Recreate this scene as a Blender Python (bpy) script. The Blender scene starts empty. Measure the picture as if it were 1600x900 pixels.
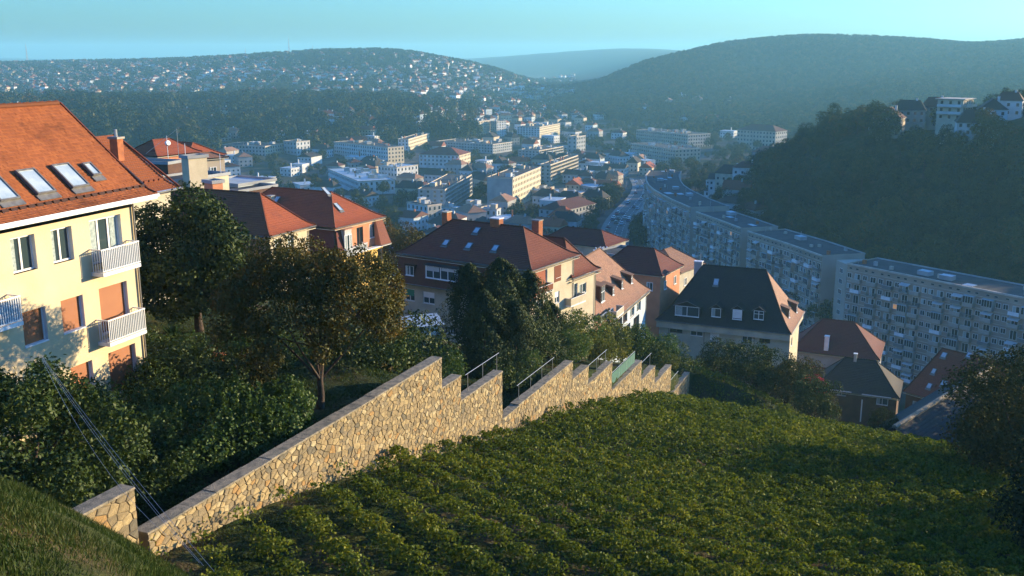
import bpy, math, random
import numpy as np
from mathutils import Matrix, Vector
random.seed(7); rng = np.random.default_rng(7)
SC = bpy.context.scene
# ------------------------------------------------------------------ camera, sky, sun, exposure
F = 1556.0; PITCH = math.atan(365 / F); CP, SP = math.cos(PITCH), math.sin(PITCH)
cam = bpy.data.cameras.new("camera"); cam.sensor_width = 36; cam.lens = 36 * F / 1600
cam.clip_start = 0.1; cam.clip_end = 30000
camo = bpy.data.objects.new("camera", cam); SC.collection.objects.link(camo)
camo.rotation_euler = (math.pi / 2 - PITCH, 0, 0); SC.camera = camo
SUN_AZ, SUN_EL = math.radians(65), math.radians(10)
w = bpy.data.worlds.new("World"); SC.world = w; w.use_nodes = True
nt = w.node_tree; nt.nodes.clear()
out = nt.nodes.new("ShaderNodeOutputWorld"); bg = nt.nodes.new("ShaderNodeBackground")
sky = nt.nodes.new("ShaderNodeTexSky"); sky.sky_type = 'NISHITA'; sky.sun_disc = False
sky.sun_elevation = SUN_EL; sky.sun_rotation = SUN_AZ; sky.air_density = 1.2; sky.dust_density = 0.9; sky.ozone_density = 2.5
tint = nt.nodes.new("ShaderNodeMix"); tint.data_type = 'RGBA'; tint.blend_type = 'MULTIPLY'
tint.inputs[0].default_value = 1; tint.inputs[7].default_value = (0.31, 0.72, 1.42, 1)
nt.links.new(sky.outputs[0], tint.inputs[6]); nt.links.new(tint.outputs[2], bg.inputs[0])
bg.inputs[1].default_value = 0.135; nt.links.new(bg.outputs[0], out.inputs[0])
sl = bpy.data.lights.new("sun", 'SUN'); sl.energy = 4.9; sl.angle = math.radians(0.6); sl.color = (1.0, 0.78, 0.48)
so = bpy.data.objects.new("sun", sl); SC.collection.objects.link(so)
sd = Vector((math.sin(SUN_AZ) * math.cos(SUN_EL), math.cos(SUN_AZ) * math.cos(SUN_EL), math.sin(SUN_EL)))
so.rotation_euler = sd.to_track_quat('Z', 'Y').to_euler()
SC.view_settings.view_transform = 'Standard'; SC.view_settings.look = 'None'
SC.view_settings.exposure = 1.3; SC.view_settings.gamma = 1
SC.render.engine = 'CYCLES'
SC.cycles.use_denoising = True
SC.cycles.max_bounces = 6; SC.cycles.diffuse_bounces = 2; SC.cycles.glossy_bounces = 2
SC.cycles.transmission_bounces = 3; SC.cycles.volume_bounces = 1; SC.cycles.transparent_max_bounces = 4
SC.cycles.use_adaptive_sampling = True; SC.cycles.adaptive_threshold = 0.02
# ------------------------------------------------------------------ surveying: sight lines from the camera station
def ray(u, v):
    s = (450 - v) / F
    return np.array([(u - 800) / F, CP + s * SP, -SP + s * CP])
def atz(u, v, z):
    r = ray(u, v); return r * (z / r[2])
def aty(u, v, y):
    r = ray(u, v); return r * (y / r[1])
def proj(x, y, z):
    f = y * CP - z * SP
    return 800 + F * x / f, 450 - F * (y * SP + z * CP) / f
# ------------------------------------------------------------------ materials
def nod(m, t, **k):
    n = m.node_tree.nodes.new(t)
    for a, b in k.items(): setattr(n, a, b)
    return n
def ramp(n, stops):
    cr = n.color_ramp
    while len(cr.elements) < len(stops): cr.elements.new(0.5)
    for e, (p, c) in zip(cr.elements, stops): e.position = p; e.color = (*c, 1)
def mat(name, c, c2=None, scale=1.5, rough=0.85, bump=0.0, bscale=None, spec=0.3, metal=0.0, detail=5, lo=0.35, hi=0.65, emis=0):
    m = bpy.data.materials.new(name); m.use_nodes = True
    b = m.node_tree.nodes["Principled BSDF"]; L = m.node_tree.links.new
    b.inputs["Base Color"].default_value = (*c, 1); b.inputs["Roughness"].default_value = rough
    b.inputs["Specular IOR Level"].default_value = spec; b.inputs["Metallic"].default_value = metal
    tc = nod(m, "ShaderNodeTexCoord")
    if c2:
        n = nod(m, "ShaderNodeTexNoise"); n.inputs["Scale"].default_value = scale; n.inputs["Detail"].default_value = detail
        L(tc.outputs["Object"], n.inputs["Vector"])
        r = nod(m, "ShaderNodeValToRGB"); ramp(r, [(lo, c), (hi, c2)]); L(n.outputs[0], r.inputs[0]); L(r.outputs[0], b.inputs["Base Color"])
    if bump:
        n2 = nod(m, "ShaderNodeTexNoise"); n2.inputs["Scale"].default_value = bscale or scale * 6; n2.inputs["Detail"].default_value = 6
        L(tc.outputs["Object"], n2.inputs["Vector"])
        bm = nod(m, "ShaderNodeBump"); bm.inputs["Strength"].default_value = bump; bm.inputs["Distance"].default_value = 0.05
        L(n2.outputs[0], bm.inputs["Height"]); L(bm.outputs[0], b.inputs["Normal"])
    if emis:
        b.inputs["Emission Color"].default_value = (*c, 1); b.inputs["Emission Strength"].default_value = emis
    return m
def roofmat(name, c1, c2, stain, rough=0.8, tw=0.22, th=0.16, stainlo=0.5):
    m = bpy.data.materials.new(name); m.use_nodes = True
    b = m.node_tree.nodes["Principled BSDF"]; L = m.node_tree.links.new
    b.inputs["Roughness"].default_value = rough; b.inputs["Specular IOR Level"].default_value = 0.25
    uv = nod(m, "ShaderNodeUVMap"); br = nod(m, "ShaderNodeTexBrick")
    br.inputs["Scale"].default_value = 1; br.inputs["Brick Width"].default_value = tw; br.inputs["Row Height"].default_value = th
    br.inputs["Mortar Size"].default_value = 0.012; br.inputs["Color1"].default_value = (*c1, 1); br.inputs["Color2"].default_value = (*c2, 1)
    br.inputs["Mortar"].default_value = (*[x * 0.45 for x in c1], 1)
    L(uv.outputs[0], br.inputs["Vector"])
    n = nod(m, "ShaderNodeTexNoise"); n.inputs["Scale"].default_value = 0.55; n.inputs["Detail"].default_value = 7; n.inputs["Roughness"].default_value = 0.65
    L(uv.outputs[0], n.inputs["Vector"])
    r = nod(m, "ShaderNodeValToRGB"); ramp(r, [(stainlo, (0, 0, 0)), (stainlo + 0.25, (0.8, 0.8, 0.8))]); L(n.outputs[0], r.inputs[0])
    mx = nod(m, "ShaderNodeMix", data_type='RGBA'); L(r.outputs[0], mx.inputs[0]); L(br.outputs[0], mx.inputs[6]); mx.inputs[7].default_value = (*stain, 1)
    L(mx.outputs[2], b.inputs["Base Color"])
    n2 = nod(m, "ShaderNodeTexNoise"); n2.inputs["Scale"].default_value = 5; L(uv.outputs[0], n2.inputs["Vector"])
    bm = nod(m, "ShaderNodeBump"); bm.inputs["Strength"].default_value = 0.5; bm.inputs["Distance"].default_value = 0.04
    L(n2.outputs[0], bm.inputs["Height"]); L(bm.outputs[0], b.inputs["Normal"])
    return m
def leafmat(name, stops, transl=0.3, objvar=0.25, nscale=0.4, gloss=0.06):
    m = bpy.data.materials.new(name); m.use_nodes = True
    N = m.node_tree; N.nodes.clear(); L = N.links.new
    o = nod(m, "ShaderNodeOutputMaterial")
    at = nod(m, "ShaderNodeAttribute", attribute_name="leaf_tone")
    tc = nod(m, "ShaderNodeTexCoord"); nz = nod(m, "ShaderNodeTexNoise"); nz.inputs["Scale"].default_value = nscale; nz.inputs["Detail"].default_value = 3
    L(tc.outputs["Object"], nz.inputs["Vector"])
    oi = nod(m, "ShaderNodeObjectInfo")
    a1 = nod(m, "ShaderNodeMath", operation='MULTIPLY'); L(at.outputs["Fac"], a1.inputs[0]); a1.inputs[1].default_value = 0.45
    a2 = nod(m, "ShaderNodeMath", operation='MULTIPLY_ADD'); L(nz.outputs[0], a2.inputs[0]); a2.inputs[1].default_value = 0.9; L(a1.outputs[0], a2.inputs[2])
    a3 = nod(m, "ShaderNodeMath", operation='MULTIPLY_ADD'); L(oi.outputs["Random"], a3.inputs[0]); a3.inputs[1].default_value = objvar; L(a2.outputs[0], a3.inputs[2])
    a4 = nod(m, "ShaderNodeMath", operation='SUBTRACT'); L(a3.outputs[0], a4.inputs[0]); a4.inputs[1].default_value = 0.17 + objvar / 2
    r = nod(m, "ShaderNodeValToRGB"); ramp(r, stops); L(a4.outputs[0], r.inputs[0])
    d = nod(m, "ShaderNodeBsdfDiffuse"); t = nod(m, "ShaderNodeBsdfTranslucent"); g = nod(m, "ShaderNodeBsdfGlossy"); g.inputs["Roughness"].default_value = 0.55
    g.inputs["Color"].default_value = (0.45, 0.48, 0.38, 1)
    L(r.outputs[0], d.inputs[0]); L(r.outputs[0], t.inputs[0])
    m1 = nod(m, "ShaderNodeMixShader"); m1.inputs[0].default_value = transl; L(d.outputs[0], m1.inputs[1]); L(t.outputs[0], m1.inputs[2])
    m2 = nod(m, "ShaderNodeMixShader"); m2.inputs[0].default_value = gloss; L(m1.outputs[0], m2.inputs[1]); L(g.outputs[0], m2.inputs[2])
    L(m2.outputs[0], o.inputs[0])
    return m
def glassmat(name, c, rough=0.08, spec=0.6):
    return mat(name, c, rough=rough, spec=spec)
MT = {}
MT['yellow'] = mat('yellow_render', (0.64, 0.52, 0.32), (0.56, 0.45, 0.27), 0.7, 0.9, 0.15, 12)
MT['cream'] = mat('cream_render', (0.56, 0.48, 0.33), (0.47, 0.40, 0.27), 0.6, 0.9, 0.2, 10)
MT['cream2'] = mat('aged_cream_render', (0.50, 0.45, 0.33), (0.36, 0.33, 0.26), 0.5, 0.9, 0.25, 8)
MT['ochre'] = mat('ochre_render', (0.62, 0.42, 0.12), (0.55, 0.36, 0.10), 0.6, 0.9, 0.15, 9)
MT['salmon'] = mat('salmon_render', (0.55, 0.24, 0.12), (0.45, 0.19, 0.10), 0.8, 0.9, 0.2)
MT['white'] = mat('white_paint', (0.78, 0.78, 0.76), (0.68, 0.68, 0.66), 1.2, 0.6)
MT['whitewall'] = mat('white_render', (0.56, 0.565, 0.55), (0.40, 0.41, 0.40), 0.25, 0.9)
MT['bluewall'] = mat('pale_blue_render', (0.46, 0.52, 0.55), (0.36, 0.42, 0.45), 0.4, 0.9)
MT['grey'] = mat('grey_render', (0.33, 0.34, 0.34), (0.24, 0.25, 0.25), 0.2, 0.9)
MT['greywarm'] = mat('grey_brown_render', (0.36, 0.32, 0.26), (0.26, 0.23, 0.19), 0.2, 0.9)
MT['tan'] = mat('tan_render', (0.50, 0.42, 0.30), (0.40, 0.33, 0.24), 0.2, 0.9)
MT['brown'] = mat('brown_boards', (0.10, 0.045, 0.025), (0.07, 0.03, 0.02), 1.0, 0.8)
MT['concrete'] = mat('facade_concrete', (0.36, 0.285, 0.215), (0.25, 0.20, 0.155), 0.12, 0.9)
MT['concrete2'] = mat('end_wall_concrete', (0.40, 0.345, 0.275), (0.33, 0.285, 0.23), 0.15, 0.9)
MT['panel'] = mat('balcony_panel', (0.50, 0.43, 0.35), (0.35, 0.30, 0.24), 0.5, 0.85)
MT['panel2'] = mat('dull_balcony_panel', (0.24, 0.22, 0.20), (0.16, 0.15, 0.14), 0.5, 0.85)
MT['glass'] = glassmat('window_glass', (0.035, 0.055, 0.06))
MT['glassdark'] = glassmat('dark_glass', (0.015, 0.02, 0.025))
MT['curtain'] = mat('pale_curtain', (0.36, 0.42, 0.40), (0.22, 0.27, 0.26), 9, 0.9)
MT['litglass'] = mat('lit_window', (1.0, 0.42, 0.10), emis=0.12)
MT['skyglass'] = mat('skylight_glass', (0.30, 0.38, 0.42), (0.45, 0.52, 0.55), 1.5, 0.06, spec=1.0)
MT['lead'] = mat('lead_flashing', (0.13, 0.12, 0.11), (0.20, 0.19, 0.17), 4, 0.5, metal=0.3)
MT['metal'] = mat('galvanised_metal', (0.42, 0.43, 0.43), (0.34, 0.35, 0.35), 5, 0.4, metal=0.7)
MT['dark'] = mat('dark_roofing_felt', (0.030, 0.030, 0.032), (0.055, 0.055, 0.058), 0.3, 0.9)
MT['sheet'] = mat('pale_roof_sheeting', (0.42, 0.50, 0.54), (0.30, 0.37, 0.41), 0.5, 0.65, metal=0.0)
MT['terra_panel'] = mat('brown_shutter', (0.30, 0.115, 0.045), (0.27, 0.10, 0.04), 1.2, 0.7)
MT['green_blind'] = mat('green_blind', (0.05, 0.26, 0.15), (0.04, 0.20, 0.12), 1, 0.8)
MT['brick'] = mat('orange_brick', (0.38, 0.13, 0.05), (0.26, 0.09, 0.04), 3, 0.9, 0.3)
MT['bark'] = mat('bark', (0.075, 0.05, 0.035), (0.035, 0.025, 0.02), 6, 0.95, 0.8, 20)
MT['redpaint'] = mat('red_metal_paint', (0.35, 0.05, 0.03), (0.25, 0.04, 0.03), 3, 0.5)
MT['greenfence'] = mat('green_mesh_panel', (0.02, 0.09, 0.07), (0.03, 0.13, 0.10), 3, 0.7)
R_or = MT['roof_orange'] = roofmat('orange_clay_tiles', (0.32, 0.098, 0.032), (0.28, 0.085, 0.028), (0.22, 0.065, 0.025), stainlo=0.56, tw=.19, th=.15)
MT['roof_red'] = roofmat('red_clay_tiles', (0.36, 0.09, 0.034), (0.30, 0.075, 0.03), (0.18, 0.05, 0.028))
MT['roof_brown'] = roofmat('brown_clay_tiles', (0.17, 0.047, 0.026), (0.22, 0.062, 0.033), (0.13, 0.038, 0.024))
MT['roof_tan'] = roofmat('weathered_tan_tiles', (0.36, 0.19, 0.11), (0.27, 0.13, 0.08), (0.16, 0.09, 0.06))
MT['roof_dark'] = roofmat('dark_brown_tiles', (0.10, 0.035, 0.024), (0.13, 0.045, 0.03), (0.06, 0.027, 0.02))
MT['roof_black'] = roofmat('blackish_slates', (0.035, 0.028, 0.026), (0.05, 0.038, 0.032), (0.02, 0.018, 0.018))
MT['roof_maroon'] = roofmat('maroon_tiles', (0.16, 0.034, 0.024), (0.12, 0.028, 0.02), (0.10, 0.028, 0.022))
# ------------------------------------------------------------------ mesh builder
COL = SC.collection
ALL = {}
class MB:
    def __init__(s): s.v = []; s.f = []; s.m = []; s.uv = []; s.mats = []; s.T = None
    def mi(s, m):
        m = MT[m] if isinstance(m, str) else m
        if m not in s.mats: s.mats.append(m)
        return s.mats.index(m)
    def poly(s, pts, m, uv=None):
        n = len(s.v)
        for p in pts:
            p = Vector(p); s.v.append(tuple(s.T @ p) if s.T else tuple(p))
        s.f.append(tuple(range(n, n + len(pts)))); s.m.append(s.mi(m)); s.uv.append(uv)
    def box(s, a, b, m, top=None):
        x0, y0, z0 = a; x1, y1, z1 = b
        P = [(x0, y0, z0), (x1, y0, z0), (x1, y1, z0), (x0, y1, z0), (x0, y0, z1), (x1, y0, z1), (x1, y1, z1), (x0, y1, z1)]
        n = len(s.v)
        for p in P:
            p = Vector(p); s.v.append(tuple(s.T @ p) if s.T else tuple(p))
        k = s.mi(m); kt = s.mi(top) if top else k
        for i, q in enumerate([(0, 3, 2, 1), (4, 5, 6, 7), (0, 1, 5, 4), (1, 2, 6, 5), (2, 3, 7, 6), (3, 0, 4, 7)]):
            s.f.append(tuple(n + i_ for i_ in q)); s.m.append(kt if i == 1 else k); s.uv.append(None)
        return s
    def tube(s, p0, p1, r0, r1=None, m='metal', n=6, cap=True):
        r1 = r0 if r1 is None else r1
        p0, p1 = Vector(p0), Vector(p1); d = (p1 - p0).normalized()
        a = d.orthogonal().normalized(); b = d.cross(a); k = len(s.v)
        for p, r in ((p0, r0), (p1, r1)):
            for i in range(n):
                t = 2 * math.pi * i / n; q = p + a * (r * math.cos(t)) + b * (r * math.sin(t))
                s.v.append(tuple(s.T @ q) if s.T else tuple(q))
        mi = s.mi(m)
        for i in range(n):
            j = (i + 1) % n; s.f.append((k + i, k + j, k + n + j, k + n + i)); s.m.append(mi); s.uv.append(None)
        if cap:
            s.f.append(tuple(k + n + i for i in range(n))); s.m.append(mi); s.uv.append(None)
            s.f.append(tuple(k + n - 1 - i for i in range(n))); s.m.append(mi); s.uv.append(None)
        return s
    def mesh(s, name, smooth=False):
        me = bpy.data.meshes.new(name); me.from_pydata(s.v, [], s.f)
        for m in s.mats: me.materials.append(m)
        me.polygons.foreach_set("material_index", s.m)
        if any(u is not None for u in s.uv):
            ul = me.uv_layers.new(name="UVMap"); arr = []
            for f, u in zip(s.f, s.uv): arr += [c for q in (u or [(0, 0)] * len(f)) for c in q]
            ul.data.foreach_set("uv", arr)
        if smooth: me.polygons.foreach_set("use_smooth", [True] * len(s.f))
        me.update(); return me
    def build(s, name, parent=None, M=None, smooth=False, **k):
        return link(name, s.mesh(name, smooth), parent, M, **k)
def link(name, data, parent=None, M=None, label=None, cat=None, group=None, kind=None):
    o = bpy.data.objects.new(name, data); COL.objects.link(o)
    if parent: o.parent = parent
    if M is not None: o.matrix_local = M
    for k, v in (('label', label), ('category', cat), ('group', group), ('kind', kind)):
        if v: o[k] = v
    return o
def thing(name, label, cat, loc=(0, 0, 0), rz=0.0, group=None):
    return link(name, None, None, Matrix.Translation(Vector(loc)) @ Matrix.Rotation(rz, 4, 'Z'), label, cat, group)
def TR(x, y, z): return Matrix.Translation((x, y, z))
def RZ(a): return Matrix.Rotation(a, 4, 'Z')
def RX(a): return Matrix.Rotation(a, 4, 'X')
def npmesh(name, V, Fq, mats, tone=None, n=4):
    me = bpy.data.meshes.new(name); nv, nf = len(V), len(Fq)
    me.vertices.add(nv); me.vertices.foreach_set("co", np.ascontiguousarray(V, dtype=np.float32).ravel())
    me.loops.add(nf * n); me.loops.foreach_set("vertex_index", np.ascontiguousarray(Fq, dtype=np.int32).ravel())
    me.polygons.add(nf); me.polygons.foreach_set("loop_start", np.arange(0, nf * n, n, dtype=np.int32))
    me.polygons.foreach_set("loop_total", np.full(nf, n, dtype=np.int32))
    for m in mats: me.materials.append(m)
    if tone is not None:
        a = me.attributes.new("leaf_tone", 'FLOAT', 'FACE'); a.data.foreach_set("value", np.asarray(tone, dtype=np.float32))
    me.update(calc_edges=True); me.validate(); return me
# ------------------------------------------------------------------ terrain heights
WA = np.array([-10.74, 26.89]); WD = np.array([0.3931, 0.9195]); WN = np.array([0.9195, -0.3931])
def wall_sc(x, y):
    dx = x - WA[0]; dy = y - WA[1]
    return dx * WD[0] + dy * WD[1], dx * WN[0] + dy * WN[1]
VS = [-30, -12, -5, 0, 4, 7, 13.5, 19, 25.6, 29, 37, 42, 46, 51, 58, 64.5, 71, 90, 120]
VZ = [-9, -12.6, -14.2, -14.6, -15.1, -15.5, -17.0, -18.5, -20.2, -20.9, -22.5, -24.0, -25.1, -26.3, -28.6, -31.0, -33.3, -38.5, -46]
def vine_z(x, y):
    s, c = wall_sc(x, y)
    return np.interp(s, VS, VZ) - 0.045 * c
ctl = []
def cz(u, y, z):   # a surveyed height on sight line u at distance y
    ctl.append(((u - 800) / F * (y * CP - z * SP), y, z))
def cv(u, v, y, dz=0):
    p = aty(u, v, y); ctl.append((p[0], p[1], p[2] + dz))
def ct(deg, r, z):
    t = math.radians(deg); ctl.append((r * math.sin(t), r * math.cos(t), z))
for d in (-160, -110, -60, -20, 0, 20, 60, 110, 160): ct(d, 2, -1.9)
for d, z in ((-160, -2), (-110, -3), (-60, -4.3), (-20, -4.9), (0, -6.3), (20, -6.6), (60, -6.2), (110, -4), (160, -2)): ct(d, 8, z)
for u, y, z in ((-400, 17, -6.6), (0, 17, -8.2), (100, 17.3, -8.6), (230, 17.5, -9.55), (330, 17, -9.9), (600, 17, -11.6), (800, 17, -12.3), (1100, 17, -12.5), (1500, 17, -12.6), (1900, 17, -12),
    (0, 23, -12.9), (120, 24, -13.2), (-200, 24, -11.5), (200, 24.5, -14.0),
    (0, 35, -14.5), (100, 40, -14.6), (233, 43, -14.9), (300, 34, -15.2), (260, 30, -15.4), (400, 38, -14.7), (500, 39.5, -14.5), (310, 52, -14.8), (560, 50, -15.2), (640, 50, -15.6), (650, 58, -17.5),
    (640, 70, -19.5), (740, 58, -18.8), (800, 62, -20), (860, 68, -21), (930, 75, -23), (980, 82, -25.5), (1030, 92, -29), (1080, 99, -33), (-200, 30, -12.5),
    (350, 75, -17.5), (430, 96, -24), (520, 108, -27), (520, 140, -32.5), (700, 105, -32.5), (600, 115, -33), (800, 100, -32), (850, 110, -33.5), (925, 110, -36), (960, 125, -41.5), (1000, 140, -44), (1010, 110, -38.5), (1030, 152, -50), (1230, 148, -51), (1150, 112, -40), (1120, 130, -45),
    (1350, 150, -62), (1500, 145, -61), (1350, 125, -52), (1450, 96, -44), (1600, 95, -42), (1290, 100, -40),
    (0, 60, -13.5), (200, 70, -15.5), (100, 130, -22), (300, 135, -24), (450, 150, -33), (620, 150, -36), (620, 200, -50), (400, 220, -50), (200, 250, -55), (0, 200, -38), (0, 400, -70), (200, 450, -80),
    (800, 170, -48), (800, 250, -70), (800, 330, -83), (950, 200, -60), (950, 290, -83), (1100, 180, -64), (1100, 225, -83), (1300, 185, -74), (1300, 205, -83), (1500, 170, -76), (1500, 190, -83), (1750, 150, -70), (1700, 190, -83),
    (400, 420, -83), (600, 330, -80), (600, 500, -83), (800, 600, -83), (1000, 450, -83), (1000, 700, -83), (600, 800, -83), (800, 900, -83), (950, 900, -83), (400, 700, -83), (200, 650, -83), (1080, 600, -83), (1060, 330, -83), (1150, 290, -83), (1060, 800, -83),
    (1270, 262, -83), (1600, 232, -83), (1180, 350, -82), (1100, 430, -83),
    (1340, 310, -69), (1600, 275, -69), (1600, 330, -45), (1600, 385, -25), (1500, 400, -33), (1500, 335, -55), (1400, 400, -35), (1400, 335, -61), (1300, 430, -39), (1300, 355, -66), (1230, 480, -47), (1200, 500, -55), (1230, 400, -72), (1175, 510, -60), (1130, 530, -82),
    (1550, 430, -27), (1600, 520, -50), (1600, 640, -76), (1500, 540, -62), (1300, 600, -72), (1200, 640, -80), (1800, 640, -80),
    (900, 1150, -83), (1000, 1050, -82), (1150, 1000, -80), (1400, 900, -80), (1600, 850, -80)): cz(u, y, z)
for u, v, y in ((880, 141, 1900), (1000, 106, 1900), (1130, 79, 2000), (1260, 64, 2100), (1350, 63, 2200), (1450, 68, 2200), (1520, 74, 2250), (1600, 68, 2300), (1800, 64, 2300),
    (1250, 150, 1500), (1100, 160, 1450), (1400, 140, 1400), (1550, 135, 1400), (1000, 168, 1400), (1300, 192, 1120), (1500, 200, 1000), (1180, 185, 1250), (1180, 108, 1850), (1400, 105, 1800),
    (-200, 100, 2700), (0, 101, 2700), (200, 98, 2700), (400, 91, 2600), (480, 85, 2550), (560, 83, 2500), (640, 85, 2400), (700, 95, 2350), (740, 102, 2300), (800, 122, 2200), (860, 144, 2100),
    (0, 140, 1700), (300, 145, 1600), (500, 142, 1600), (700, 150, 1600), (800, 158, 1700), (100, 170, 1150), (300, 172, 1150), (500, 172, 1150), (640, 178, 1150), (300, 220, 860), (500, 215, 900), (150, 205, 850), (0, 190, 900),
    (870, 155, 1800), (900, 150, 2100)): cv(u, v, y)
for u, y, z in ((1300, 3300, -40), (1600, 3300, -30), (200, 3600, -60), (600, 3600, -60), (860, 2600, -78), (890, 3000, -75)): cz(u, y, z)
for u, v, y in ((780, 92, 5200), (850, 84, 5500), (960, 76, 5600), (1060, 79, 5600), (1150, 90, 5600), (700, 100, 5200), (900, 112, 3900), (960, 98, 3900), (1040, 86, 3900), (1120, 82, 3900)): cv(u, v, y)
for d, r, z in ((35, 60, -24.5), (35, 100, -38), (38, 160, -46), (51, 257, -37), (62, 230, -34), (50, 100, -32), (90, 60, -16), (90, 200, -30), (90, 500, -60), (79, 1000, -60), (70, 400, -60), (60, 800, -75), (79, 3000, 10), (60, 2500, 30),
    (50, 3000, 20), (50, 6000, 30), (-45, 50, -12), (-45, 150, -14), (-45, 400, -40), (-45, 1000, -50), (-50, 2700, 0), (-50, 6000, 0), (-110, 100, -5), (-110, 1000, 20), (110, 1000, 0), (160, 100, 5), (160, 1000, 60), (-160, 100, 5), (-160, 1000, 60),
    (-110, 6000, 20), (110, 6000, 0), (160, 6000, 40), (-160, 6000, 40), (-30, 7500, -20), (0, 7500, -20), (30, 7500, -20)): ct(d, r, z)
ctl = np.array(ctl)
def feat(x, y):
    r = np.maximum(np.hypot(x, y), 1.0); return np.stack([2.0 * np.arctan2(x, y), np.log(r)], -1)
_C = feat(ctl[:, 0], ctl[:, 1])
def _k(d2): return 0.5 * d2 * np.log(d2 + 1e-12)
def _fit():
    n = len(_C); d2 = ((_C[:, None] - _C[None]) ** 2).sum(-1); K = _k(d2) + 2e-4 * np.eye(n)
    P = np.concatenate([np.ones((n, 1)), _C], 1)
    A = np.block([[K, P], [P.T, np.zeros((3, 3))]]); return np.linalg.solve(A, np.concatenate([ctl[:, 2], np.zeros(3)]))
_W = _fit()
def base_z(x, y):
    x = np.asarray(x, float); y = np.asarray(y, float); sh = x.shape; f = feat(x.ravel(), y.ravel()); out = np.empty(len(f))
    for i in range(0, len(f), 8000):
        q = f[i:i + 8000]; d2 = ((q[:, None] - _C[None]) ** 2).sum(-1)
        out[i:i + 8000] = _k(d2) @ _W[:-3] + _W[-3] + q @ _W[-2:]
    return out.reshape(sh)
def sst(t): t = np.clip(t, 0, 1); return t * t * (3 - 2 * t)
def vmask(x, y):
    s, c = wall_sc(x, y)
    e = 24 + 0.12 * np.clip(s, 0, 80)
    return sst((c + 0.30) / 0.2) * sst((s + 6) / 5) * (1 - sst((s - 70) / 3)) * (1 - sst((c - e) / 8))
def ground(x, y):
    x = np.asarray(x, float); y = np.asarray(y, float); b = base_z(x, y)
    s, c = wall_sc(x, y)
    # garden terrace never stands above the wall coping
    top = np.interp(s, [-4, 0, 19, 19.5, 21, 22, 26, 27, 37, 40, 46, 54, 57, 64, 71], [-12.2, -13.8, -13.9, -15.4, -15.4, -16.7, -16.8, -19.4, -19.5, -20.5, -21.9, -24.0, -25.5, -27.3, -30.2]) - 0.35
    near = (c > -6) & (c < 1) & (s > -4) & (s < 71)
    b = np.where(near, np.minimum(b, top), b)
    far = (np.hypot(x, y) > 300)
    m = vmask(x, y)
    z = b * (1 - m) + vine_z(x, y) * m
    return z + np.where(far, 1.5 * np.sin(x * 0.021 + 1.3) * np.sin(y * 0.017) * 1.0, 0) * np.where(z > -81, 1, 0)
def gz(x, y): return float(ground(np.array([x]), np.array([y]))[0])
def hits(U, Vv, y0=12, y1=6000, n=500):
    """where sight lines meet the ground"""
    U = np.asarray(U, float); Vv = np.asarray(Vv, float); ys = np.geomspace(y0, y1, n)
    s = (450 - Vv) / F; ry = CP + s * SP; rz = -SP + s * CP; rx = (U - 800) / F
    X = (rx / ry)[:, None] * ys; Y = np.broadcast_to(ys, X.shape); Zr = (rz / ry)[:, None] * ys
    G = ground(X, Y); below = Zr < G; idx = below.argmax(1); ok = below.any(1)
    i = np.arange(len(U)); return X[i, idx], Y[i, idx], G[i, idx], ok
def upos(u, y):
    z = -40.0
    for _ in range(6):
        x = (u - 800) / F * (y * CP - z * SP); z = gz(x, y)
    return x, y, z
# terrain mesh: polar sheet, fine inside the view
ang = np.radians(np.concatenate([np.arange(-180, -40, 5), np.arange(-40, -30, 1), np.arange(-30, 30, 0.3), np.arange(30, 42, 1), np.arange(42, 180, 5)]))
rad = np.concatenate([[0.01], np.geomspace(1.5, 20, 30)[:-1], np.geomspace(20, 110, 190)[:-1], np.geomspace(110, 8000, 190)])
A_, R_ = np.meshgrid(ang, rad); X = R_ * np.sin(A_); Y = R_ * np.cos(A_); Z = ground(X, Y)
Z += np.where(R_ < 120, 0.06 * np.sin(X * 2.1) * np.sin(Y * 1.7 + X), 0)
na, nr = len(ang), len(rad); idx = np.arange(na * nr).reshape(nr, na); nx = np.roll(idx, -1, 1)
Fq = np.stack([idx[:-1], nx[:-1], nx[1:], idx[1:]], -1).reshape(-1, 4)
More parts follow.
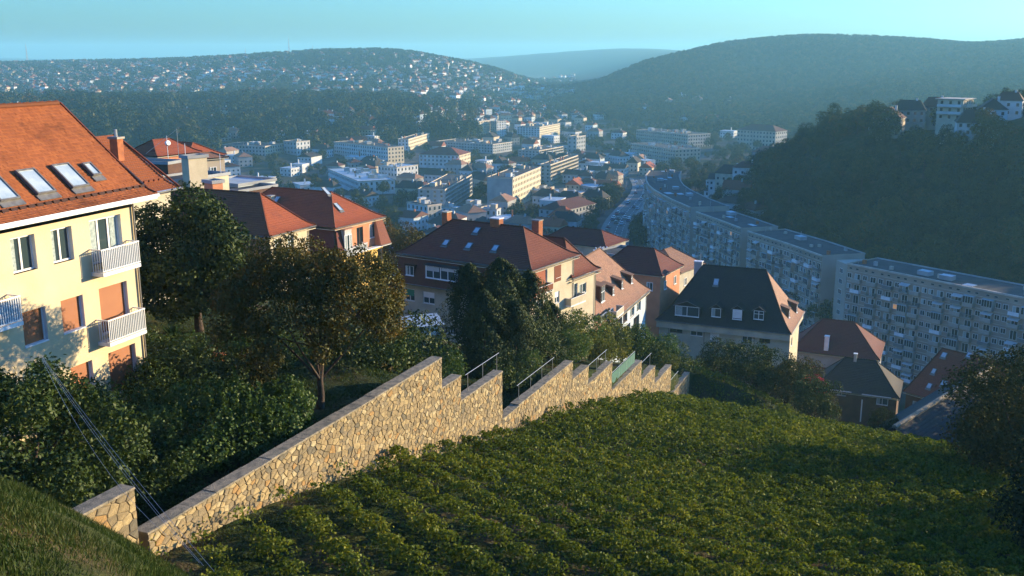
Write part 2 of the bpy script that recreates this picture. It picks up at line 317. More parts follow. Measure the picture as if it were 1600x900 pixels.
# ground material: grass near, woodland floor and town ground far
def groundmat():
    m = bpy.data.materials.new('meadow_and_soil'); m.use_nodes = True; L = m.node_tree.links.new
    b = m.node_tree.nodes["Principled BSDF"]; b.inputs["Roughness"].default_value = 1; b.inputs["Specular IOR Level"].default_value = 0.05
    tc = nod(m, "ShaderNodeTexCoord")
    def noi(sc, d=6):
        n = nod(m, "ShaderNodeTexNoise"); n.inputs["Scale"].default_value = sc; n.inputs["Detail"].default_value = d; L(tc.outputs["Object"], n.inputs["Vector"]); return n
    r1 = nod(m, "ShaderNodeValToRGB"); ramp(r1, [(0.35, (0.022, 0.036, 0.010)), (0.52, (0.042, 0.05, 0.018)), (0.68, (0.085, 0.062, 0.034))]); L(noi(0.35).outputs[0], r1.inputs[0])
    r2 = nod(m, "ShaderNodeValToRGB"); ramp(r2, [(0.3, (0.5, 0.5, 0.5)), (0.7, (1.3, 1.3, 1.2))]); L(noi(6).outputs[0], r2.inputs[0])
    mu = nod(m, "ShaderNodeMix", data_type='RGBA', blend_type='MULTIPLY'); mu.inputs[0].default_value = 1; L(r1.outputs[0], mu.inputs[6]); L(r2.outputs[0], mu.inputs[7])
    # valley floor (town ground)
    sp = nod(m, "ShaderNodeSeparateXYZ"); L(tc.outputs["Object"], sp.inputs[0])
    mr = nod(m, "ShaderNodeMapRange"); mr.inputs[1].default_value = -81.5; mr.inputs[2].default_value = -76; mr.inputs[3].default_value = 1; mr.inputs[4].default_value = 0; L(sp.outputs[2], mr.inputs[0])
    r3 = nod(m, "ShaderNodeValToRGB"); ramp(r3, [(0.42, (0.045, 0.055, 0.035)), (0.5, (0.085, 0.08, 0.07)), (0.6, (0.12, 0.115, 0.105))]); L(noi(0.03, 8).outputs[0], r3.inputs[0])
    mx = nod(m, "ShaderNodeMix", data_type='RGBA'); L(mr.outputs[0], mx.inputs[0]); L(mu.outputs[2], mx.inputs[6]); L(r3.outputs[0], mx.inputs[7]); L(mx.outputs[2], b.inputs["Base Color"])
    bm = nod(m, "ShaderNodeBump"); bm.inputs["Strength"].default_value = 0.9; bm.inputs["Distance"].default_value = 0.12; L(noi(9).outputs[0], bm.inputs["Height"]); L(bm.outputs[0], b.inputs["Normal"])
    return m
MT['ground'] = groundmat()
me = npmesh('terrain', np.stack([X, Y, Z], -1).reshape(-1, 3), Fq, [MT['ground']]); me.polygons.foreach_set("use_smooth", [True] * len(me.polygons))
link('terrain', me, kind='structure')
# ------------------------------------------------------------------ stone walls
WALL_ANG = math.atan2(WD[1], WD[0])          # local x runs along the wall, local -y faces the vineyard
SEG = [(0.0, 18.95, -13.7), (18.95, 20.95, -15.17), (20.95, 25.95, -16.45), (25.95, 28.25, -19.15), (28.25, 37.15, -19.1), (37.15, 40.35, -20.34),
       (40.35, 45.75, -21.65), (45.75, 53.7, -23.83), (53.7, 57.95, -25.5), (57.95, 63.6, -27.08), (63.6, 71.2, -30.05)]
def stonemat():
    m = bpy.data.materials.new('rubble_stone'); m.use_nodes = True; L = m.node_tree.links.new
    b = m.node_tree.nodes["Principled BSDF"]; b.inputs["Roughness"].default_value = 0.9; b.inputs["Specular IOR Level"].default_value = 0.2
    at = nod(m, "ShaderNodeAttribute", attribute_name="leaf_tone"); oi = nod(m, "ShaderNodeObjectInfo")
    ad = nod(m, "ShaderNodeMath", operation='ADD'); L(at.outputs["Fac"], ad.inputs[0]); L(oi.outputs["Random"], ad.inputs[1])
    fr = nod(m, "ShaderNodeMath", operation='FRACT'); L(ad.outputs[0], fr.inputs[0])
    r = nod(m, "ShaderNodeValToRGB"); r.color_ramp.interpolation = 'CONSTANT'
    ramp(r, [(0, (0.27, 0.205, 0.115)), (0.2, (0.32, 0.24, 0.13)), (0.38, (0.21, 0.165, 0.10)), (0.52, (0.38, 0.29, 0.155)), (0.68, (0.24, 0.19, 0.12)), (0.84, (0.34, 0.21, 0.09)), (0.88, (0.15, 0.13, 0.095)), (0.93, (0.42, 0.34, 0.20))])
    L(fr.outputs[0], r.inputs[0])
    tc = nod(m, "ShaderNodeTexCoord"); n = nod(m, "ShaderNodeTexNoise"); n.inputs["Scale"].default_value = 5; n.inputs["Detail"].default_value = 8; n.inputs["Roughness"].default_value = 0.7; L(tc.outputs["Object"], n.inputs["Vector"])
    r2 = nod(m, "ShaderNodeValToRGB"); ramp(r2, [(0.3, (0.55, 0.55, 0.52)), (0.6, (1.1, 1.08, 1.0))]); L(n.outputs[0], r2.inputs[0])
    mu = nod(m, "ShaderNodeMix", data_type='RGBA', blend_type='MULTIPLY'); mu.inputs[0].default_value = 1; L(r.outputs[0], mu.inputs[6]); L(r2.outputs[0], mu.inputs[7]); L(mu.outputs[2], b.inputs["Base Color"])
    bm = nod(m, "ShaderNodeBump"); bm.inputs["Strength"].default_value = 0.7; bm.inputs["Distance"].default_value = 0.05; L(n.outputs[0], bm.inputs["Height"]); L(bm.outputs[0], b.inputs["Normal"])
    return m
MT['stone'] = stonemat()
MT['mortar'] = mat('old_mortar', (0.26, 0.205, 0.125), (0.18, 0.145, 0.09), 2, 0.95, 0.8, 25)
MT['coping'] = mat('weathered_coping', (0.32, 0.265, 0.18), (0.15, 0.135, 0.10), 5, 0.95, 0.6, 20)
def clip(poly, nx_, ny_, d):
    out_ = []
    for i in range(len(poly)):
        a, b = poly[i], poly[(i + 1) % len(poly)]
        da = a[0] * nx_ + a[1] * ny_ - d; db = b[0] * nx_ + b[1] * ny_ - d
        if da <= 0: out_.append(a)
        if (da < 0 < db) or (db < 0 < da):
            t = da / (da - db); out_.append((a[0] + (b[0] - a[0]) * t, a[1] + (b[1] - a[1]) * t))
    return out_
def stones(s0, s1, topf, botf, cw, ch, seed, coarse=False):
    """irregular rubble: cells of a jittered lattice, clipped to the wall face; returns list of polygons (s,z)"""
    rr = random.Random(seed); zt = max(topf(s0), topf(s1)); zb = min(botf(s0), botf(s1)) - 0.3
    ni = int((s1 - s0) / cw) + 3; nj = int((zt - zb) / ch) + 3; pts = {}
    for i in range(-1, ni):
        for j in range(-1, nj):
            if rr.random() < .2: continue
            pts[i, j] = (s0 + (i + 0.5 * (j % 2) + rr.uniform(-.45, .45)) * cw, zb + (j + rr.uniform(-.42, .42)) * ch)
    res = []
    for (i, j), (px, pz) in pts.items():
        if not (s0 - cw < px < s1 + cw and zb - ch < pz < zt + ch): continue
        if rr.random() < 0.0: continue
        if pz < botf(min(max(px, s0), s1)) - 0.45: continue
        po = [(s0 + 0.005, zb), (s1 - 0.005, zb), (s1 - 0.005, topf(s1) - .01), (s0 + 0.005, topf(s0) - .01)]
        for di in range(-2, 3):
            for dj in range(-2, 3):
                q = pts.get((i + di, j + dj))
                if q is None or (di == 0 and dj == 0): continue
                ax = (q[0] - px); az = (q[1] - pz) * 1.35; l = math.hypot(ax, az)
                # weighted bisector in a stretched metric keeps the stones wider than tall
                mx_, mz = (px + q[0]) / 2, (pz + q[1]) / 2
                nx2, nz2 = ax, az * 1.35; ll = math.hypot(nx2, nz2); nx2 /= ll; nz2 /= ll
                po = clip(po, nx2, nz2, mx_ * nx2 + mz * nz2 - 0.007)
                if not po: break
            if not po: break
        if len(po) >= 3:
            cx = sum(p[0] for p in po) / len(po); czz = sum(p[1] for p in po) / len(po)
            ext = min(max(p[0] for p in po) - min(p[0] for p in po), max(p[1] for p in po) - min(p[1] for p in po))
            if ext > 0.05: res.append((po, cx, czz, rr.uniform(0.012, 0.045), rr.random()))
    return res
def stone_geo(po, cx, cz_, d, y0=0.0, off=(0, 0, 0)):
    """pillow-shaped stone standing d proud of the face (local -y)"""
    n = len(po); V = []; Fc = []
    for k, (sc, dep) in enumerate(((1.0, 0.03), (0.97, -d * 0.6), (0.86, -d))):
        for p in po: V.append((cx + (p[0] - cx) * sc - off[0], y0 + dep, cz_ + (p[1] - cz_) * sc - off[2]))
    for k in range(2):
        for i in range(n):
            j = (i + 1) % n; Fc.append((k * n + i, k * n + j, k * n + n + j, k * n + n + i))
    Fc.append(tuple(2 * n + i for i in range(n))); return V, Fc
def wall_thing(name, label, segs, origin, botf, nindiv, seed, cell, group=None):
    t = thing(name, label, 'wall', (origin[0], origin[1], 0), WALL_ANG, group)
    core = MB(); allst = []
    for k, (s0, s1, zt) in enumerate(segs):
        zb = min(botf(s0), botf(s1)) - 1.5
        core.box((s0, 0.0, zb), (s1, 0.50 + 0.003 * (k % 2), zt - 0.065), 'mortar')
        c0, c1 = cell(s0)
        allst += [(q, s0) for q in stones(s0, s1, lambda s: zt - 0.07, botf, c0, c1, seed + k)]
        L_ = s1 - s0; n = max(1, int(L_ / 0.95)); e = [s0 - 0.03] + [s0 + L_ * (i + random.uniform(-.12, .12)) / n for i in range(1, n)] + [s1 + 0.02]
        for i in range(n):
            m_ = MB(); h = random.uniform(-.012, .012)
            m_.box((e[i] + .008, -0.045 + random.uniform(-.012, .012), zt - 0.065), (e[i + 1] - .008, 0.50 + random.uniform(-.012, .012), zt + h), 'coping')
            if e[i] < 30: m_.build('coping_slab', t)
            else: copmb.T = m_.T; copmb.v += [tuple(Vector(p)) for p in []]; far_cop.append(m_)
        # stones on the stepped end that faces the drop
    core.build('mortar_core', t)
    allst.sort(key=lambda q: q[1] + q[0][1] * 0)
    rest = MB(); V = []; Fc = []; T = []
    for k, ((po, cx, czz, d, tone), s0) in enumerate(allst):
        if k < nindiv:
            v, f = stone_geo(po, cx, czz, d, off=(cx, 0, czz)); me = bpy.data.meshes.new('stone'); me.from_pydata(v, [], f); me.materials.append(MT['stone'])
            link('stone', me, t, TR(cx, 0, czz))
        else:
            v, f = stone_geo(po, cx, czz, d); b0 = len(V); V += v; Fc += [tuple(i + b0 for i in q) for q in f]; T += [tone] * len(f)
    if V:
        me = bpy.data.meshes.new('far_stones'); me.from_pydata(V, [], Fc); me.materials.append(MT['stone'])
        a = me.attributes.new("leaf_tone", 'FLOAT', 'FACE'); a.data.foreach_set("value", T)
        link('far_stones', me, t, kind='stuff')
    if far_cop:
        cm = MB()
        for m_ in far_cop: n0 = len(cm.v); cm.v += m_.v; cm.f += [tuple(i + n0 for i in q) for q in m_.f]; cm.m += [cm.mi('coping')] * len(m_.f); cm.uv += m_.uv
        cm.build('far_coping', t, kind='stuff')
    return t
copmb = MB(); far_cop = []
wallbot = lambda s: float(np.interp(s, VS, VZ)) + 0.0
wall_thing('stone_wall', 'long stepped retaining wall of golden rubble stone along the vineyard', SEG, WA, wallbot, 300, 11, lambda s: (0.27, 0.165) if s < 20 else (0.30, 0.18))
far_cop = []
wall_thing('stone_wall', 'short rubble wall stub left of the gap, rising out of the grass bank', [(-3.6, -0.35, -12.1)], WA, lambda s: -14.6, 200, 77, lambda s: (0.36, 0.24))
# gap: dark steps between the walls are ordinary ground
def wall_pt(s, c=0.0): return WA[0] + WD[0] * s + WN[0] * c, WA[1] + WD[1] * s + WN[1] * c
# ------------------------------------------------------------------ railings on the wall steps
def railing(label, s0, s1, z, h, style, posts):
    h *= 0.85
    x, y = wall_pt(s0, -0.25); t = thing('railing', label, 'railing', (x, y, z), WALL_ANG, 'railings on the stepped stone wall')
    L_ = s1 - s0
    MB().tube((0, 0, h), (L_, 0, h), 0.016, m='metal').build('handrail', t)
    for i in range(posts):
        xx = L_ * (i + 0.15) / max(1, posts - 0.7); MB().tube((xx, 0, -0.05), (xx, 0, h), 0.017, m='metal').build('post', t)
    if style == 'mesh':
        m = MB(); m.box((0.05, -0.012, 0.12), (L_ - 0.05, 0.012, h - 0.08), 'greenfence'); m.build('mesh_panel', t)
    elif style == 'bars':
        MB().tube((0, 0, h * 0.5), (L_, 0, h * 0.5), 0.014, m='metal').build('mid_rail', t)
railing('grey steel railing with two posts above the tall third step of the wall', 22.0, 26.1, -16.5, 1.15, 'plain', 3)
railing('thin vine-wrapped wire railing above the lowest dip of the wall', 28.6, 34.5, -19.0, 1.0, 'plain', 4)
railing('pale railing with two posts just before the green mesh panel', 40.6, 45.2, -21.6, 1.15, 'plain', 3)
railing('railing filled with a green mesh panel on the wall', 46.2, 52.6, -23.8, 1.2, 'mesh', 4)
railing('short pale railing just beyond the green mesh panel', 54.0, 57.6, -25.4, 1.25, 'plain', 2)
railing('last short railing at the far end of the stepped wall', 63.9, 67.5, -30.0, 1.3, 'plain', 2)
# ------------------------------------------------------------------ foliage tools
def rotframe(N_, r_):
    """two tangents for each unit normal"""
    a = r_.normal(size=N_.shape); t = np.cross(N_, a); t /= np.linalg.norm(t, axis=1, keepdims=True) + 1e-9
    return t, np.cross(N_, t)
def leafquads(P, N_, size, r_, aspect=0.55, fold=0.18):
    n = len(P); t, b = rotframe(N_, r_); sz = (size * r_.uniform(0.7, 1.3, n))[:, None]
    v0 = P - t * sz * 0.5; v2 = P + t * sz * 0.5; v1 = P + b * sz * aspect * 0.5 + N_ * sz * fold; v3 = P - b * sz * aspect * 0.5 + N_ * sz * fold
    V = np.stack([v0, v1, v2, v3], 1).reshape(-1, 3); Fq_ = np.arange(4 * n).reshape(n, 4); return V, Fq_
def crown_pts(r_, lobes, n, shell=0.35, up=0.25, nd=0.6, nr=0.55):
    """lobes: array (k,4) centre+radius; leaves gathered on the lobes' shells"""
    lobes = np.asarray(lobes, float); pr = lobes[:, 3] ** 2; pr = pr / pr.sum(); k = r_.choice(len(lobes), n, p=pr); c = lobes[k]
    d = r_.normal(size=(n, 3)); d[:, 2] += up * np.abs(d[:, 2]); d /= np.linalg.norm(d, axis=1, keepdims=True)
    rad = c[:, 3] * (1 - shell * r_.random(n) ** 1.6) * (1 + 0.10 * r_.normal(size=n)); P = c[:, :3] + d * rad[:, None]
    # drop leaves buried inside other lobes
    keep = np.ones(n, bool)
    for L_ in lobes: keep &= ((P - L_[:3]) ** 2).sum(1) > (L_[3] * 0.55) ** 2
    N_ = d * nd + r_.normal(size=(n, 3)) * nr + np.array([0, 0, 0.35]); N_ /= np.linalg.norm(N_, axis=1, keepdims=True)
    tone = r_.random(len(lobes))[k] * 0.35 + r_.random(n) * 0.65
    return P[keep], N_[keep], tone[keep]
def lobes_round(r_, rx, rz, z0, n, rl, ry=None, low=-0.5, flat=1.0):
    ry = ry or rx; L_ = [[0, 0, z0, min(rx, rz) * 0.62]]
    while len(L_) < n:
        d = r_.normal(size=3); d /= np.linalg.norm(d)
        if d[2] < low: continue
        f = r_.uniform(0.62, 0.92)
        L_.append([d[0] * rx * f, d[1] * ry * f, z0 + d[2] * rz * f * flat, rl * r_.uniform(0.6, 1.3)])
    return np.array(L_)
def make_mesh_crown(name, lobes, n, size, m, seed, **k):
    r_ = np.random.default_rng(seed); P, N_, tone = crown_pts(r_, lobes, n, **k); V, Q = leafquads(P, N_, size, r_)
    return npmesh(name, V, Q, [MT[m]], tone)
def make_trunk(name, h, r, lobes, seed, limbs=7, fork=0.35, lean=0.0, n=7):
    rr = random.Random(seed); mb = MB(); p = Vector((0, 0, -0.4)); top = Vector((lean, 0, h)); seg = 4; pr = r * 1.25
    for i in range(seg):
        q = Vector((lean * (i + 1) / seg + rr.uniform(-.05, .05) * h * .3, rr.uniform(-.05, .05) * h * .3, h * (i + 1) / seg)); qr = r * (1 - 0.5 * (i + 1) / seg)
        mb.tube(p, q, pr, qr, 'bark', n, False); 
        if i >= 1:
            for _ in range(limbs // 3 + 1):
                L_ = lobes[rr.randrange(len(lobes))]; e = Vector(L_[:3]) * 1.0; mid = q.lerp(e, 0.5) + Vector((0, 0, -0.1 * h * 0.3))
                mb.tube(q, mid, qr * 0.5, qr * 0.3, 'bark', 5, False); mb.tube(mid, e, qr * 0.3, qr * 0.08, 'bark', 5, False)
                for _k in range(2):
                    e2 = mid.lerp(e, .5) + Vector((rr.uniform(-1, 1), rr.uniform(-1, 1), rr.uniform(-.2, 1))) * L_[3] * 0.8
                    mb.tube(mid.lerp(e, .5), e2, qr * 0.15, qr * 0.04, 'bark', 4, False)
        p, pr = q, qr
    return mb.mesh(name, True)
G1 = (0.012, 0.026, 0.006); G2 = (0.028, 0.052, 0.012); G3 = (0.055, 0.085, 0.018); G4 = (0.09, 0.12, 0.025)
MT['leaf_dark'] = leafmat('dark_glossy_leaves', [(0.2, (0.012, 0.024, 0.006)), (0.5, (0.028, 0.048, 0.010)), (0.75, (0.06, 0.085, 0.016)), (0.95, (0.10, 0.11, 0.02))], 0.2, 0.1, 0.5, 0.05)
MT['leaf_ivy'] = leafmat('ivy_leaves', [(0.2, (0.018, 0.036, 0.007)), (0.5, (0.036, 0.062, 0.011)), (0.75, (0.07, 0.095, 0.016)), (0.95, (0.13, 0.12, 0.02))], 0.25, 0.1, 0.8, 0.04)
MT['leaf_autumn'] = leafmat('autumn_leaves', [(0.2, (0.035, 0.038, 0.008)), (0.42, (0.065, 0.062, 0.012)), (0.62, (0.10, 0.075, 0.014)), (0.8, (0.15, 0.07, 0.013)), (0.97, (0.17, 0.055, 0.013))], 0.22, 0.1, 0.5, 0.04)
MT['leaf_green'] = leafmat('green_leaves', [(0.2, (0.022, 0.05, 0.010)), (0.5, (0.045, 0.09, 0.016)), (0.8, (0.09, 0.14, 0.025)), (0.97, (0.14, 0.17, 0.03))], 0.35, 0.15, 0.6, 0.05)
MT['leaf_yellow'] = leafmat('yellow_green_leaves', [(0.2, (0.05, 0.07, 0.012)), (0.5, (0.10, 0.12, 0.018)), (0.8, (0.18, 0.17, 0.025)), (0.97, (0.26, 0.19, 0.03))], 0.4, 0.15, 0.6, 0.04)
MT['leaf_conifer'] = leafmat('needle_sprays', [(0.2, (0.012, 0.024, 0.008)), (0.5, (0.026, 0.045, 0.014)), (0.8, (0.055, 0.075, 0.02)), (0.97, (0.09, 0.10, 0.025))], 0.15, 0.1, 0.6, 0.04)
MT['leaf_wood'] = leafmat('woodland_leaves', [(0.12, (0.014, 0.028, 0.012)), (0.45, (0.03, 0.045, 0.015)), (0.66, (0.055, 0.062, 0.02)), (0.84, (0.095, 0.075, 0.022)), (0.98, (0.15, 0.075, 0.022))], 0.1, 0.62, 0.25, 0.02)
MT['leaf_wooddark'] = leafmat('woodland_leaves_dark', [(0.12, (0.012, 0.024, 0.009)), (0.42, (0.034, 0.045, 0.013)), (0.66, (0.07, 0.07, 0.018)), (0.85, (0.12, 0.08, 0.02)), (1.0, (0.17, 0.075, 0.02))], 0.08, 0.5, 0.2, 0.02)
MT['leaf_vine'] = leafmat('vine_leaves', [(0.15, (0.030, 0.052, 0.005)), (0.45, (0.075, 0.105, 0.008)), (0.7, (0.15, 0.17, 0.014)), (0.88, (0.25, 0.23, 0.02)), (1.0, (0.26, 0.17, 0.025))], 0.35, 0.0, 0.13, 0.03)
MT['leaf_red'] = leafmat('red_flowers', [(0.2, (0.20, 0.02, 0.03)), (0.6, (0.40, 0.03, 0.06)), (0.9, (0.5, 0.06, 0.08))], 0.3, 0.1, 1, 0.03)
MT['leaf_brown'] = leafmat('brown_leaves', [(0.2, (0.024, 0.03, 0.008)), (0.45, (0.045, 0.046, 0.012)), (0.68, (0.075, 0.056, 0.014)), (0.88, (0.13, 0.065, 0.015)), (0.98, (0.18, 0.08, 0.02))], 0.25, 0.1, 0.7, 0.03)
MT['grassblade'] = leafmat('grass_blades', [(0.2, (0.014, 0.032, 0.005)), (0.5, (0.03, 0.055, 0.009)), (0.75, (0.06, 0.075, 0.016)), (0.92, (0.13, 0.095, 0.03))], 0.35, 0.0, 0.35, 0.03)
# ------------------------------------------------------------------ vineyard
r_ = np.random.default_rng(3)
def vineyard():
    ra = math.radians(-33); dx, dy = math.sin(ra), math.cos(ra); nx_, ny_ = dy, -dx
    # rows: lines spaced 1.9 m; leaves scattered round each line, density falling with distance
    N_ = 3000000; x = r_.uniform(-14, 48, N_); y = r_.uniform(21, 108, N_)
    s, c = wall_sc(x, y); e = 25 + 0.12 * np.clip(s, 0, 80)
    d = np.hypot(x, y)
    keep = (c > 0.35 + 0.3 * np.sin(s * 1.7)) & (c < e + 1.5 * np.sin(s * 0.4)) & (s > -3.5) & (s < 78) & (r_.random(N_) < np.clip((31 / d) ** 1.9, 0.07, 1))
    u_, v_ = None, None
    x, y, s, c, d = x[keep], y[keep], s[keep], c[keep], d[keep]
    q = (x * nx_ + y * ny_) / 1.75 + 0.06 * np.sin((x * dx + y * dy) * 0.6); off = (q - np.round(q)) * 1.75
    gapw = np.clip(1 - np.clip((c - 3) / 16, 0, 1) * 0.4 - np.clip((d - 36) / 30, 0, 1) * 0.35, 0.3, 1)
    wgt = np.exp(-(off / 0.36) ** 2) + (1 - gapw) * 0.45
    k2 = r_.random(len(x)) < wgt
    # bare patch beside the wall foot on the near left
    bare = (s < 13) & (c < 2.4 - 0.1 * s) & (r_.random(len(x)) < 0.85)
    k2 &= ~bare
    x, y, off, d, s, c = x[k2], y[k2], off[k2], d[k2], s[k2], c[k2]
    al = x * dx + y * dy
    hgt = (0.78 + 0.12 * np.sin(al * 2.3 + np.round((x * nx_ + y * ny_) / 1.75) * 2.1) + 0.16 * np.sin(al * 5.1 + x) ) * np.sqrt(np.clip(1 - (off / 1.0) ** 2, 0.12, 1))
    lump = 0.10 * np.sin(x * 3.1 + 1) * np.sin(y * 2.7)
    h = (hgt + lump) * (1 - 0.45 * r_.random(len(x)) ** 2)
    size = 0.102 * np.clip((d / 30) ** 0.55, 1, 1.75)
    Z_ = ground(x, y) + np.clip(h, 0.08, None)
    P = np.stack([x, y, Z_], -1)
    Nn = np.stack([nx_ * off * 0.5, ny_ * off * 0.5, np.full(len(x), 0.38)], -1) + r_.normal(size=P.shape) * 0.6
    Nn /= np.linalg.norm(Nn, axis=1, keepdims=True)
    V, Q = leafquads(P, Nn, size, r_, 0.95, 0.14)
    me = npmesh('vineyard', V, Q, [MT['leaf_vine']], r_.random(len(x)))
    link('vineyard', me, kind='stuff', label='dense rows of leafy green vines filling the slope below the stone wall'); return len(x)
nv_ = vineyard()
def grass(name, cond, area, n, hgt, wd, label):
    x0, x1, y0, y1 = area; x = r_.uniform(x0, x1, n); y = r_.uniform(y0, y1, n); k = cond(x, y); x, y = x[k], y[k]; n = len(x)
    z = ground(x, y); a = r_.uniform(0, 6.28, n); h = hgt * r_.uniform(0.4, 1.3, n) * (0.75 + 0.5 * np.sin(x * 2.2) * np.sin(y * 1.9)); ww = wd * r_.uniform(0.6, 1.4, n)
    lx = r_.normal(size=n) * h * 0.5; ly = r_.normal(size=n) * h * 0.5
    cx, cy = np.cos(a) * ww, np.sin(a) * ww
    V = np.stack([np.stack([x - cx, y - cy, z - .02], -1), np.stack([x + cx, y + cy, z - .02], -1), np.stack([x + lx, y + ly, z + h], -1)], 1).reshape(-1, 3)
    me = npmesh(name, V, np.arange(3 * n).reshape(n, 3), [MT['grassblade']], r_.random(n), 3); link(name, me, kind='stuff', label=label)
grass('grass', lambda x, y: (wall_sc(x, y)[0] < -2.0) | (wall_sc(x, y)[1] < -2.5), (-14, -1.0, 5, 21.5), 300000, 0.075, 0.010, 'rough green grass on the steep bank in front of the wall stub')
grass('lawn', lambda x, y: (wall_sc(x, y)[1] < -0.8) & (np.hypot(x + 5, y - 46) < 15), (-16, 6, 34, 60), 90000, 0.13, 0.02, 'shady lawn behind the retaining wall')
grass('weeds', lambda x, y: (wall_sc(x, y)[1] > 0.1) & (wall_sc(x, y)[1] < 2.6), (-11, 12, 24, 70), 90000, 0.16, 0.02, 'dry weeds along the foot of the stone wall')
# ------------------------------------------------------------------ building kit
# house frame: origin at the near corner on the ground; +x along the right-hand face (away), +y along the front to the left; outward is -y on the right-hand face and -x on the front
def RIGHTF(x0=0.0, y0=0.0): return TR(x0, y0, 0)
def FRONTF(W, x0=0.0): return TR(x0, W, 0) @ RZ(-math.pi / 2)
def facade(mb, M, L_, z0, z1, ops, m, reveal=0.16, rm=None):
    mb.T = M; xs = sorted({0, L_} | {min(max(o[0], 0), L_) for o in ops} | {min(max(o[2], 0), L_) for o in ops}); zs = sorted({z0, z1} | {min(max(o[1], z0), z1) for o in ops} | {min(max(o[3], z0), z1) for o in ops})
    for i in range(len(xs) - 1):
        for j in range(len(zs) - 1):
            cx, c = (xs[i] + xs[i + 1]) / 2, (zs[j] + zs[j + 1]) / 2
            if any(o[0] < cx < o[2] and o[1] < c < o[3] for o in ops): continue
            mb.poly([(xs[i], 0, zs[j]), (xs[i + 1], 0, zs[j]), (xs[i + 1], 0, zs[j + 1]), (xs[i], 0, zs[j + 1])], m)
    for (a, b, c, d) in [o[:4] for o in ops]:
        r = reveal
        mb.poly([(a, 0, b), (a, r, b), (c, r, b), (c, 0, b)], rm or m); mb.poly([(a, 0, d), (c, 0, d), (c, r, d), (a, r, d)], rm or m)
        mb.poly([(a, 0, b), (a, 0, d), (a, r, d), (a, r, b)], rm or m); mb.poly([(c, 0, b), (c, r, b), (c, r, d), (c, 0, d)], rm or m)
        mb.poly([(a, r + 0.35, b), (c, r + 0.35, b), (c, r + 0.35, d), (a, r + 0.35, d)], 'glassdark')
    mb.T = None
WCACHE = {}
def wdata(w_, h_, style):
    k = (round(w_, 2), round(h_, 2), style)
    if k in WCACHE: return WCACHE[k]
    w_, h_ = k[0], k[1]; f = MB(); g = MB(); c = None; s = None; t = 0.07 if w_ < 1.4 else 0.08; fm = 'white'
    if style == 'dark': fm = 'brown'
    n = {'one': 1, 'two': 2, 'three': 3, 'four': 4, 'dark': 2, 'cross': 2, 'blind': 1, 'half': 2}.get(style, 1)
    if style == 'shutter':
        b = MB(); k2 = max(6, int(h_ / 0.09))
        for i in range(k2):
            z = h_ * i / k2; b.poly([(0.03, 0, z), (w_ - 0.03, 0, z), (w_ - 0.03, 0.014, z + h_ / k2), (0.03, 0.014, z + h_ / k2)], 'terra_panel'); b.poly([(0.03, 0.014, z + h_ / k2), (w_ - .03, 0.014, z + h_ / k2), (w_ - .03, 0, z + h_ / k2), (.03, 0, z + h_ / k2)], 'terra_panel')
        f.box((0, -0.01, 0), (0.04, 0.06, h_), 'white'); f.box((w_ - 0.06, -0.03, 0), (w_, 0.06, h_), 'white')
        f.box((-0.02, -0.20, -0.06), (w_ + 0.02, 0.03, 0), 'white')
        WCACHE[k] = (f.mesh('window'), [('slatted_shutter', b.mesh('slatted_shutter'))]); return WCACHE[k]
    f.box((0, 0, 0), (t, 0.07, h_), fm); f.box((w_ - t, 0, 0), (w_, 0.07, h_), fm); f.box((t, 0, 0), (w_ - t, 0.07, t), fm); f.box((t, 0, h_ - t), (w_ - t, 0.07, h_), fm)
    for i in range(1, n):
        x = w_ * i / n; f.box((x - t * .6, -0.005, t), (x + t * .6, 0.065, h_ - t), fm)
    if style == 'cross': f.box((t, -0.003, h_ * .62 - .03), (w_ - t, 0.06, h_ * .62 + .03), fm)
    f.box((-0.03, -0.16, -0.05), (w_ + 0.03, 0.05, -0.003), fm if fm == 'white' else 'grey')
    kids = []
    for i in range(n):
        x0, x1 = w_ * i / n + (t if i == 0 else t * .6), w_ * (i + 1) / n - (t if i == n - 1 else t * .6)
        g.poly([(x0, 0.035, t), (x1, 0.035, t), (x1, 0.035, h_ - t), (x0, 0.035, h_ - t)], 'glass' if style != 'dark' else 'glassdark')
    kids.append(('pane', g.mesh('pane')))
    if style in ('two', 'three', 'one'):
        c = MB()
        for x0, x1 in ((t, w_ * (0.30 if n > 1 else 0.4)), (w_ * (0.74 if n == 3 else 2), w_ - t)):
            if x0 > w_: continue
            k2 = max(3, int((x1 - x0) / 0.08))
            for i in range(k2):
                a = x0 + (x1 - x0) * i / k2; b = x0 + (x1 - x0) * (i + 1) / k2; y = 0.030 + 0.0 * (i % 2)
                c.poly([(a, y, t), (b, y - 0.0, t), (b, y, h_ - t), (a, y, h_ - t)], 'curtain')
        kids.append(('curtain', c.mesh('curtain')))
    if style in ('blind', 'half'):
        c = MB(); zz = h_ * (0.12 if style == 'blind' else 0.5); c.box((t, 0.005, zz), (w_ - t, 0.03, h_ - t), 'white'); kids.append(('roller_blind', c.mesh('roller_blind')))
    if style == 'greenblind': kids.append(('green_blind', MB().box((t, 0.005, h_ * .45), (w_ - t, 0.03, h_ - t), 'green_blind').mesh('green_blind')))
    WCACHE[k] = (f.mesh('window'), kids); return WCACHE[k]
def window(parent, M, w_, h_, style):
    me, kids = wdata(w_, h_, style); o = link('window', me, parent, M)
    for n, d in kids: link(n, d, o)
    return o
def winset(root, mb, M, L_, z0, z1, wins, m, reveal=0.16):
    """wins: (s0, zbottom, s1, ztop, style)"""
    facade(mb, M, L_, z0, z1, [q[:4] for q in wins], m, reveal)
    for a, b, c, d, st in wins: window(root, M @ TR(a + .003, reveal - 0.07, b + .003), c - a - .006, d - b - .006, st)
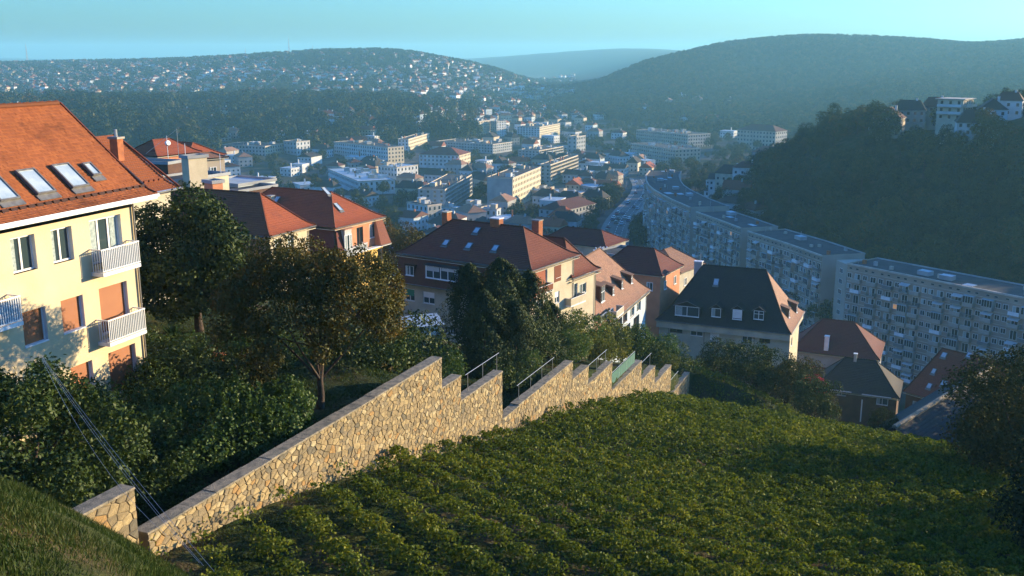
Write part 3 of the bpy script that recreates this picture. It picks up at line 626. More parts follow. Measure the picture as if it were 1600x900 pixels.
def slope(mb, eL, eR, rR, rL, m, course=0.33, thick=0.04, kick=0.0, kt=0.28, rnd=0.0):
    eL, eR, rR, rL = map(Vector, (eL, eR, rR, rL)); nrm = (eR - eL).cross(rL - eL if (rL - eL).length > 1e-6 else rR - eL).normalized()
    if nrm.z < 0: nrm = -nrm
    ln = ((rL + rR) / 2 - (eL + eR) / 2).length; n = max(2, int(ln / course)); ax = (eR - eL).normalized(); mb_ = mb
    def P(a, b, t, off):
        p = a.lerp(b, t) + nrm * off
        if kick: p.z += kick * max(0, 1 - t / kt) ** 2
        return p
    for i in range(n):
        t0, t1 = i / n, (i + 1) / n
        a, b = P(eL, rL, t0, thick), P(eR, rR, t0, thick); c, d = P(eR, rR, t1, 0.0), P(eL, rL, t1, 0.0)
        a0, b0 = P(eL, rL, t0, 0), P(eR, rR, t0, 0)
        uv = [((q - eL).dot(ax), tt * ln) for q, tt in ((a, t0), (b, t0), (c, t1), (d, t1))]
        if (c - d).length < 1e-4: mb.poly([a, b, c], m, uv[:3])
        else: mb.poly([a, b, c, d], m, uv)
        mb.poly([a0, b0, b, a], m, [(uv[0][0], uv[0][1]), (uv[1][0], uv[1][1]), (uv[1][0], uv[1][1] - .04), (uv[0][0], uv[0][1] - .04)])
def ridgecap(mb, p0, p1, m, r=0.13, step=0.45):
    p0, p1 = Vector(p0), Vector(p1); n = max(1, int((p1 - p0).length / step))
    for i in range(n): mb.tube(p0.lerp(p1, i / n), p0.lerp(p1, (i + 1.04) / n), r * 1.05, r * 0.88, m, 6, True)
def gutter(root, pts, m='lead', r=0.07):
    mb = MB()
    for a, b in zip(pts[:-1], pts[1:]): mb.tube(a, b, r, r, m, 6)
    mb.build('gutter', root)
def hiproof(root, x0, y0, x1, y1, ze, rise, in0, in1, m, axis='y', over=0.5, course=0.33, kick=0.25, name='roof', caps=True, soffit='cream', glab=None):
    """rectangle x0..x1, y0..y1 (wall lines); ridge along axis, inset in0/in1 from the two ends (0 = gable)"""
    mb = MB(); X0, Y0, X1, Y1 = x0 - over, y0 - over, x1 + over, y1 + over
    if axis == 'y':
        mx = (X0 + X1) / 2; r0 = (mx, Y0 + in0 + (0 if in0 == 0 else over * 0), ze + rise); r1 = (mx, Y1 - in1, ze + rise)
        A, B, C, D = (X0, Y0, ze), (X0, Y1, ze), (X1, Y1, ze), (X1, Y0, ze)
        slope(mb, B, A, r0, r1, m, course, kick=kick); slope(mb, D, C, r1, r0, m, course, kick=kick)
        slope(mb, A, D, r0, r0, m, course, kick=kick if in0 else 0); slope(mb, C, B, r1, r1, m, course, kick=kick if in1 else 0)
    else:
        my = (Y0 + Y1) / 2; r0 = (X0 + in0, my, ze + rise); r1 = (X1 - in1, my, ze + rise)
        A, B, C, D = (X0, Y0, ze), (X1, Y0, ze), (X1, Y1, ze), (X0, Y1, ze)
        slope(mb, A, B, r1, r0, m, course, kick=kick); slope(mb, C, D, r0, r1, m, course, kick=kick)
        slope(mb, D, A, r0, r0, m, course, kick=kick if in0 else 0); slope(mb, B, C, r1, r1, m, course, kick=kick if in1 else 0)
    mb.poly([(X0, Y0, ze - .06), (X1, Y0, ze - .06), (X1, Y1, ze - .06), (X0, Y1, ze - .06)], soffit)
    for a, b in (((X0, Y0), (X1, Y0)), ((X1, Y0), (X1, Y1)), ((X1, Y1), (X0, Y1)), ((X0, Y1), (X0, Y0))):
        mb.poly([(*a, ze - .06), (*b, ze - .06), (*b, ze + .03 + (0)), (*a, ze + .03)], soffit)
    mb.build(name, root)
    if caps:
        c = MB(); k = ze + kick; ridgecap(c, r0, r1, m)
        for q, r in (((A, r0), (B if axis == 'y' else D, r1 if axis == 'y' else r0), (C, r1), (D if axis == 'y' else B, r0 if axis == 'y' else r1))):
            a = Vector(q); b = Vector(r); N = 6
            for i in range(N):
                def pt(t): v = a.lerp(b, t); v.z += kick * max(0, 1 - t / .28) ** 2 + .04; return v
                c.tube(pt(i / N), pt((i + 1) / N), 0.12, 0.11, m, 5, False)
        c.build('ridge_tiles', root)
    return r0, r1
def chimney(root, x, y, z, w_, d, h, m='brick', cap='grey', pots=0):
    mb = MB(); mb.box((x - w_ / 2, y - d / 2, z - 1.2), (x + w_ / 2, y + d / 2, z + h), m); o = mb.build('chimney', root)
    MB().box((x - w_ / 2 - .08, y - d / 2 - .08, z + h), (x + w_ / 2 + .08, y + d / 2 + .08, z + h + .12), cap).build('chimney_cap', o)
    for i in range(pots):
        px = x + (i - (pots - 1) / 2) * 0.35; MB().tube((px, y, z + h + .12), (px, y, z + h + .55), .1, .09, 'metal', 8).build('chimney_pot', o)
def skylight(root, M, w_, h_):
    f = MB(); t = 0.07
    f.box((0, 0, 0), (t, h_, .13), 'lead'); f.box((w_ - t, 0, 0), (w_, h_, .13), 'lead'); f.box((t, 0, 0), (w_ - t, t, .13), 'lead'); f.box((t, h_ - t, 0), (w_ - t, h_, .13), 'lead'); f.box((-.08, -.28, 0), (w_ + .08, -.003, .04), 'lead')
    o = f.build('skylight', root, M); MB().box((t, t, .05), (w_ - t, h_ - t, .09), 'skyglass').build('pane', o); return o
def slopeM(p, ax, up):
    ax = Vector(ax).normalized(); up = Vector(up); up = (up - ax * up.dot(ax)).normalized(); n = ax.cross(up)
    return Matrix(((ax.x, up.x, n.x, p[0]), (ax.y, up.y, n.y, p[1]), (ax.z, up.z, n.z, p[2]), (0, 0, 0, 1)))
def downpipe(root, p, z0, z1): MB().tube((*p, z0), (*p, z1), .05, m='lead').build('downpipe', root)
class House:
    """root Empty at the near corner; converts sight lines to face coordinates"""
    def __init__(s, name, label, cx, cy, head, zg, cat='house', group=None):
        s.h = math.radians(head); s.a = np.array([math.sin(s.h), math.cos(s.h)]); s.b = np.array([-math.cos(s.h), math.sin(s.h)]); s.c = np.array([cx, cy]); s.zg = zg
        s.root = thing(name, label, cat, (cx, cy, zg), math.pi / 2 - s.h, group)
    def onR(s, u, v, y0=0.0):   # right-hand face plane local y = y0
        r = ray(u, v); c = s.c + s.b * y0; k = np.linalg.solve(np.array([r[:2], -s.a]).T, c); return k[1], k[0] * r[2] - s.zg
    def onF(s, u, v, x0=0.0):   # front plane local x = x0
        r = ray(u, v); c = s.c + s.a * x0; k = np.linalg.solve(np.array([r[:2], -s.b]).T, c); return k[1], k[0] * r[2] - s.zg
    def winR(s, lst, y0=0.0):
        o = []
        for u0, v0, u1, v1, st in lst:
            a, t = s.onR(u0, v0, y0); b, z = s.onR(u1, v1, y0); o.append((a, z, b, t, st))
        return o
    def winF(s, W, lst, x0=0.0):
        o = []
        for u0, v0, u1, v1, st in lst:
            a, t = s.onF(u0, v0, x0); b, z = s.onF(u1, v1, x0); o.append((W - a, min(z, t - .4), W - b, t, st))
        return o
def dormer(root, M, w_, h_, dep, m, style='two', rm=None, flare=0.0, over=0.15, low=0.25):
    """box dormer: local x along face, -y outward, z up; front window"""
    mb = MB(); th = 0.09
    mb.box((-th, 0, 0), (0, dep, h_), m); mb.box((w_, 0, 0), (w_ + th, dep, h_), m); mb.box((-th, 0.0, h_), (w_ + th, dep, h_ + .06), m)
    r = rm or m
    mb.poly([(-th - over, -over, h_ + .06), (w_ + th + over, -over, h_ + .06), (w_ + th + over, dep * 1.3, h_ + .06 + low), (-th - over, dep * 1.3, h_ + .06 + low)], r)
    mb.poly([(-th - over, -over, h_ + .0), (w_ + th + over, -over, h_ + .0), (w_ + th + over, -over, h_ + .06), (-th - over, -over, h_ + .06)], r)
    for x in (-th - over, w_ + th + over): mb.poly([(x, -over, h_ + .0), (x, -over, h_ + .06), (x, dep * 1.3, h_ + .06 + low), (x, dep * 1.3, h_)], r)
    o = mb.build('dormer', root, M); me, kids = wdata(w_, h_, style); f = link('window', me, o, TR(0, 0.02, 0))
    # panes merged into the dormer's second level
    for n, d in kids: link(n, d, o, TR(0, 0.02, 0))
    return o
def balcony(root, M, L_, dep, h=0.95, style='bars', pm='white', slab='white', label=None, side=True):
    """local x along face, projecting to -y, z=0 top of slab"""
    o = MB().box((0, -dep, -.16), (L_, 0.0, 0), slab).build('balcony_slab', root, M)
    rl = MB(); r = .03
    rl.box((0, -dep, h - .05), (L_, -dep + .05, h), pm); rl.box((0, -dep, .04), (L_, -dep + .04, .08), pm); rl.box((0, -dep + .05, h - .05), (.05, 0, h), pm); rl.box((L_ - .05, -dep + .05, h - .05), (L_, 0, h), pm)
    rl.build('top_rail', root, M)
    if style == 'bars':
        bb = MB(); n = int(L_ / .105)
        for i in range(n + 1): x = .02 + (L_ - .06) * i / n; bb.box((x, -dep + .01, .08), (x + .028, -dep + .035, h - .05), pm)
        n = int(dep / .105)
        for i in range(1, n): y = -dep + dep * i / n; bb.box((.01, y, 0.0), (.035, y + .028, h - .05), pm); bb.box((L_ - .035, y, 0), (L_ - .01, y + .028, h - .05), pm)
        bb.build('balusters', root, M, kind='stuff')
        MB().box((.045, -dep + .05, .05), (L_ - .045, -dep + .056, h - .1), 'sheet').build('screen', root, M)
    else:
        b = MB(); b.box((.0, -dep, 0.0), (L_, -dep + .06, h - .055), style); b.box((0, -dep + .06, 0), (.06, 0, h - .055), style); b.box((L_ - .06, -dep + .06, 0), (L_, 0, h - .055), style); b.build('parapet', root, M)
    return o
# ------------------------------------------------------------------ the yellow house on the left
H1 = House('yellow_house', 'tall yellow house with bright orange tiled roof at the left edge', -16.5, 43.04, 19.23, -14.9)
def build_h1():
    r = H1.root; L0 = 17.0; W = 8.4
    # here the visible face is the long right-hand one, running back towards the camera: local x from -L0 to 0
    wz = 8.45
    raw = [(15, 373, 60, 425, 'two'), (78, 356, 117, 408, 'two'), (138, 341, 194, 403, 'three'), (33, 486, 77, 540, 'shutter'), (94, 467, 135, 519, 'shutter'), (154, 451, 204, 507, 'shutter'), (169, 554, 217, 603, 'shutter'), (110, 572, 150, 622, 'shutter')]
    wins = []
    for u0, v0, u1, v1, st in raw:
        a, t = H1.onR(u0, v0); b, _ = H1.onR(u1, v1); _, z = H1.onR(u1, v1)
        wins.append([a + L0, z, b + L0, t, st])
    # level the openings of each storey
    for grp, zt, zb in (((0, 1), 8.20, 6.82), ((2,), 8.25, 6.35), ((3, 4), 5.30, 3.95), ((5,), 5.32, 3.35), ((6, 7), 2.45, 0.95)):
        for i in grp: wins[i][3] = zt; wins[i][1] = zb
    wins[6][1] = 0.5
    extra = []
    for dx in (-4.4, -6.7, -9.0):
        for zt, zb, st in ((8.2, 6.82, 'two'), (5.3, 3.95, 'two'), (2.45, 0.95, 'shutter')): extra.append([wins[0][0] + dx, zb, wins[0][0] + dx + 1.15, zt, st])
    wins += extra
    mb = MB(); winset(r, mb, TR(-L0, 0, 0), L0, -1.5, wz, [tuple(q) for q in wins], 'yellow', 0.24)
    # reveal sides read white in the photo: thin painted jambs
    jm = MB()
    for a, b, c, d, st in wins[:8]: jm.T = TR(-L0, 0, 0); jm.box((c - 0.012, 0.01, b + .01), (c - 0.002, 0.17, d - .01), 'white')
    jm.build('painted_jambs', r, kind='stuff')
    mb.poly([(0, 0, -1.5), (0, W, -1.5), (0, W, wz), (0, W / 2, wz + 3.8), (0, 0, wz)], 'yellow')
    mb.poly([(-L0, W, -1.5), (-L0, 0, -1.5), (-L0, 0, wz), (-L0, W / 2, wz + 3.8), (-L0, W, wz)], 'yellow')
    mb.poly([(0, W, -1.5), (-L0, W, -1.5), (-L0, W, wz), (0, W, wz)], 'yellow')
    mb.build('wall', r)
    # roof: gabled, real overlapping tiles
    o = 0.72; ze = 8.62; X0, X1 = -L0 - .5, 0.75; rise = 4.15; Yr = 4.1
    def pt(x, t, off=0):  # point up the slope
        y = -o + (Yr + o) * t; z = ze + rise * t + 0.35 * max(0, 1 - t / .22) ** 2; return Vector((x, y, z + off))
    base = MB(); n = 14
    for i in range(n):
        a, b = i / n, (i + 1) / n; base.poly([pt(X0, a, -.06), pt(X1, a, -.06), pt(X1, b, -.06), pt(X0, b, -.06)], 'roof_red')
    slope(base, (X1, 2 * Yr + o, ze), (X0, 2 * Yr + o, ze), (X0, Yr, ze + rise), (X1, Yr, ze + rise), 'roof_orange', 0.3)
    base.poly([pt(X1, 0, -.12), pt(X1, 1, -.12), (X1, 2 * Yr + o, ze - .1)], 'cream')
    rf = base.build('roof', r)
    V = []; Q = []; tn = []; rr = random.Random(4); cw, nrows = 0.19, 34; ln = math.hypot(Yr + o, rise)
    for j in range(nrows):
        t0 = j / nrows; t1 = min(1.0, (j + 1.55) / nrows); off = (j % 2) * cw / 2; x = X0 - off
        while x < X1:
            xa = max(X0, x) + .005; xb = min(X1, x + cw) - .005; x += cw
            if xb - xa < .04: continue
            lift = .030 + rr.uniform(-.006, .012); tt = rr.random() ** 1.0
            a = pt(xa, t0, lift); b = pt(xb, t0, lift + rr.uniform(-.006, .006)); c = pt(xb, t1, .004); d = pt(xa, t1, .004)
            a.y -= rr.uniform(0, .012)
            e = pt(xa, t0, lift - .022); f = pt(xb, t0, lift - .022); k = len(V)
            V += [a, b, c, d, e, f]; Q += [(k, k + 1, k + 2, k + 3), (k + 4, k + 5, k + 1, k), (k + 5, k + 2, k + 2, k + 1)][:2]; tn += [tt, tt]
    me = bpy.data.meshes.new('roof_tiles'); me.from_pydata([tuple(v) for v in V], [], Q)
    tm = bpy.data.materials.new('orange_plain_tiles'); tm.use_nodes = True; Lk = tm.node_tree.links.new; b_ = tm.node_tree.nodes["Principled BSDF"]; b_.inputs["Roughness"].default_value = 0.8; b_.inputs["Specular IOR Level"].default_value = 0.2
    at = nod(tm, "ShaderNodeAttribute", attribute_name="leaf_tone"); rp = nod(tm, "ShaderNodeValToRGB"); ramp(rp, [(0, (0.265, 0.08, 0.027)), (0.5, (0.30, 0.093, 0.03)), (1, (0.345, 0.11, 0.035))]); Lk(at.outputs["Fac"], rp.inputs[0])
    tc = nod(tm, "ShaderNodeTexCoord"); nz = nod(tm, "ShaderNodeTexNoise"); nz.inputs["Scale"].default_value = 0.45; nz.inputs["Detail"].default_value = 9; nz.inputs["Roughness"].default_value = 0.72; Lk(tc.outputs["Object"], nz.inputs["Vector"])
    r2 = nod(tm, "ShaderNodeValToRGB"); ramp(r2, [(0.36, (1.08, 1.05, 1.0)), (0.56, (0.9, 0.88, 0.85)), (0.68, (0.42, 0.42, 0.42))]); Lk(nz.outputs[0], r2.inputs[0])
    mu = nod(tm, "ShaderNodeMix", data_type='RGBA', blend_type='MULTIPLY'); mu.inputs[0].default_value = 1; Lk(rp.outputs[0], mu.inputs[6]); Lk(r2.outputs[0], mu.inputs[7]); Lk(mu.outputs[2], b_.inputs["Base Color"])
    me.materials.append(tm); a_ = me.attributes.new("leaf_tone", 'FLOAT', 'FACE'); a_.data.foreach_set("value", tn); link('roof_tiles', me, r, kind='stuff')
    for i in range(int((X1 - X0) / .42)):
        x = X0 + .42 * i; q = pt(x, 1, .02); MB().tube(q, pt(x + .44, 1, .035), .105, .125, 'roof_orange', 7, False).build('ridge_tile', r)
    ver = MB(); 
    for i in range(12): ver.tube(pt(X1 - .02, i / 12, .02), pt(X1 - .02, (i + 1.05) / 12, .02), .055, .055, 'roof_red', 5, True)
    ver.build('verge_tiles', r)
    # snow guards in a dashed line
    i = 0; x = X0 + .3
    while x < X1 - .2:
        q = pt(x, .115, .0); s_ = MB(); s_.poly([q, pt(x + .30, .115, 0), pt(x + .30, .13, .13), pt(x, .13, .13)], 'roof_dark'); s_.poly([pt(x, .13, .13), pt(x + .30, .13, .13), pt(x + .3, .15, .02), pt(x, .15, .02)], 'roof_red'); s_.build('snow_guard', r); x += .42
    gutter(r, [(X0, -o - .06, ze + .27), (X1 + .02, -o - .06, ze + .27)], 'white', .075)
    MB().box((X0, -o, ze + .12), (X1, 0.0, ze + .2), 'white').build('soffit', r)
    # skylights
    for (u0, v0, w_, h_) in ((22, 270, .95, 1.35), (78, 262, .95, 1.35), (126, 259, .5, .75), (-38, 280, .95, 1.35)):
        best = None
        for t in np.linspace(.15, .95, 161):   # where the sight line meets the roof slope
            p = pt(0, t, .02); a, z = H1.onR(u0, v0, p.y); 
            if best is None or abs(z - p.z) < best[0]: best = (abs(z - p.z), a, t)
        p = pt(best[1], best[2], .045); up = pt(0, .9) - pt(0, .5); top = h_ / ln
        skylight(r, slopeM(pt(best[1], best[2] - top, .045), (1, 0, 0), up), w_, h_)
    # balconies on the right-hand bays
    for (u0, v0, u1, z0) in ((148, 420, 214, 6.10), (160, 525, 224, 3.10)):
        a, _ = H1.onR(u0, v0); M = TR(-2.86, 0, z0)
        balcony(r, M, 2.3, 0.62, 0.98)
    balcony(r, TR(wins[0][0] - L0 - 2.7, 0, 5.2), 2.3, 0.62, 0.98)
    # table and chair seen through the bars
    t = MB(); t.box((-2.2, -.52, 6.62), (-1.5, -.12, 6.66), 'white')
    for x in (-2.15, -1.58): t.box((x, -.48, 6.1), (x + .04, -.44, 6.62), 'white'); t.box((x, -.26, 6.1), (x + .04, -.22, 6.62), 'white')
    o_ = t.build('balcony_table', r)
    downpipe(r, (-0.12, -0.08), 0, 8.6)
    b = MB(); b.box((-8.0, -0.10, 8.36), (-7.75, -.0, 8.45), 'redpaint'); b.build('alarm_box', r)
build_h1()
# house behind it: only a roof slope, verge and chimney show
def build_h1b():
    e = aty(281, 299, 60); hd = 19.0; H = House('orange_roofed_house', 'house behind the yellow one, plain orange roof slope with a slim tall chimney', e[0], e[1], hd, -15.2)
    r = H.root; L0 = 12.0; W = 9.0; ze = e[2] + 15.2
    mb = MB(); mb.box((-L0, .6, -1), (-.1, W - .6, ze - .08), 'cream2'); mb.poly([(-.1, .6, ze - .1), (-.1, W - .6, ze - .1), (-.1, W / 2, ze + 3.0)], 'cream2'); mb.build('wall', r)
    ro = MB(); rise = 3.3
    slope(ro, (-L0, 0, ze), (0, 0, ze), (0, W / 2, ze + rise), (-L0, W / 2, ze + rise), 'roof_orange', 0.22, kick=.25); slope(ro, (0, W, ze), (-L0, W, ze), (-L0, W / 2, ze + rise), (0, W / 2, ze + rise), 'roof_orange', .3)
    ro.build('roof', r)
    v = MB(); v.tube((0, 0, ze + .28), (0, W / 2, ze + rise + .04), .07, .07, 'roof_red', 5); v.build('verge', r)
    sg = MB(); x = -L0
    while x < -.5: sg.box((x, .82, ze + .72), (x + .3, .9, ze + .84), 'roof_red'); x += .45
    sg.build('snow_guard', r); gutter(r, [(-L0, -.05, ze + .2), (0.3, -.05, ze + .2)], 'metal', .08)
    a, z = H.onR(184, 240, W / 2 - .5)
    # chimney standing on the slope near the ridge
    yy = min(np.linspace(W / 2, .3, 120), key=lambda q: abs(H.onR(184, 246, q)[1] - (ze + rise * q / (W / 2)))); a, z = H.onR(184, 246, yy)
    zc = H.onR(184, 217, yy)[1]; chimney(r, a, yy, z, .5, .55, max(1.1, zc - z), 'brick', 'lead', 1)
build_h1b()
# ------------------------------------------------------------------ houses beyond the garden
def onslope(H, u, v, fn, ts):
    """walk up a roof plane: fn(t)->(local y or x, z); returns face coordinate"""
    best = None
    for t in ts:
        yy, zz = fn(t); a, z = H.onR(u, v, yy)
        if best is None or abs(z - zz) < best[0]: best = (abs(z - zz), a, yy, zz, t)
    return best
def h2():
    H = House('hipped_house', 'house with smooth red hipped roof and two tall white windows between dark and autumn trees', -25.35, 102.3, 24.9, -25.5); r = H.root; L_, W, ze = 6.9, 19.0, 6.8; o = .45
    mb = MB(); wr = H.winR([(429, 374, 441, 398, 'two'), (449, 367, 460, 392, 'two'), (430, 412, 441, 432, 'two')], .0)
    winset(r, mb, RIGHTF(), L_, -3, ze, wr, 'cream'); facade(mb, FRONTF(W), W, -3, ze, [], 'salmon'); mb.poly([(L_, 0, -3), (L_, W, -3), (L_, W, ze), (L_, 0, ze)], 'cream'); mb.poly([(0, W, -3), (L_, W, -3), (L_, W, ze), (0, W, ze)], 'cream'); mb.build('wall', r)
    hiproof(r, 0, 0, L_, W, ze, 4.1, 4.2, 3.8, 'roof_red', 'y', .55, .28, .35)
    gutter(r, [(-.55, -.6, ze + .25), (L_ + .55, -.6, ze + .25)]); gutter(r, [(-.6, -.55, ze + .25), (-.6, W, ze + .25)]); downpipe(r, (L_ - .15, -.09), 0, ze); 
def h3():
    H = House('mansard_house', 'mansard-roofed ochre house with glazed loggia and two skylights on the sunny red slope', -23.6, 130.6, 28.8, -31.4); r = H.root; L_, W, ze = 10.2, 19.0, 8.75; zl = 5.2; o = .35; fl = 1.0
    mb = MB(); low = H.winR([(569, 395, 579, 414, 'dark'), (590, 389, 599, 406, 'dark'), (545, 402, 555, 422, 'dark')], -.3)
    winset(r, mb, RIGHTF(0, -.3), L_, -3, zl, low, 'ochre'); facade(mb, FRONTF(W), W, -3, zl, [], 'ochre')
    up = H.winR([(557, 356, 568, 382, 'dark'), (577, 351, 587, 370, 'two')], 0.0); 
    winset(r, mb, RIGHTF(), L_, zl, ze, up, 'salmon'); mb.poly([(L_, 0, -3), (L_, W, -3), (L_, W, ze), (L_, 0, ze)], 'ochre'); mb.poly([(0, W, -3), (L_, W, -3), (L_, W, ze), (0, W, ze)], 'ochre'); mb.build('wall', r)
    m = MB()   # steep lower slopes: front, and at both ends of the right face
    slope(m, (-fl, W, zl), (-fl, -.6, zl), (-.1, -.1, ze), (-.1, W, ze), 'roof_maroon', .3)
    s0 = H.onR(587.5, 360, -.3)[0]
    slope(m, (s0, -1.1, zl), (L_ + fl, -1.1, zl), (L_ + .1, -.25, ze), (s0, -.25, ze), 'roof_brown', .3); m.poly([(s0, -1.1, zl), (s0, -.25, ze), (s0, 0, ze), (s0, 0, zl)], 'salmon')
    slope(m, (L_ + fl, -1.1, zl), (L_ + fl, W, zl), (L_ + .1, W, ze), (L_ + .1, -.25, ze), 'roof_brown', .3)
    slope(m, (-.6, -1.1, zl), (.9, -1.1, zl), (.9, -.25, ze), (-.1, -.25, ze), 'roof_maroon', .3)
    m.build('mansard_slope', r)
    MB().box((-.5, -1.12, zl - .15), (L_ + fl, -.25, zl - .02), 'white').build('cornice', r)
    hiproof(r, 0, 0, L_, W, ze, 4.1, 5.0, 4.5, 'roof_red', 'y', .55, .28, .3)
    gutter(r, [(-.5, -.62, ze + .22), (L_ + .6, -.62, ze + .22)]); gutter(r, [(s0, -1.17, zl), (L_ + fl, -1.17, zl)]); downpipe(r, (L_ - .4, -.40), 0, zl)
    a, t = H.onR(538, 364, -1.0); b, z = H.onR(550, 391, -1.0)
    g = MB(); g.box((.95, -.95, zl + .02), (b + .1, 0.0, ze - .12), 'whitewall'); o1 = g.build('loggia', r); me, kids = wdata(1.6, 2.2, 'three'); w_ = link('window', me, o1, TR(b - 1.55, -1.04, zl + .5)); [link(n, d, o1, TR(b - 1.55, -1.04, zl + .5)) for n, d in kids]
    MB().box((.7, -1.25, ze - .12), (b + .4, 0, ze - .03), 'salmon').build('loggia_roof', r)
    balcony(r, TR(b + .25, -.3, zl + .02), 2.9, 1.0, 1.0, 'bars'); balcony(r, TR(b - 1.8, -1.0, zl - .9 + .9), 1.9, .5, .9, 'bars')
    for u, v, w_, h_ in ((512, 306, .8, 1.5), (531, 331, .8, 1.5)):
        fn = lambda t: (-.55 + 5.0 * t, ze + 4.1 * t); q = onslope(H, u, v, fn, np.linspace(.1, .95, 200)); skylight(r, slopeM((q[1], q[2], q[3] + .06), (1, 0, 0), (0, 5.0, 4.1)), w_, h_)
    yy, zz = 12.0, ze; 
    a = H.onF(424, 322, 1.5); chimney(r, 1.5, a[0], a[1] - .5, .7, .7, 1.9, 'cream2', 'grey', 0)
    a = H.onF(434, 306, 3.0); skylight(r, slopeM((2.2, a[0] + .4, ze + 4.1 * (2.75 / 5.05) + .1), (0, -1, 0), (5.05, 0, 4.1)), .8, 1.3)
def h4():
    H = House('apartment_villa', 'large villa with brown hipped roof, white dormers and brick chimneys behind the conifers', 2.05, 111.1, 32.7, -33.6); r = H.root; L_, W, ze = 10.2, 18.6, 9.35; zl = 6.1
    mb = MB()
    wr = H.winR([(835, 426, 855, 449, 'four'), (869, 413, 876, 432, 'two'), (836, 471, 849, 495, 'two'), (850, 466, 856, 496, 'one'), (867, 457, 874, 472, 'half'), (836, 507, 850, 526, 'two'), (862, 502, 872, 520, 'two')], 0)
    winset(r, mb, RIGHTF(), L_, -3, ze, wr, 'cream')
    wf = H.winF(W, [(633, 450, 648, 471, 'cross'), (661, 455, 679, 476, 'half'), (695, 509, 711, 524, 'four'), (742, 468, 760, 490, 'two'), (633, 496, 650, 516, 'two'), (662, 497, 679, 518, 'two')], 0)
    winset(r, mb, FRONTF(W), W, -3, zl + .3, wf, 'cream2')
    mb.poly([(L_, 0, -3), (L_, W, -3), (L_, W, ze), (L_, 0, ze)], 'cream'); mb.poly([(0, W, -3), (L_, W, -3), (L_, W, ze), (0, W, ze)], 'cream'); mb.build('wall', r)
    q = wf[0]; MB().box((W - 0 - 0, 0, 0), (0, 0, 0), 'green_blind')
    gb = MB(); gb.T = FRONTF(W); gb.box((q[0] + .1, .05, q[1] + (q[3] - q[1]) * .42), (q[2] - .1, .075, q[3] - .08), 'green_blind'); gb.build('green_blind', r)
    m = MB(); slope(m, (-.95, W + .5, zl), (-.95, -.25, zl), (-.15, 0.0, ze), (-.15, W + .3, ze), 'roof_dark', .28); m.poly([(-.95, -.25, zl), (-.15, -.02, ze), (0, -.02, ze), (0, -.02, zl)], 'roof_brown')
    m.poly([(-.95, -.25, zl), (-.95, W + .5, zl), (0, W + .5, zl), (0, -.02, zl)], 'cream2')
    # tile-hung cladding on the sunny end
    slope(m, (-.5, -.30, zl - .3), (3.3, -.12, zl + 1.0), (3.3, -.04, ze), (0, -.04, ze), 'roof_red', .28); m.build('mansard_slope', r)
    cl = MB(); cl.box((5.5, -.03, zl + 1.0), (7.1, -.003, ze - .2), 'roof_red'); cl.build('tile_cladding', r)
    hiproof(r, 0, 0, L_, W, ze, 4.15, 4.7, 4.7, 'roof_brown', 'y', .55, .3, .4, soffit='cream2')
    gutter(r, [(-.55, -.62, ze + .3), (L_ + .6, -.62, ze + .3)]); gutter(r, [(-.62, -.5, ze + .3), (-.62, W + .5, ze + .3)]); gutter(r, [(-1.0, -.25, zl), (-1.0, W + .5, zl)])
    # front dormers
    for u0, v0, u1, v1, st in ((634, 414, 647, 431, 'two'), (735, 426, 749, 444, 'one'), (790, 433, 801, 449, 'one')):
        a, t = H.onF(u0, v0, -.7); b, z = H.onF(u1, v1, -.7); wdt = a - b; dormer(r, TR(-.75, a, z) @ RZ(-math.pi / 2), wdt, t - z, 1.2, 'roof_dark', st, 'roof_dark')
    a, t = H.onF(666, 414, -.9); b, z = H.onF(712, 440, -.9)
    d = dormer(r, TR(-1.0, a, z) @ RZ(-math.pi / 2), a - b, t - z, 1.6, 'whitewall', 'four', 'dark')
    bx = MB(); bx.T = TR(-1.0, a, z) @ RZ(-math.pi / 2); bx.box((.15, -.02, .9), ((a - b) * .46, .0, t - z - .1), 'whitewall'); bx.box(((a - b) * .54, -.02, 1.1), (a - b - .15, .0, t - z - .1), 'whitewall'); bx.build('roller_blind', r)
    for u, v, w_ in ((742, 366, .8), (694, 385, .8), (730, 390, .8), (771, 394, .8)):
        best = None
        for t in np.linspace(.1, .95, 200):
            x = -.55 + 5.65 * t; s_, z = H.onF(u, v, x); d_ = abs(z - (ze + 4.15 * t))
            if best is None or d_ < best[0]: best = (d_, x, s_, ze + 4.15 * t)
        skylight(r, slopeM((best[1], best[2] + w_ / 2, best[3] + .08), (0, -1, 0), (5.65, 0, 4.15)), w_, 1.0)
    a = H.onF(698, 344, 5.1); chimney(r, 5.1, a[0], ze + 3.6, .95, .8, 1.4, 'brick', 'cream2')
    a = H.onF(776, 344, 5.1); chimney(r, 5.1, a[0], ze + 3.6, .95, 1.3, 1.25, 'brick', 'white')
    a = H.onR(845, 362, 6.0); chimney(r, 8.8, 4.4, ze + 1.8, .95, 1.0, 2.6, 'brick', 'lead')
    a, z = H.onR(836, 461, -.9); balcony(r, TR(a, 0, H.onR(836, 463, -1)[1]), 3.9, 1.0, .8, 'roof_red')
    a, z = H.onR(850, 505, -1); o = balcony(r, TR(a, 0, z), 3.2, 1.1, .95, 'bars', pm='redpaint')
    a = H.onR(887, 400)[0]; downpipe(r, (L_ - .12, -.08), 0, ze)
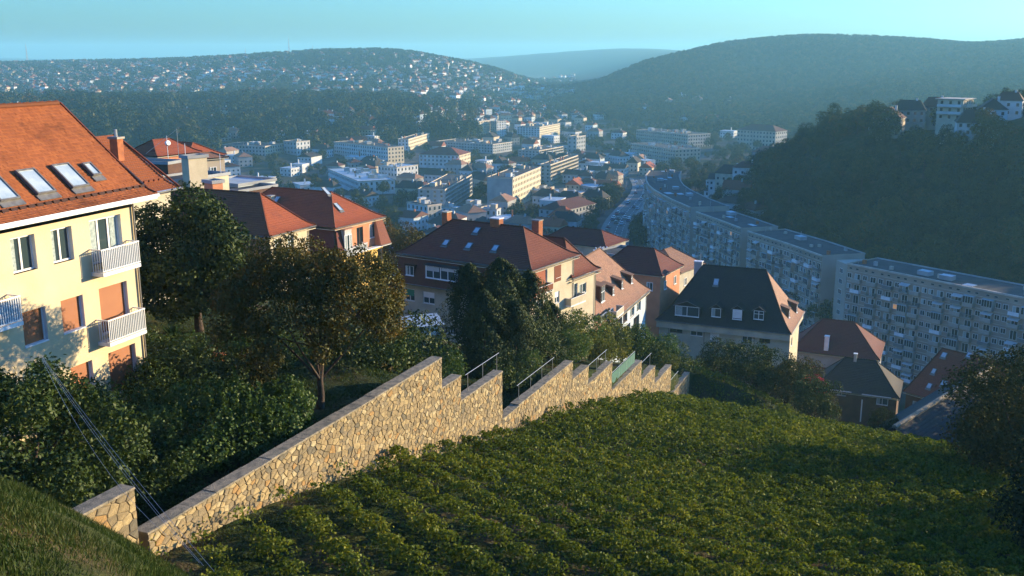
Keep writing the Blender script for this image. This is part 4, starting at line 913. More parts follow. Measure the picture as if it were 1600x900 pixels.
def h4b():
    H = House('cream_annex', 'narrow sunlit cream house with balcony joined to the far side of the brown-roofed villa', 7.2, 119.3, 34.0, -35.5); r = H.root; L_, W = 6.2, 10.5; ze = H.onR(887, 441)[1]
    mb = MB(); wr = H.winR([(893, 445, 902, 470, 'two'), (905, 445, 916, 456, 'two'), (882, 447, 886, 466, 'one'), (893, 505, 900, 520, 'one')], 0)
    winset(r, mb, RIGHTF(), L_, -3, ze, wr, 'cream'); mb.box((0.02, .6, -3), (L_ - .02, W, ze - .02), 'cream2'); mb.poly([(0, 0, -3), (0, .6, -3), (0, .6, ze), (0, 0, ze)], 'cream'); mb.poly([(L_, 0, -3), (L_, .6, -3), (L_, .6, ze), (L_, 0, ze)], 'cream'); mb.build('wall', r)
    hiproof(r, 0, 0, L_, W, ze, 4.6, 3.4, 3.4, 'roof_brown', 'y', .5, .3, .5)
    gutter(r, [(-.5, -.6, ze + .4), (L_ + .6, -.6, ze + .4)]); downpipe(r, (L_ - .1, -.1), 0, ze)
    q = onslope(H, 889, 425, lambda t: (-.5 + 3.9 * t, ze + 4.6 * t), np.linspace(.05, .95, 100)); skylight(r, slopeM((q[1], q[2], q[3] + .12), (1, 0, 0), (0, 3.9, 4.6)), .8, 1.3)
    a, z = H.onR(890, 478, -.8); balcony(r, TR(a, 0, z), 3.6, 1.0, .9, 'cream'); a, z = H.onR(892, 505, -.8); balcony(r, TR(a, 0, z - 1.0), 3.4, 1.0, .9, 'cream')
    MB().tube((a + 2, -.5, z + 2.2), (a + 2, -.5, z + 2.5), .25, .2, 'lead', 8).build('plant_pot', r)
def h5():
    H = House('terraced_house', 'pale blue-white house with long sunlit tan roof and four small dormers', 10.7, 124.4, 22.3, -43.0); r = H.root; L_, W = 26.0, 12.0; ze = 7.45
    mb = MB(); wr = H.winR([(940, 494, 948, 520, 'two'), (951, 487, 958, 512, 'two'), (964, 486, 972, 510, 'dark'), (974, 478, 980, 500, 'dark'), (985, 470, 991, 492, 'two'), (995, 463, 1001, 484, 'two'), (975, 512, 984, 535, 'dark'), (990, 498, 998, 520, 'dark')], 0)
    winset(r, mb, RIGHTF(), L_, -3, ze, wr, 'bluewall'); mb.box((.02, .6, -3), (L_ - .02, W, ze - .02), 'bluewall'); mb.poly([(0, 0, -3), (0, .6, -3), (0, .6, ze), (0, 0, ze)], 'cream'); mb.poly([(L_, 0, -3), (L_, .6, -3), (L_, .6, ze), (L_, 0, ze)], 'cream2')
    mb.poly([(0, 0, ze), (0, W, ze), (0, W / 2, ze + 7.0)], 'cream2'); mb.build('wall', r)
    hiproof(r, 0, 0, L_, W, ze, 7.4, 0, 5.6, 'roof_tan', 'x', .5, .32, .45)
    gutter(r, [(-.5, -.58, ze + .35), (L_ + .5, -.58, ze + .35)]); downpipe(r, (L_ - .1, -.1), 0, ze)
    fn = lambda t: (-.5 + 6.5 * t, ze + 7.4 * t)
    for u0, v0, w_, h_ in ((938, 474, 1.7, 2.3), (956, 462, .85, 1.3), (970, 452, .85, 1.3), (985, 444, .85, 1.3)):
        q = onslope(H, u0, v0, fn, np.linspace(.02, .95, 200)); dormer(r, TR(q[1], q[2] - .1, q[3] + .02), w_, h_, 2.1 if w_ > 1 else 1.5, 'roof_brown', 'cross', 'roof_tan', low=.55)
    a, z = H.onR(962, 497, -1); balcony(r, TR(a, 0, z), 3.6, 1.1, .9, 'cream2')
    a, z = H.onR(950, 517, -1); MB().box((a, -1.2, z), (a + 3.4, 0, z + .12), 'cream').build('porch_roof', r)
def h6():
    H = House('steep_roofed_house', 'cream house under a huge steep black tiled roof, lit only on its right-hand slope', 43.3, 149.4, 23.5, -51.0); r = H.root; L_, W, ze = 14.7, 21.0, 7.5
    mb = MB(); wf = H.winF(W, [(1047, 508, 1066, 521, 'dark'), (1079, 511, 1098, 526, 'half'), (1110, 514, 1123, 538, 'blind'), (1160, 518, 1175, 535, 'half'), (1187, 520, 1203, 537, 'dark')], .5)
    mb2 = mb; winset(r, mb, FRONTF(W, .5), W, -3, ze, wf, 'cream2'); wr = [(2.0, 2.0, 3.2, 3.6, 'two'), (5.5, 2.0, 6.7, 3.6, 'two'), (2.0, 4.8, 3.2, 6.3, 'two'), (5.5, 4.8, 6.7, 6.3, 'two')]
    winset(r, mb, RIGHTF(.5, .5), L_ - .5, -3, ze, wr, 'cream'); mb.poly([(L_, .5, -3), (L_, W, -3), (L_, W, ze), (L_, .5, ze)], 'cream'); mb.poly([(.5, W, -3), (L_, W, -3), (L_, W, ze), (.5, W, ze)], 'cream'); mb.build('wall', r)
    # two-tone roof: shade put into the black slopes, sunlight into the tan right-hand hip
    ro = MB(); o = .5; X0, X1, Y0, Y1 = -.2, L_ + o, -.2, W + o; rise = 9.4; mx = L_ / 2; r0 = (mx, 5.4, ze + rise); r1 = (mx, W - 5.4, ze + rise)
    A, B, C, D = (X0, Y0, ze), (X0, Y1, ze), (X1, Y1, ze), (X1, Y0, ze)
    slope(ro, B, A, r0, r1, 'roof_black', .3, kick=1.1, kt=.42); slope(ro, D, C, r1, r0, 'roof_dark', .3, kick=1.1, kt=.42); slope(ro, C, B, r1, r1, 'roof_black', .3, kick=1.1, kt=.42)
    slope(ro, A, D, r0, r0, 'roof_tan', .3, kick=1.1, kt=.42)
    ro.poly([(X0, Y0, ze + 1.0), (X1, Y0, ze + 1.0), (X1, Y1, ze + 1.0), (X0, Y1, ze + 1.0)], 'cream2'); ro.box((X0 + .15, Y0 + .15, ze - .1), (X1 - .15, Y1 - .15, ze + .95), 'cream2'); ro.build('roof', r)
    cp_ = MB(); ridgecap(cp_, r0, r1, 'roof_black')
    for a, b in ((A, r0), (B, r1)):
        a, b = Vector(a), Vector(b)
        def pt(t): v = a.lerp(b, t); v.z += 1.1 * max(0, 1 - t / .42) ** 2 + .04; return v
        for i in range(8): cp_.tube(pt(i / 8), pt((i + 1) / 8), .13, .12, 'roof_dark', 5, False)
    cp_.build('ridge_tiles', r)
    zc = ze + 1.08; gutter(r, [(X0, Y0 - .05, zc), (X1, Y0 - .05, zc)]); gutter(r, [(X0 - .06, Y0, zc), (X0 - .06, Y1, zc)])
    for yy in (W - 1.6, W - 7.5, 5.5): downpipe(r, (.42, yy), 0, ze)
    for u0, v0, u1, v1, st in ((1055, 477, 1092, 496, 'two'), (1112, 481, 1126, 496, 'one'), (1145, 483, 1159, 500, 'blind'), (1178, 485, 1193, 500, 'cross')):
        best = None
        for x in np.linspace(-.1, 3, 120):
            s_, z = H.onF((u0 + u1) / 2, v1, x); t = (x - X0) / (mx - X0); d_ = abs(z - (ze + rise * t + 1.1 * max(0, 1 - t / .42) ** 2))
            if best is None or d_ < best[0]: best = (d_, x, z)
        x = best[1] - .25; a, t_ = H.onF(u0, v0, x); b, z = H.onF(u1, v1, x); w_ = a - b; h_ = t_ - z
        M = TR(x, a, z) @ RZ(-math.pi / 2); d = MB(); dp = 2.6; th = .12
        d.box((-th, 0, -.2), (0, dp, h_), 'roof_black'); d.box((w_, 0, -.2), (w_ + th, dp, h_), 'roof_black'); d.box((-th, .0, -.25), (w_ + th, .1, -.003), 'roof_black')
        pk = .75 if w_ < 2 else .95; xm = w_ / 2; e = .3
        for sx, ex in ((-e, 0), (w_ + e, 1)):
            d.poly([(sx, -.2, h_ + .0), (xm, -.2, h_ + pk), (xm, dp + .5, h_ + pk), (sx, dp + .2, h_ + .0)], 'roof_black'); d.poly([(sx, -.22, h_ - .08), (xm, -.22, h_ + pk - .08), (xm, -.2, h_ + pk), (sx, -.2, h_)], 'lead')
        d.poly([(-th, .02, h_), (w_ + th, .02, h_), (xm, .02, h_ + pk - .1)], 'roof_black'); dd = d.build('dormer', r, M)
        me, kids = wdata(w_, h_, st); link('window', me, dd, TR(0, .02, 0)); [link(n, k_, dd, TR(0, .02, 0)) for n, k_ in kids]
    for u, v, w_ in ((1118, 447, .85),):
        best = None
        for t in np.linspace(.1, .95, 200):
            x = X0 + (mx - X0) * t; s_, z = H.onF(u, v, x); d_ = abs(z - (ze + rise * t))
            if best is None or d_ < best[0]: best = (d_, x, s_, ze + rise * t)
        skylight(r, slopeM((best[1], best[2] + w_ / 2, best[3] + .1), (0, -1, 0), (mx - X0, 0, rise)), w_, 1.25)
    # dormers on the sunny hip
    fn = lambda t: (Y0 + (5.4 - Y0) * t, ze + rise * t + 1.1 * max(0, 1 - t / .42) ** 2)
    for u0, v0 in ((1232, 496), (1244, 488)):
        q = onslope(H, u0, v0, fn, np.linspace(.02, .95, 200)); dormer(r, TR(q[1] - .4, q[2] - .1, q[3]), .95, 1.5, 1.3, 'roof_tan', 'cross', 'roof_tan', low=.6)
    a = H.onF(1091, 420, 8.5); chimney(r, 8.6, a[0], ze + rise - 1.4, .9, 1.3, 1.6, 'grey', 'white'); MB().tube((8.6, a[0] - .3, ze + rise + .3), (8.6, a[0] - .3, ze + rise + 1.7), .03, m='metal').build('antenna', r)
def plain(name, label, C, hd, zg, L_, W, ze, rise, in0, in1, axis, rm, wm, wf=(), wr=(), kick=.25, chim=(), over=.45, cat='house', group=None, gableends=False):
    H = House(name, label, C[0], C[1], hd, zg, cat, group); r = H.root; mb = MB()
    winset(r, mb, FRONTF(W), W, -3, ze, H.winF(W, wf), wm); winset(r, mb, RIGHTF(), L_, -3, ze, H.winR(wr), wm)
    mb.poly([(L_, 0, -3), (L_, W, -3), (L_, W, ze), (L_, 0, ze)], wm); mb.poly([(0, W, -3), (L_, W, -3), (L_, W, ze), (0, W, ze)], wm)
    if in0 == 0:
        if axis == 'y': mb.poly([(0, 0, ze), (L_, 0, ze), (L_ / 2, 0, ze + rise * .93)], wm)
        else: mb.poly([(0, 0, ze), (0, W, ze), (0, W / 2, ze + rise * .93)], wm)
    if in1 == 0:
        if axis == 'y': mb.poly([(0, W, ze), (L_, W, ze), (L_ / 2, W, ze + rise * .93)], wm)
        else: mb.poly([(L_, 0, ze), (L_, W, ze), (L_, W / 2, ze + rise * .93)], wm)
    mb.build('wall', r); hiproof(r, 0, 0, L_, W, ze, rise, in0, in1, rm, axis, over, .32, kick, soffit='cream2')
    for x, y, z, w_, d, h, m, c in chim: chimney(r, x, y, z, w_, d, h, m, c)
    return H
h2(); h3(); h4(); h4b(); h5(); h6()
# lower right: dim houses in the valley's shade
def corner(u, v, z): return atz(u, v, z)[:2]
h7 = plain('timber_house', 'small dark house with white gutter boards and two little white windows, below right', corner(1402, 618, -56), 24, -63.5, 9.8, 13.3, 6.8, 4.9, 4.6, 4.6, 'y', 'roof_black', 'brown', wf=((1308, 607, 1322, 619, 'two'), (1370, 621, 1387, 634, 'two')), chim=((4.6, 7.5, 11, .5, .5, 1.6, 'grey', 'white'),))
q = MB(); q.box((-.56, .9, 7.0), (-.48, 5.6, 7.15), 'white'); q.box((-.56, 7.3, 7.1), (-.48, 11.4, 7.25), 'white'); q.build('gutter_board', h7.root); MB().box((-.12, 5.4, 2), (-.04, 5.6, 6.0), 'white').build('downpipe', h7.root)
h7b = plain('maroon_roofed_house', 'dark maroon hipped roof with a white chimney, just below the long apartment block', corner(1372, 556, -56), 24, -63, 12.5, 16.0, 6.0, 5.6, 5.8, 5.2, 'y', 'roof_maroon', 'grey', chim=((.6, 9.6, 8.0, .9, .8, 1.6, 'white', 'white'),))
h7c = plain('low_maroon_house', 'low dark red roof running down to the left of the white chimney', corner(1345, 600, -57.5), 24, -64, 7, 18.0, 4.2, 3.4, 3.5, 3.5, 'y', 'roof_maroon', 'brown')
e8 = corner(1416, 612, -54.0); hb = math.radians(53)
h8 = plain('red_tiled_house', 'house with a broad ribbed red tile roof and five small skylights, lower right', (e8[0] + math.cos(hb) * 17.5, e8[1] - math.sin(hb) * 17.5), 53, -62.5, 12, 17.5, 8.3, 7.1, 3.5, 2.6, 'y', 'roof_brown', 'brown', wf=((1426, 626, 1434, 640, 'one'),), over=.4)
for u, v, w_ in ((1450, 608, .8), (1473, 604, 1.0), (1457, 585, .7), (1473, 560, .9), (1512, 560, .8)):
    best = None
    for t in np.linspace(.03, .97, 200):
        x = -.4 + 6.4 * t; s_, z = h8.onF(u, v, x); d_ = abs(z - (8.3 + 7.1 * t))
        if best is None or d_ < best[0]: best = (d_, x, s_, 8.3 + 7.1 * t)
    skylight(h8.root, slopeM((best[1], best[2] + w_ / 2, best[3] + .1), (0, -1, 0), (6.4, 0, 7.1)), w_, 1.0)
h9 = plain('barn', 'dark barn with tiled verge and dull ochre wall half hidden by the tree at right', (35.6, 77.0), 44, -38.5, 22, 8, 4.4, 3.2, 0, 0, 'x', 'roof_black', 'ochre', over=.5)
MB().tube((-.5, 4.0, 7.75), (22.5, 4.0, 7.75), .22, .22, 'coping', 6).build('ridge_coping', h9.root)
# ------------------------------------------------------------------ the long curved apartment block
def apt_window(w_=1.7, h_=1.35, n=3, lit=False):
    m = MB(); t = .07; m.box((0, -.02, 0), (w_, .02, t), 'white'); m.box((0, -.02, h_ - t), (w_, .02, h_), 'white')
    for i in range(n + 1): x = (w_ - t) * i / n; m.box((x, -.025, t), (x + t, .02, h_ - t), 'white')
    m.poly([(t, 0, t), (w_ - t, 0, t), (w_ - t, 0, h_ - t), (t, 0, h_ - t)], 'litglass' if lit else 'glassdark')
    return m.mesh('window')
AW = {}
def apt_kit():
    AW['w3'] = apt_window(1.9, 1.35, 3); AW['w2'] = apt_window(1.3, 1.3, 2); AW['lit'] = apt_window(1.3, 1.3, 2, True)
    m = apt_window(1.3, 1.3, 2); d = MB(); 
    c = MB(); t = .07; c.box((0, -.02, 0), (1.3, .02, t), 'white'); c.box((0, -.02, 1.23), (1.3, .02, 1.3), 'white')
    for x in (0, .6, 1.23): c.box((x, -.025, t), (x + t, .02, 1.23), 'white')
    c.poly([(t, 0, t), (1.23, 0, t), (1.23, 0, 1.23), (t, 0, 1.23)], 'glassdark'); c.poly([(t, -.01, t), (.6, -.01, t), (.6, -.01, 1.23), (t, -.01, 1.23)], 'curtain'); AW['wc'] = c.mesh('window')
    dd = MB(); dd.box((0, -.02, 0), (t, .02, 2.15), 'white'); dd.box((.75, -.02, 0), (.82, .02, 2.15), 'white'); dd.box((1.6, -.02, 0), (1.67, .02, 2.15), 'white'); dd.box((t, -.02, 2.08), (1.6, .02, 2.15), 'white'); dd.poly([(t, 0, 0), (1.6, 0, 0), (1.6, 0, 2.08), (t, 0, 2.08)], 'glassdark'); AW['door'] = dd.mesh('window')
    dd.poly([(t, -.012, 0), (.75, -.012, 0), (.75, -.012, 2.08), (t, -.012, 2.08)], 'curtain'); AW['doorc'] = dd.mesh('window')
    s = MB(); s.box((0, -.02, 0), (.9, .02, .5), 'grey'); s.poly([(.06, -.03, .06), (.84, -.03, .06), (.84, -.03, .44), (.06, -.03, .44)], 'glassdark'); AW['small'] = s.mesh('window')
    for k, pm in (('bal_a', 'panel'), ('bal_b', 'panel2'), ('bal_w', 'white')):
        b = MB(); b.box((0, -1.15, -.14), (2.7, 0, 0), 'panel'); b.box((0, -1.15, 0.08), (2.7, -1.09, .92), pm); b.box((0, -1.09, 0), (.05, 0, .92), pm); b.box((2.65, -1.09, 0), (2.7, 0, .92), pm); b.box((0, -1.17, .94), (2.7, -1.07, .98), 'white'); AW[k] = b.mesh('balcony')
    b = MB(); b.box((0, -1.15, -.14), (2.7, 0, 0), 'panel')
    for i in range(10): b.box((.05 + .288 * i, -1.12, 0), (.09 + .288 * i, -1.08, .95), 'metal')
    b.box((0, -1.13, .92), (2.7, -1.07, .97), 'metal'); b.box((0, -1.1, 0), (.04, 0, .95), 'metal'); b.box((2.66, -1.1, 0), (2.7, 0, .95), 'metal'); AW['bal_r'] = b.mesh('balcony')
    g = MB(); g.box((0, -1.15, -.14), (2.7, 0, 0), 'panel'); g.box((0, -1.15, 0), (2.7, -1.09, .9), 'panel'); g.box((0, -1.09, 0), (.06, 0, 2.5), 'panel'); g.box((2.64, -1.09, 0), (2.7, 0, 2.5), 'panel'); g.box((0, -1.2, 2.5), (2.7, 0, 2.62), 'sheet')
    for i in range(5): g.box((i * .66, -1.13, .9), (i * .66 + .06, -1.09, 2.5), 'white')
    g.poly([(.06, -1.11, .9), (2.64, -1.11, .9), (2.64, -1.11, 2.5), (.06, -1.11, 2.5)], 'glassdark'); AW['bal_g'] = g.mesh('glazed_balcony')
    aw = MB(); aw.poly([(0, 0, 2.4), (2.7, 0, 2.4), (2.7, -1.3, 1.95), (0, -1.3, 1.95)], 'whitewall'); aw.poly([(0, -1.3, 1.95), (2.7, -1.3, 1.95), (2.7, -1.3, 1.8), (0, -1.3, 1.8)], 'whitewall'); AW['awn'] = aw.mesh('awning')
apt_kit()
def apartment(label, line, depth, seed, ztop=-55.0, zg=-85.0, endwin=False, stub=None, side='panel'):
    """line: plan points of the facade from its near end to its far end; outward side is to the left of travel"""
    rr = random.Random(seed); P = [np.array(q[:2]) for q in line]; ox, oy = P[0]
    t = thing('apartment_block', label, 'apartment block', (ox, oy, zg), 0, 'stepped curve of apartment blocks below the wooded hill')
    H_ = ztop - zg; fl = 2.9; nf = 9; walls = MB(); roof = MB(); edge = MB(); seps = MB()
    # offset line for the rear wall
    def nrm(a, b): d = (b - a) / np.linalg.norm(b - a); return np.array([d[1], -d[0]])
    Q = []
    for i in range(len(P)):
        ns = [nrm(P[j], P[j + 1]) for j in (i - 1, i) if 0 <= j < len(P) - 1]; n = sum(ns) / len(ns); Q.append(P[i] + n / np.linalg.norm(n) * depth)
    loc = lambda p, z: (p[0] - ox, p[1] - oy, z)
    for i in range(len(P) - 1):
        a, b = P[i], P[i + 1]; L_ = np.linalg.norm(b - a); d = (b - a) / L_
        # local face frame: x from far to near? outward is left of travel, so run x backwards
        M = Matrix(((-d[0], nrm(a, b)[0], 0, b[0] - ox), (-d[1], nrm(a, b)[1], 0, b[1] - oy), (0, 0, 1, 0), (0, 0, 0, 1)))
        walls.T = M; walls.poly([(0, 0, 0), (L_, 0, 0), (L_, 0, H_), (0, 0, H_)], 'concrete'); walls.T = None
        edge.T = M; edge.box((-.02, -.45, H_ + .0), (L_ + .02, .12, H_ + .42), 'panel'); edge.box((-.02, -.12, H_ - 1.55), (L_ + .02, -.005, H_ - 1.42), 'panel'); edge.T = None
        for k in range(1, nf + 1): seps.T = M; seps.box((0, -.06, H_ - 1.5 - fl * k - .12), (L_, -.004, H_ - 1.5 - fl * k + .06), 'panel')
        seps.T = None
        nb = max(1, round(L_ / 4.6)); bw = L_ / nb
        for j in range(nb):
            x0 = j * bw; alt = rr.random() < .5
            for q in range(2): link('window', AW['small'], t, M @ TR(x0 + bw * (.12 + .42 * q), -.01, H_ - 1.1))
            for k in range(nf):
                z = H_ - 1.5 - fl * (k + 1) + .1; 
                if z < 1: continue
                xb = x0 + (.15 if alt else bw - 2.85); xw = x0 + (3.1 if alt else .15)
                y = -1.0 if False else -.02
                kind = rr.choices(['bal_a', 'bal_b', 'bal_w', 'bal_r', 'bal_g', None], [5, 4, 2, 3, 3, 1.2])[0]
                link('window', AW[rr.choice(['door', 'door', 'doorc'])], t, M @ TR(xb + .5, -.02, z + .02))
                if kind: link('balcony', AW[kind], t, M @ TR(xb, 0, z))
                if kind and kind != 'bal_g' and rr.random() < .18: link('awning', AW['awn'], t, M @ TR(xb, 0, z))
                link('window', AW['lit'] if rr.random() < .012 else AW[rr.choice(['w2', 'w2', 'wc'])], t, M @ TR(xw, -.03, z + .85))
        n = nrm(a, b)
        walls.poly([loc(Q[i + 1], 0), loc(Q[i], 0), loc(Q[i], H_), loc(Q[i + 1], H_)], 'concrete2')
        roof.poly([loc(P[i], H_ + .05), loc(P[i + 1], H_ + .05), loc(Q[i + 1], H_ + .05), loc(Q[i], H_ + .05)], 'dark')
        dq = Q[i + 1] - Q[i]; Lq = np.linalg.norm(dq); dq /= Lq; M2 = Matrix(((dq[0], -n[0], 0, Q[i][0] - ox), (dq[1], -n[1], 0, Q[i][1] - oy), (0, 0, 1, 0), (0, 0, 0, 1)))
        edge.T = M2; edge.box((-.02, -.1, H_), (Lq + .02, .2, H_ + .38), 'grey'); edge.T = None
        # roof clutter
        for _ in range(int(L_ / 4)):
            u_, v_ = rr.random(), rr.uniform(.2, .85); p = (P[i] * (1 - u_) + P[i + 1] * u_) * (1 - v_) + (Q[i] * (1 - u_) + Q[i + 1] * u_) * v_
            kx = rr.choice(['vent', 'vent', 'sheet', 'hut', 'pipe'])
            m = MB(); m.T = TR(p[0] - ox, p[1] - oy, H_ + .05) @ RZ(math.atan2(d[1], d[0]) + rr.choice([0, 0, .1]))
            if kx == 'vent': m.box((0, 0, 0), (.9, .7, rr.uniform(.6, 1.3)), rr.choice(['grey', 'panel', 'brick'])); m.build('roof_vent', t)
            elif kx == 'hut': m.box((0, 0, 0), (3.2, 2.4, 1.1), 'grey', 'sheet'); m.build('roof_hut', t)
            elif kx == 'sheet': m.box((0, 0, 0), (rr.uniform(2, 4.5), rr.uniform(1.5, 3), .12), 'sheet'); m.build('roof_sheet', t)
            else: m.tube((0, 0, 0), (0, 0, 1.6), .06, m='metal'); m.build('aerial', t)
    for A_, B_, flip in ((P[0], Q[0], 0), (P[-1], Q[-1], 1)):
        pts = [loc(A_, 0), loc(B_, 0), loc(B_, H_ + .4), loc(A_, H_ + .4)]; walls.poly(pts[::-1] if flip else pts, 'concrete2')
    if endwin:
        d = (Q[0] - P[0]) / np.linalg.norm(Q[0] - P[0]); n = -(P[1] - P[0]) / np.linalg.norm(P[1] - P[0])
        M = Matrix(((d[0], -n[0], 0, P[0][0] - ox), (d[1], -n[1], 0, P[0][1] - oy), (0, 0, 1, 0), (0, 0, 0, 1)))
        for k in range(9): link('window', AW['w3'], t, M @ TR(2.2, -.03, H_ - 3.0 - fl * k))
    walls.build('wall', t); roof.build('roof', t); edge.build('roof_edge', t, kind='stuff'); seps.build('floor_bands', t, kind='stuff'); return t
ZT = -55.0
def px(u, v): return atz(u, v, ZT)[:2]
a0 = px(1325, 413); a1 = px(1600, 467); a2 = a1 + (a1 - a0) / np.linalg.norm(a1 - a0) * 22
# facades are listed near end first; outward normal must face left of travel (towards the road)
apartment('nearest apartment block of the curve, seen broadside at the right edge of the photo', [a2, a1, (a0 + a1) / 2 + 0, a0], 13, 1)
c0, c1 = px(1325, 413), px(1307, 405); 
t = thing('stair_tower', 'plain narrow stair tower with one column of windows between two apartment blocks', 'stair tower', (*c0, -85), 0)
dd = (c1 - c0) / np.linalg.norm(c1 - c0); LL = np.linalg.norm(c1 - c0); nn = np.array([dd[1], -dd[0]]); mb = MB(); M = Matrix(((-dd[0], nn[0], 0, c1[0] - c0[0]), (-dd[1], nn[1], 0, c1[1] - c0[1]), (0, 0, 1, 0), (0, 0, 0, 1)))
mb.T = M; mb.box((0, 0.02, 0), (LL - .3, 9, 29.8), 'concrete2'); mb.T = None; mb.build('wall', t)
for k in range(9): link('window', AW['w3'], t, M @ TR(LL * .35, -.01, 30 - 3.2 - 2.9 * k))
b0, b1 = px(1285, 401), px(1169, 362.5); apartment('second apartment block, with a plain grey end wall beside the stair tower', [b0, px(1230, 381.5), b1], 13.5, 2)
c0, c1 = px(1158, 357.5), px(1088.5, 332); apartment('third apartment block, half hidden behind the steep black roof', [c0, px(1125, 345), c1], 13, 3)
dl = [px(1079, 325), px(1050, 312.5), px(1034, 304), px(1022, 297), px(1014, 290), px(1010.5, 283), px(1010, 274), px(1016, 267)]
apartment('farthest and most curved apartment block, bending along the road', dl, 15, 4)
# ------------------------------------------------------------------ road, pavement, cars
RD = [(930, 430, 380), (944, 400, 400), (957, 372), (966, 350), (978, 333), (992, 319), (1004, 309), (1012, 301), (1008, 290), (1000, 280)]
rd = [atz(945, 425, -83)[:2], atz(952, 398, -83)[:2], atz(959, 372, -83)[:2], atz(967, 350, -83)[:2], atz(979, 333, -83)[:2], atz(993, 318, -83)[:2], atz(1003, 305, -83)[:2], atz(1006, 292, -83)[:2], atz(1000, 280, -83)[:2]]
def spline(P, n=12):
    P = [2 * P[0] - P[1]] + list(P) + [2 * P[-1] - P[-2]]; o = []
    for i in range(1, len(P) - 2):
        for k in range(n):
            t = k / n; o.append(.5 * ((2 * P[i]) + (-P[i - 1] + P[i + 1]) * t + (2 * P[i - 1] - 5 * P[i] + 4 * P[i + 1] - P[i + 2]) * t * t + (-P[i - 1] + 3 * P[i] - 3 * P[i + 1] + P[i + 2]) * t ** 3))
    o.append(P[-2]); return o
rs = spline([np.array(q) for q in rd]); ZR = -82.5
def strip(mb, line, o0, o1, z, m, sel=None):
    for i in range(len(line) - 1):
        if sel and not sel(i): continue
        def off(j, o):
            a = line[max(0, j - 1)]; b = line[min(len(line) - 1, j + 1)]; d = (b - a) / np.linalg.norm(b - a); return line[j] + np.array([d[1], -d[0]]) * o
        p = [off(i, o0), off(i, o1), off(i + 1, o1), off(i + 1, o0)]; mb.poly([(q[0], q[1], z) for q in p][::-1], m)
MT['asphalt'] = mat('asphalt', (0.07, 0.075, 0.08), (0.05, 0.052, 0.056), .3, .7, .2, 5)
MT['pave'] = mat('pavement', (0.20, 0.20, 0.195), (0.15, 0.15, 0.145), .5, .9)
m = MB(); strip(m, rs, -5.2, 5.2, ZR, 'asphalt'); m.build('road', kind='structure')
m = MB(); strip(m, rs, -7.4, -5.2, ZR + .13, 'pave'); strip(m, rs, 5.2, 7.6, ZR + .13, 'pave'); m.build('pavement', kind='structure')
m = MB(); strip(m, rs, -.1, .1, ZR + .012, 'white', lambda i: i % 2 == 0); strip(m, rs, -4.95, -4.8, ZR + .012, 'white'); strip(m, rs, 3.1, 3.2, ZR + .012, 'white', lambda i: i % 2); m.build('road_markings', kind='structure')
def car_kit(col):
    mt = mat('car_paint_' + col[0], col[1], rough=.3, spec=.6); k = []
    b = MB(); prof = [(-2.1, .35), (-2.1, .8), (-1.3, .95), (1.0, .98), (2.0, .85), (2.1, .45), (2.0, .3), (-2.0, .3)]
    for s_ in (-1, 1): b.poly([(x, .86 * s_, z) for x, z in (prof if s_ < 0 else prof[::-1])][::-1], mt)
    for i in range(len(prof)): x0, z0 = prof[i]; x1, z1 = prof[(i + 1) % len(prof)]; b.poly([(x0, -.86, z0), (x1, -.86, z1), (x1, .86, z1), (x0, .86, z0)], mt)
    b.poly([(-.85, -.66, 1.42), (.75, -.66, 1.42), (.75, .66, 1.42), (-.85, .66, 1.42)], mt)
    k.append(('body', b.mesh('body')))
    g = MB(); lo = [(-1.45, -.8, .95), (1.25, -.8, .97), (1.25, .8, .97), (-1.45, .8, .95)]; hi = [(-.86, -.67, 1.415), (.76, -.67, 1.415), (.76, .67, 1.415), (-.86, .67, 1.415)]
    for i in range(4): j = (i + 1) % 4; g.poly([lo[i], lo[j], hi[j], hi[i]], 'glassdark')
    k.append(('glazing', g.mesh('glazing'))); w_ = MB().tube((0, -.1, 0), (0, .1, 0), .32, .32, 'dark', 12).mesh('wheel'); k += [('wheel', w_, (x, y, .32)) for x in (-1.3, 1.3) for y in (-.8, .8)]
    return k
CK = [(n, car_kit((n, c))) for n, c in (('white', (.7, .7, .7)), ('silver', (.35, .37, .4)), ('dark blue', (.03, .05, .12)), ('black', (.02, .02, .02)), ('red', (.3, .03, .03)), ('pale blue', (.25, .4, .5)))]
def car(pt_, d, n, kit, lab):
    t = thing('car', lab, 'car', (pt_[0], pt_[1], ZR + .01), math.atan2(d[1], d[0]), 'cars on the valley road')
    for q in kit: link(q[0], q[1], t, TR(*q[2]) if len(q) > 2 else None)
rr = random.Random(5)
where = ['in the near lane of the curving valley road', 'in the far lane of the curving valley road', 'parked along the left kerb of the valley road', 'parked along the right kerb of the valley road']
for i in range(30):
    j = rr.randrange(14, len(rs) - 6); lane = rr.choice([0, 1, 2, 2, 3]); o = (-1.3, 1.8, -4.1, 4.2)[lane]; d = rs[j + 1] - rs[j]; d = d / np.linalg.norm(d); p = rs[j] + np.array([d[1], -d[0]]) * o + d * rr.uniform(-3, 3)
    n, kit = CK[i % 6]; car(p, d if lane % 2 else -d, n, kit, n + ' car ' + where[lane])
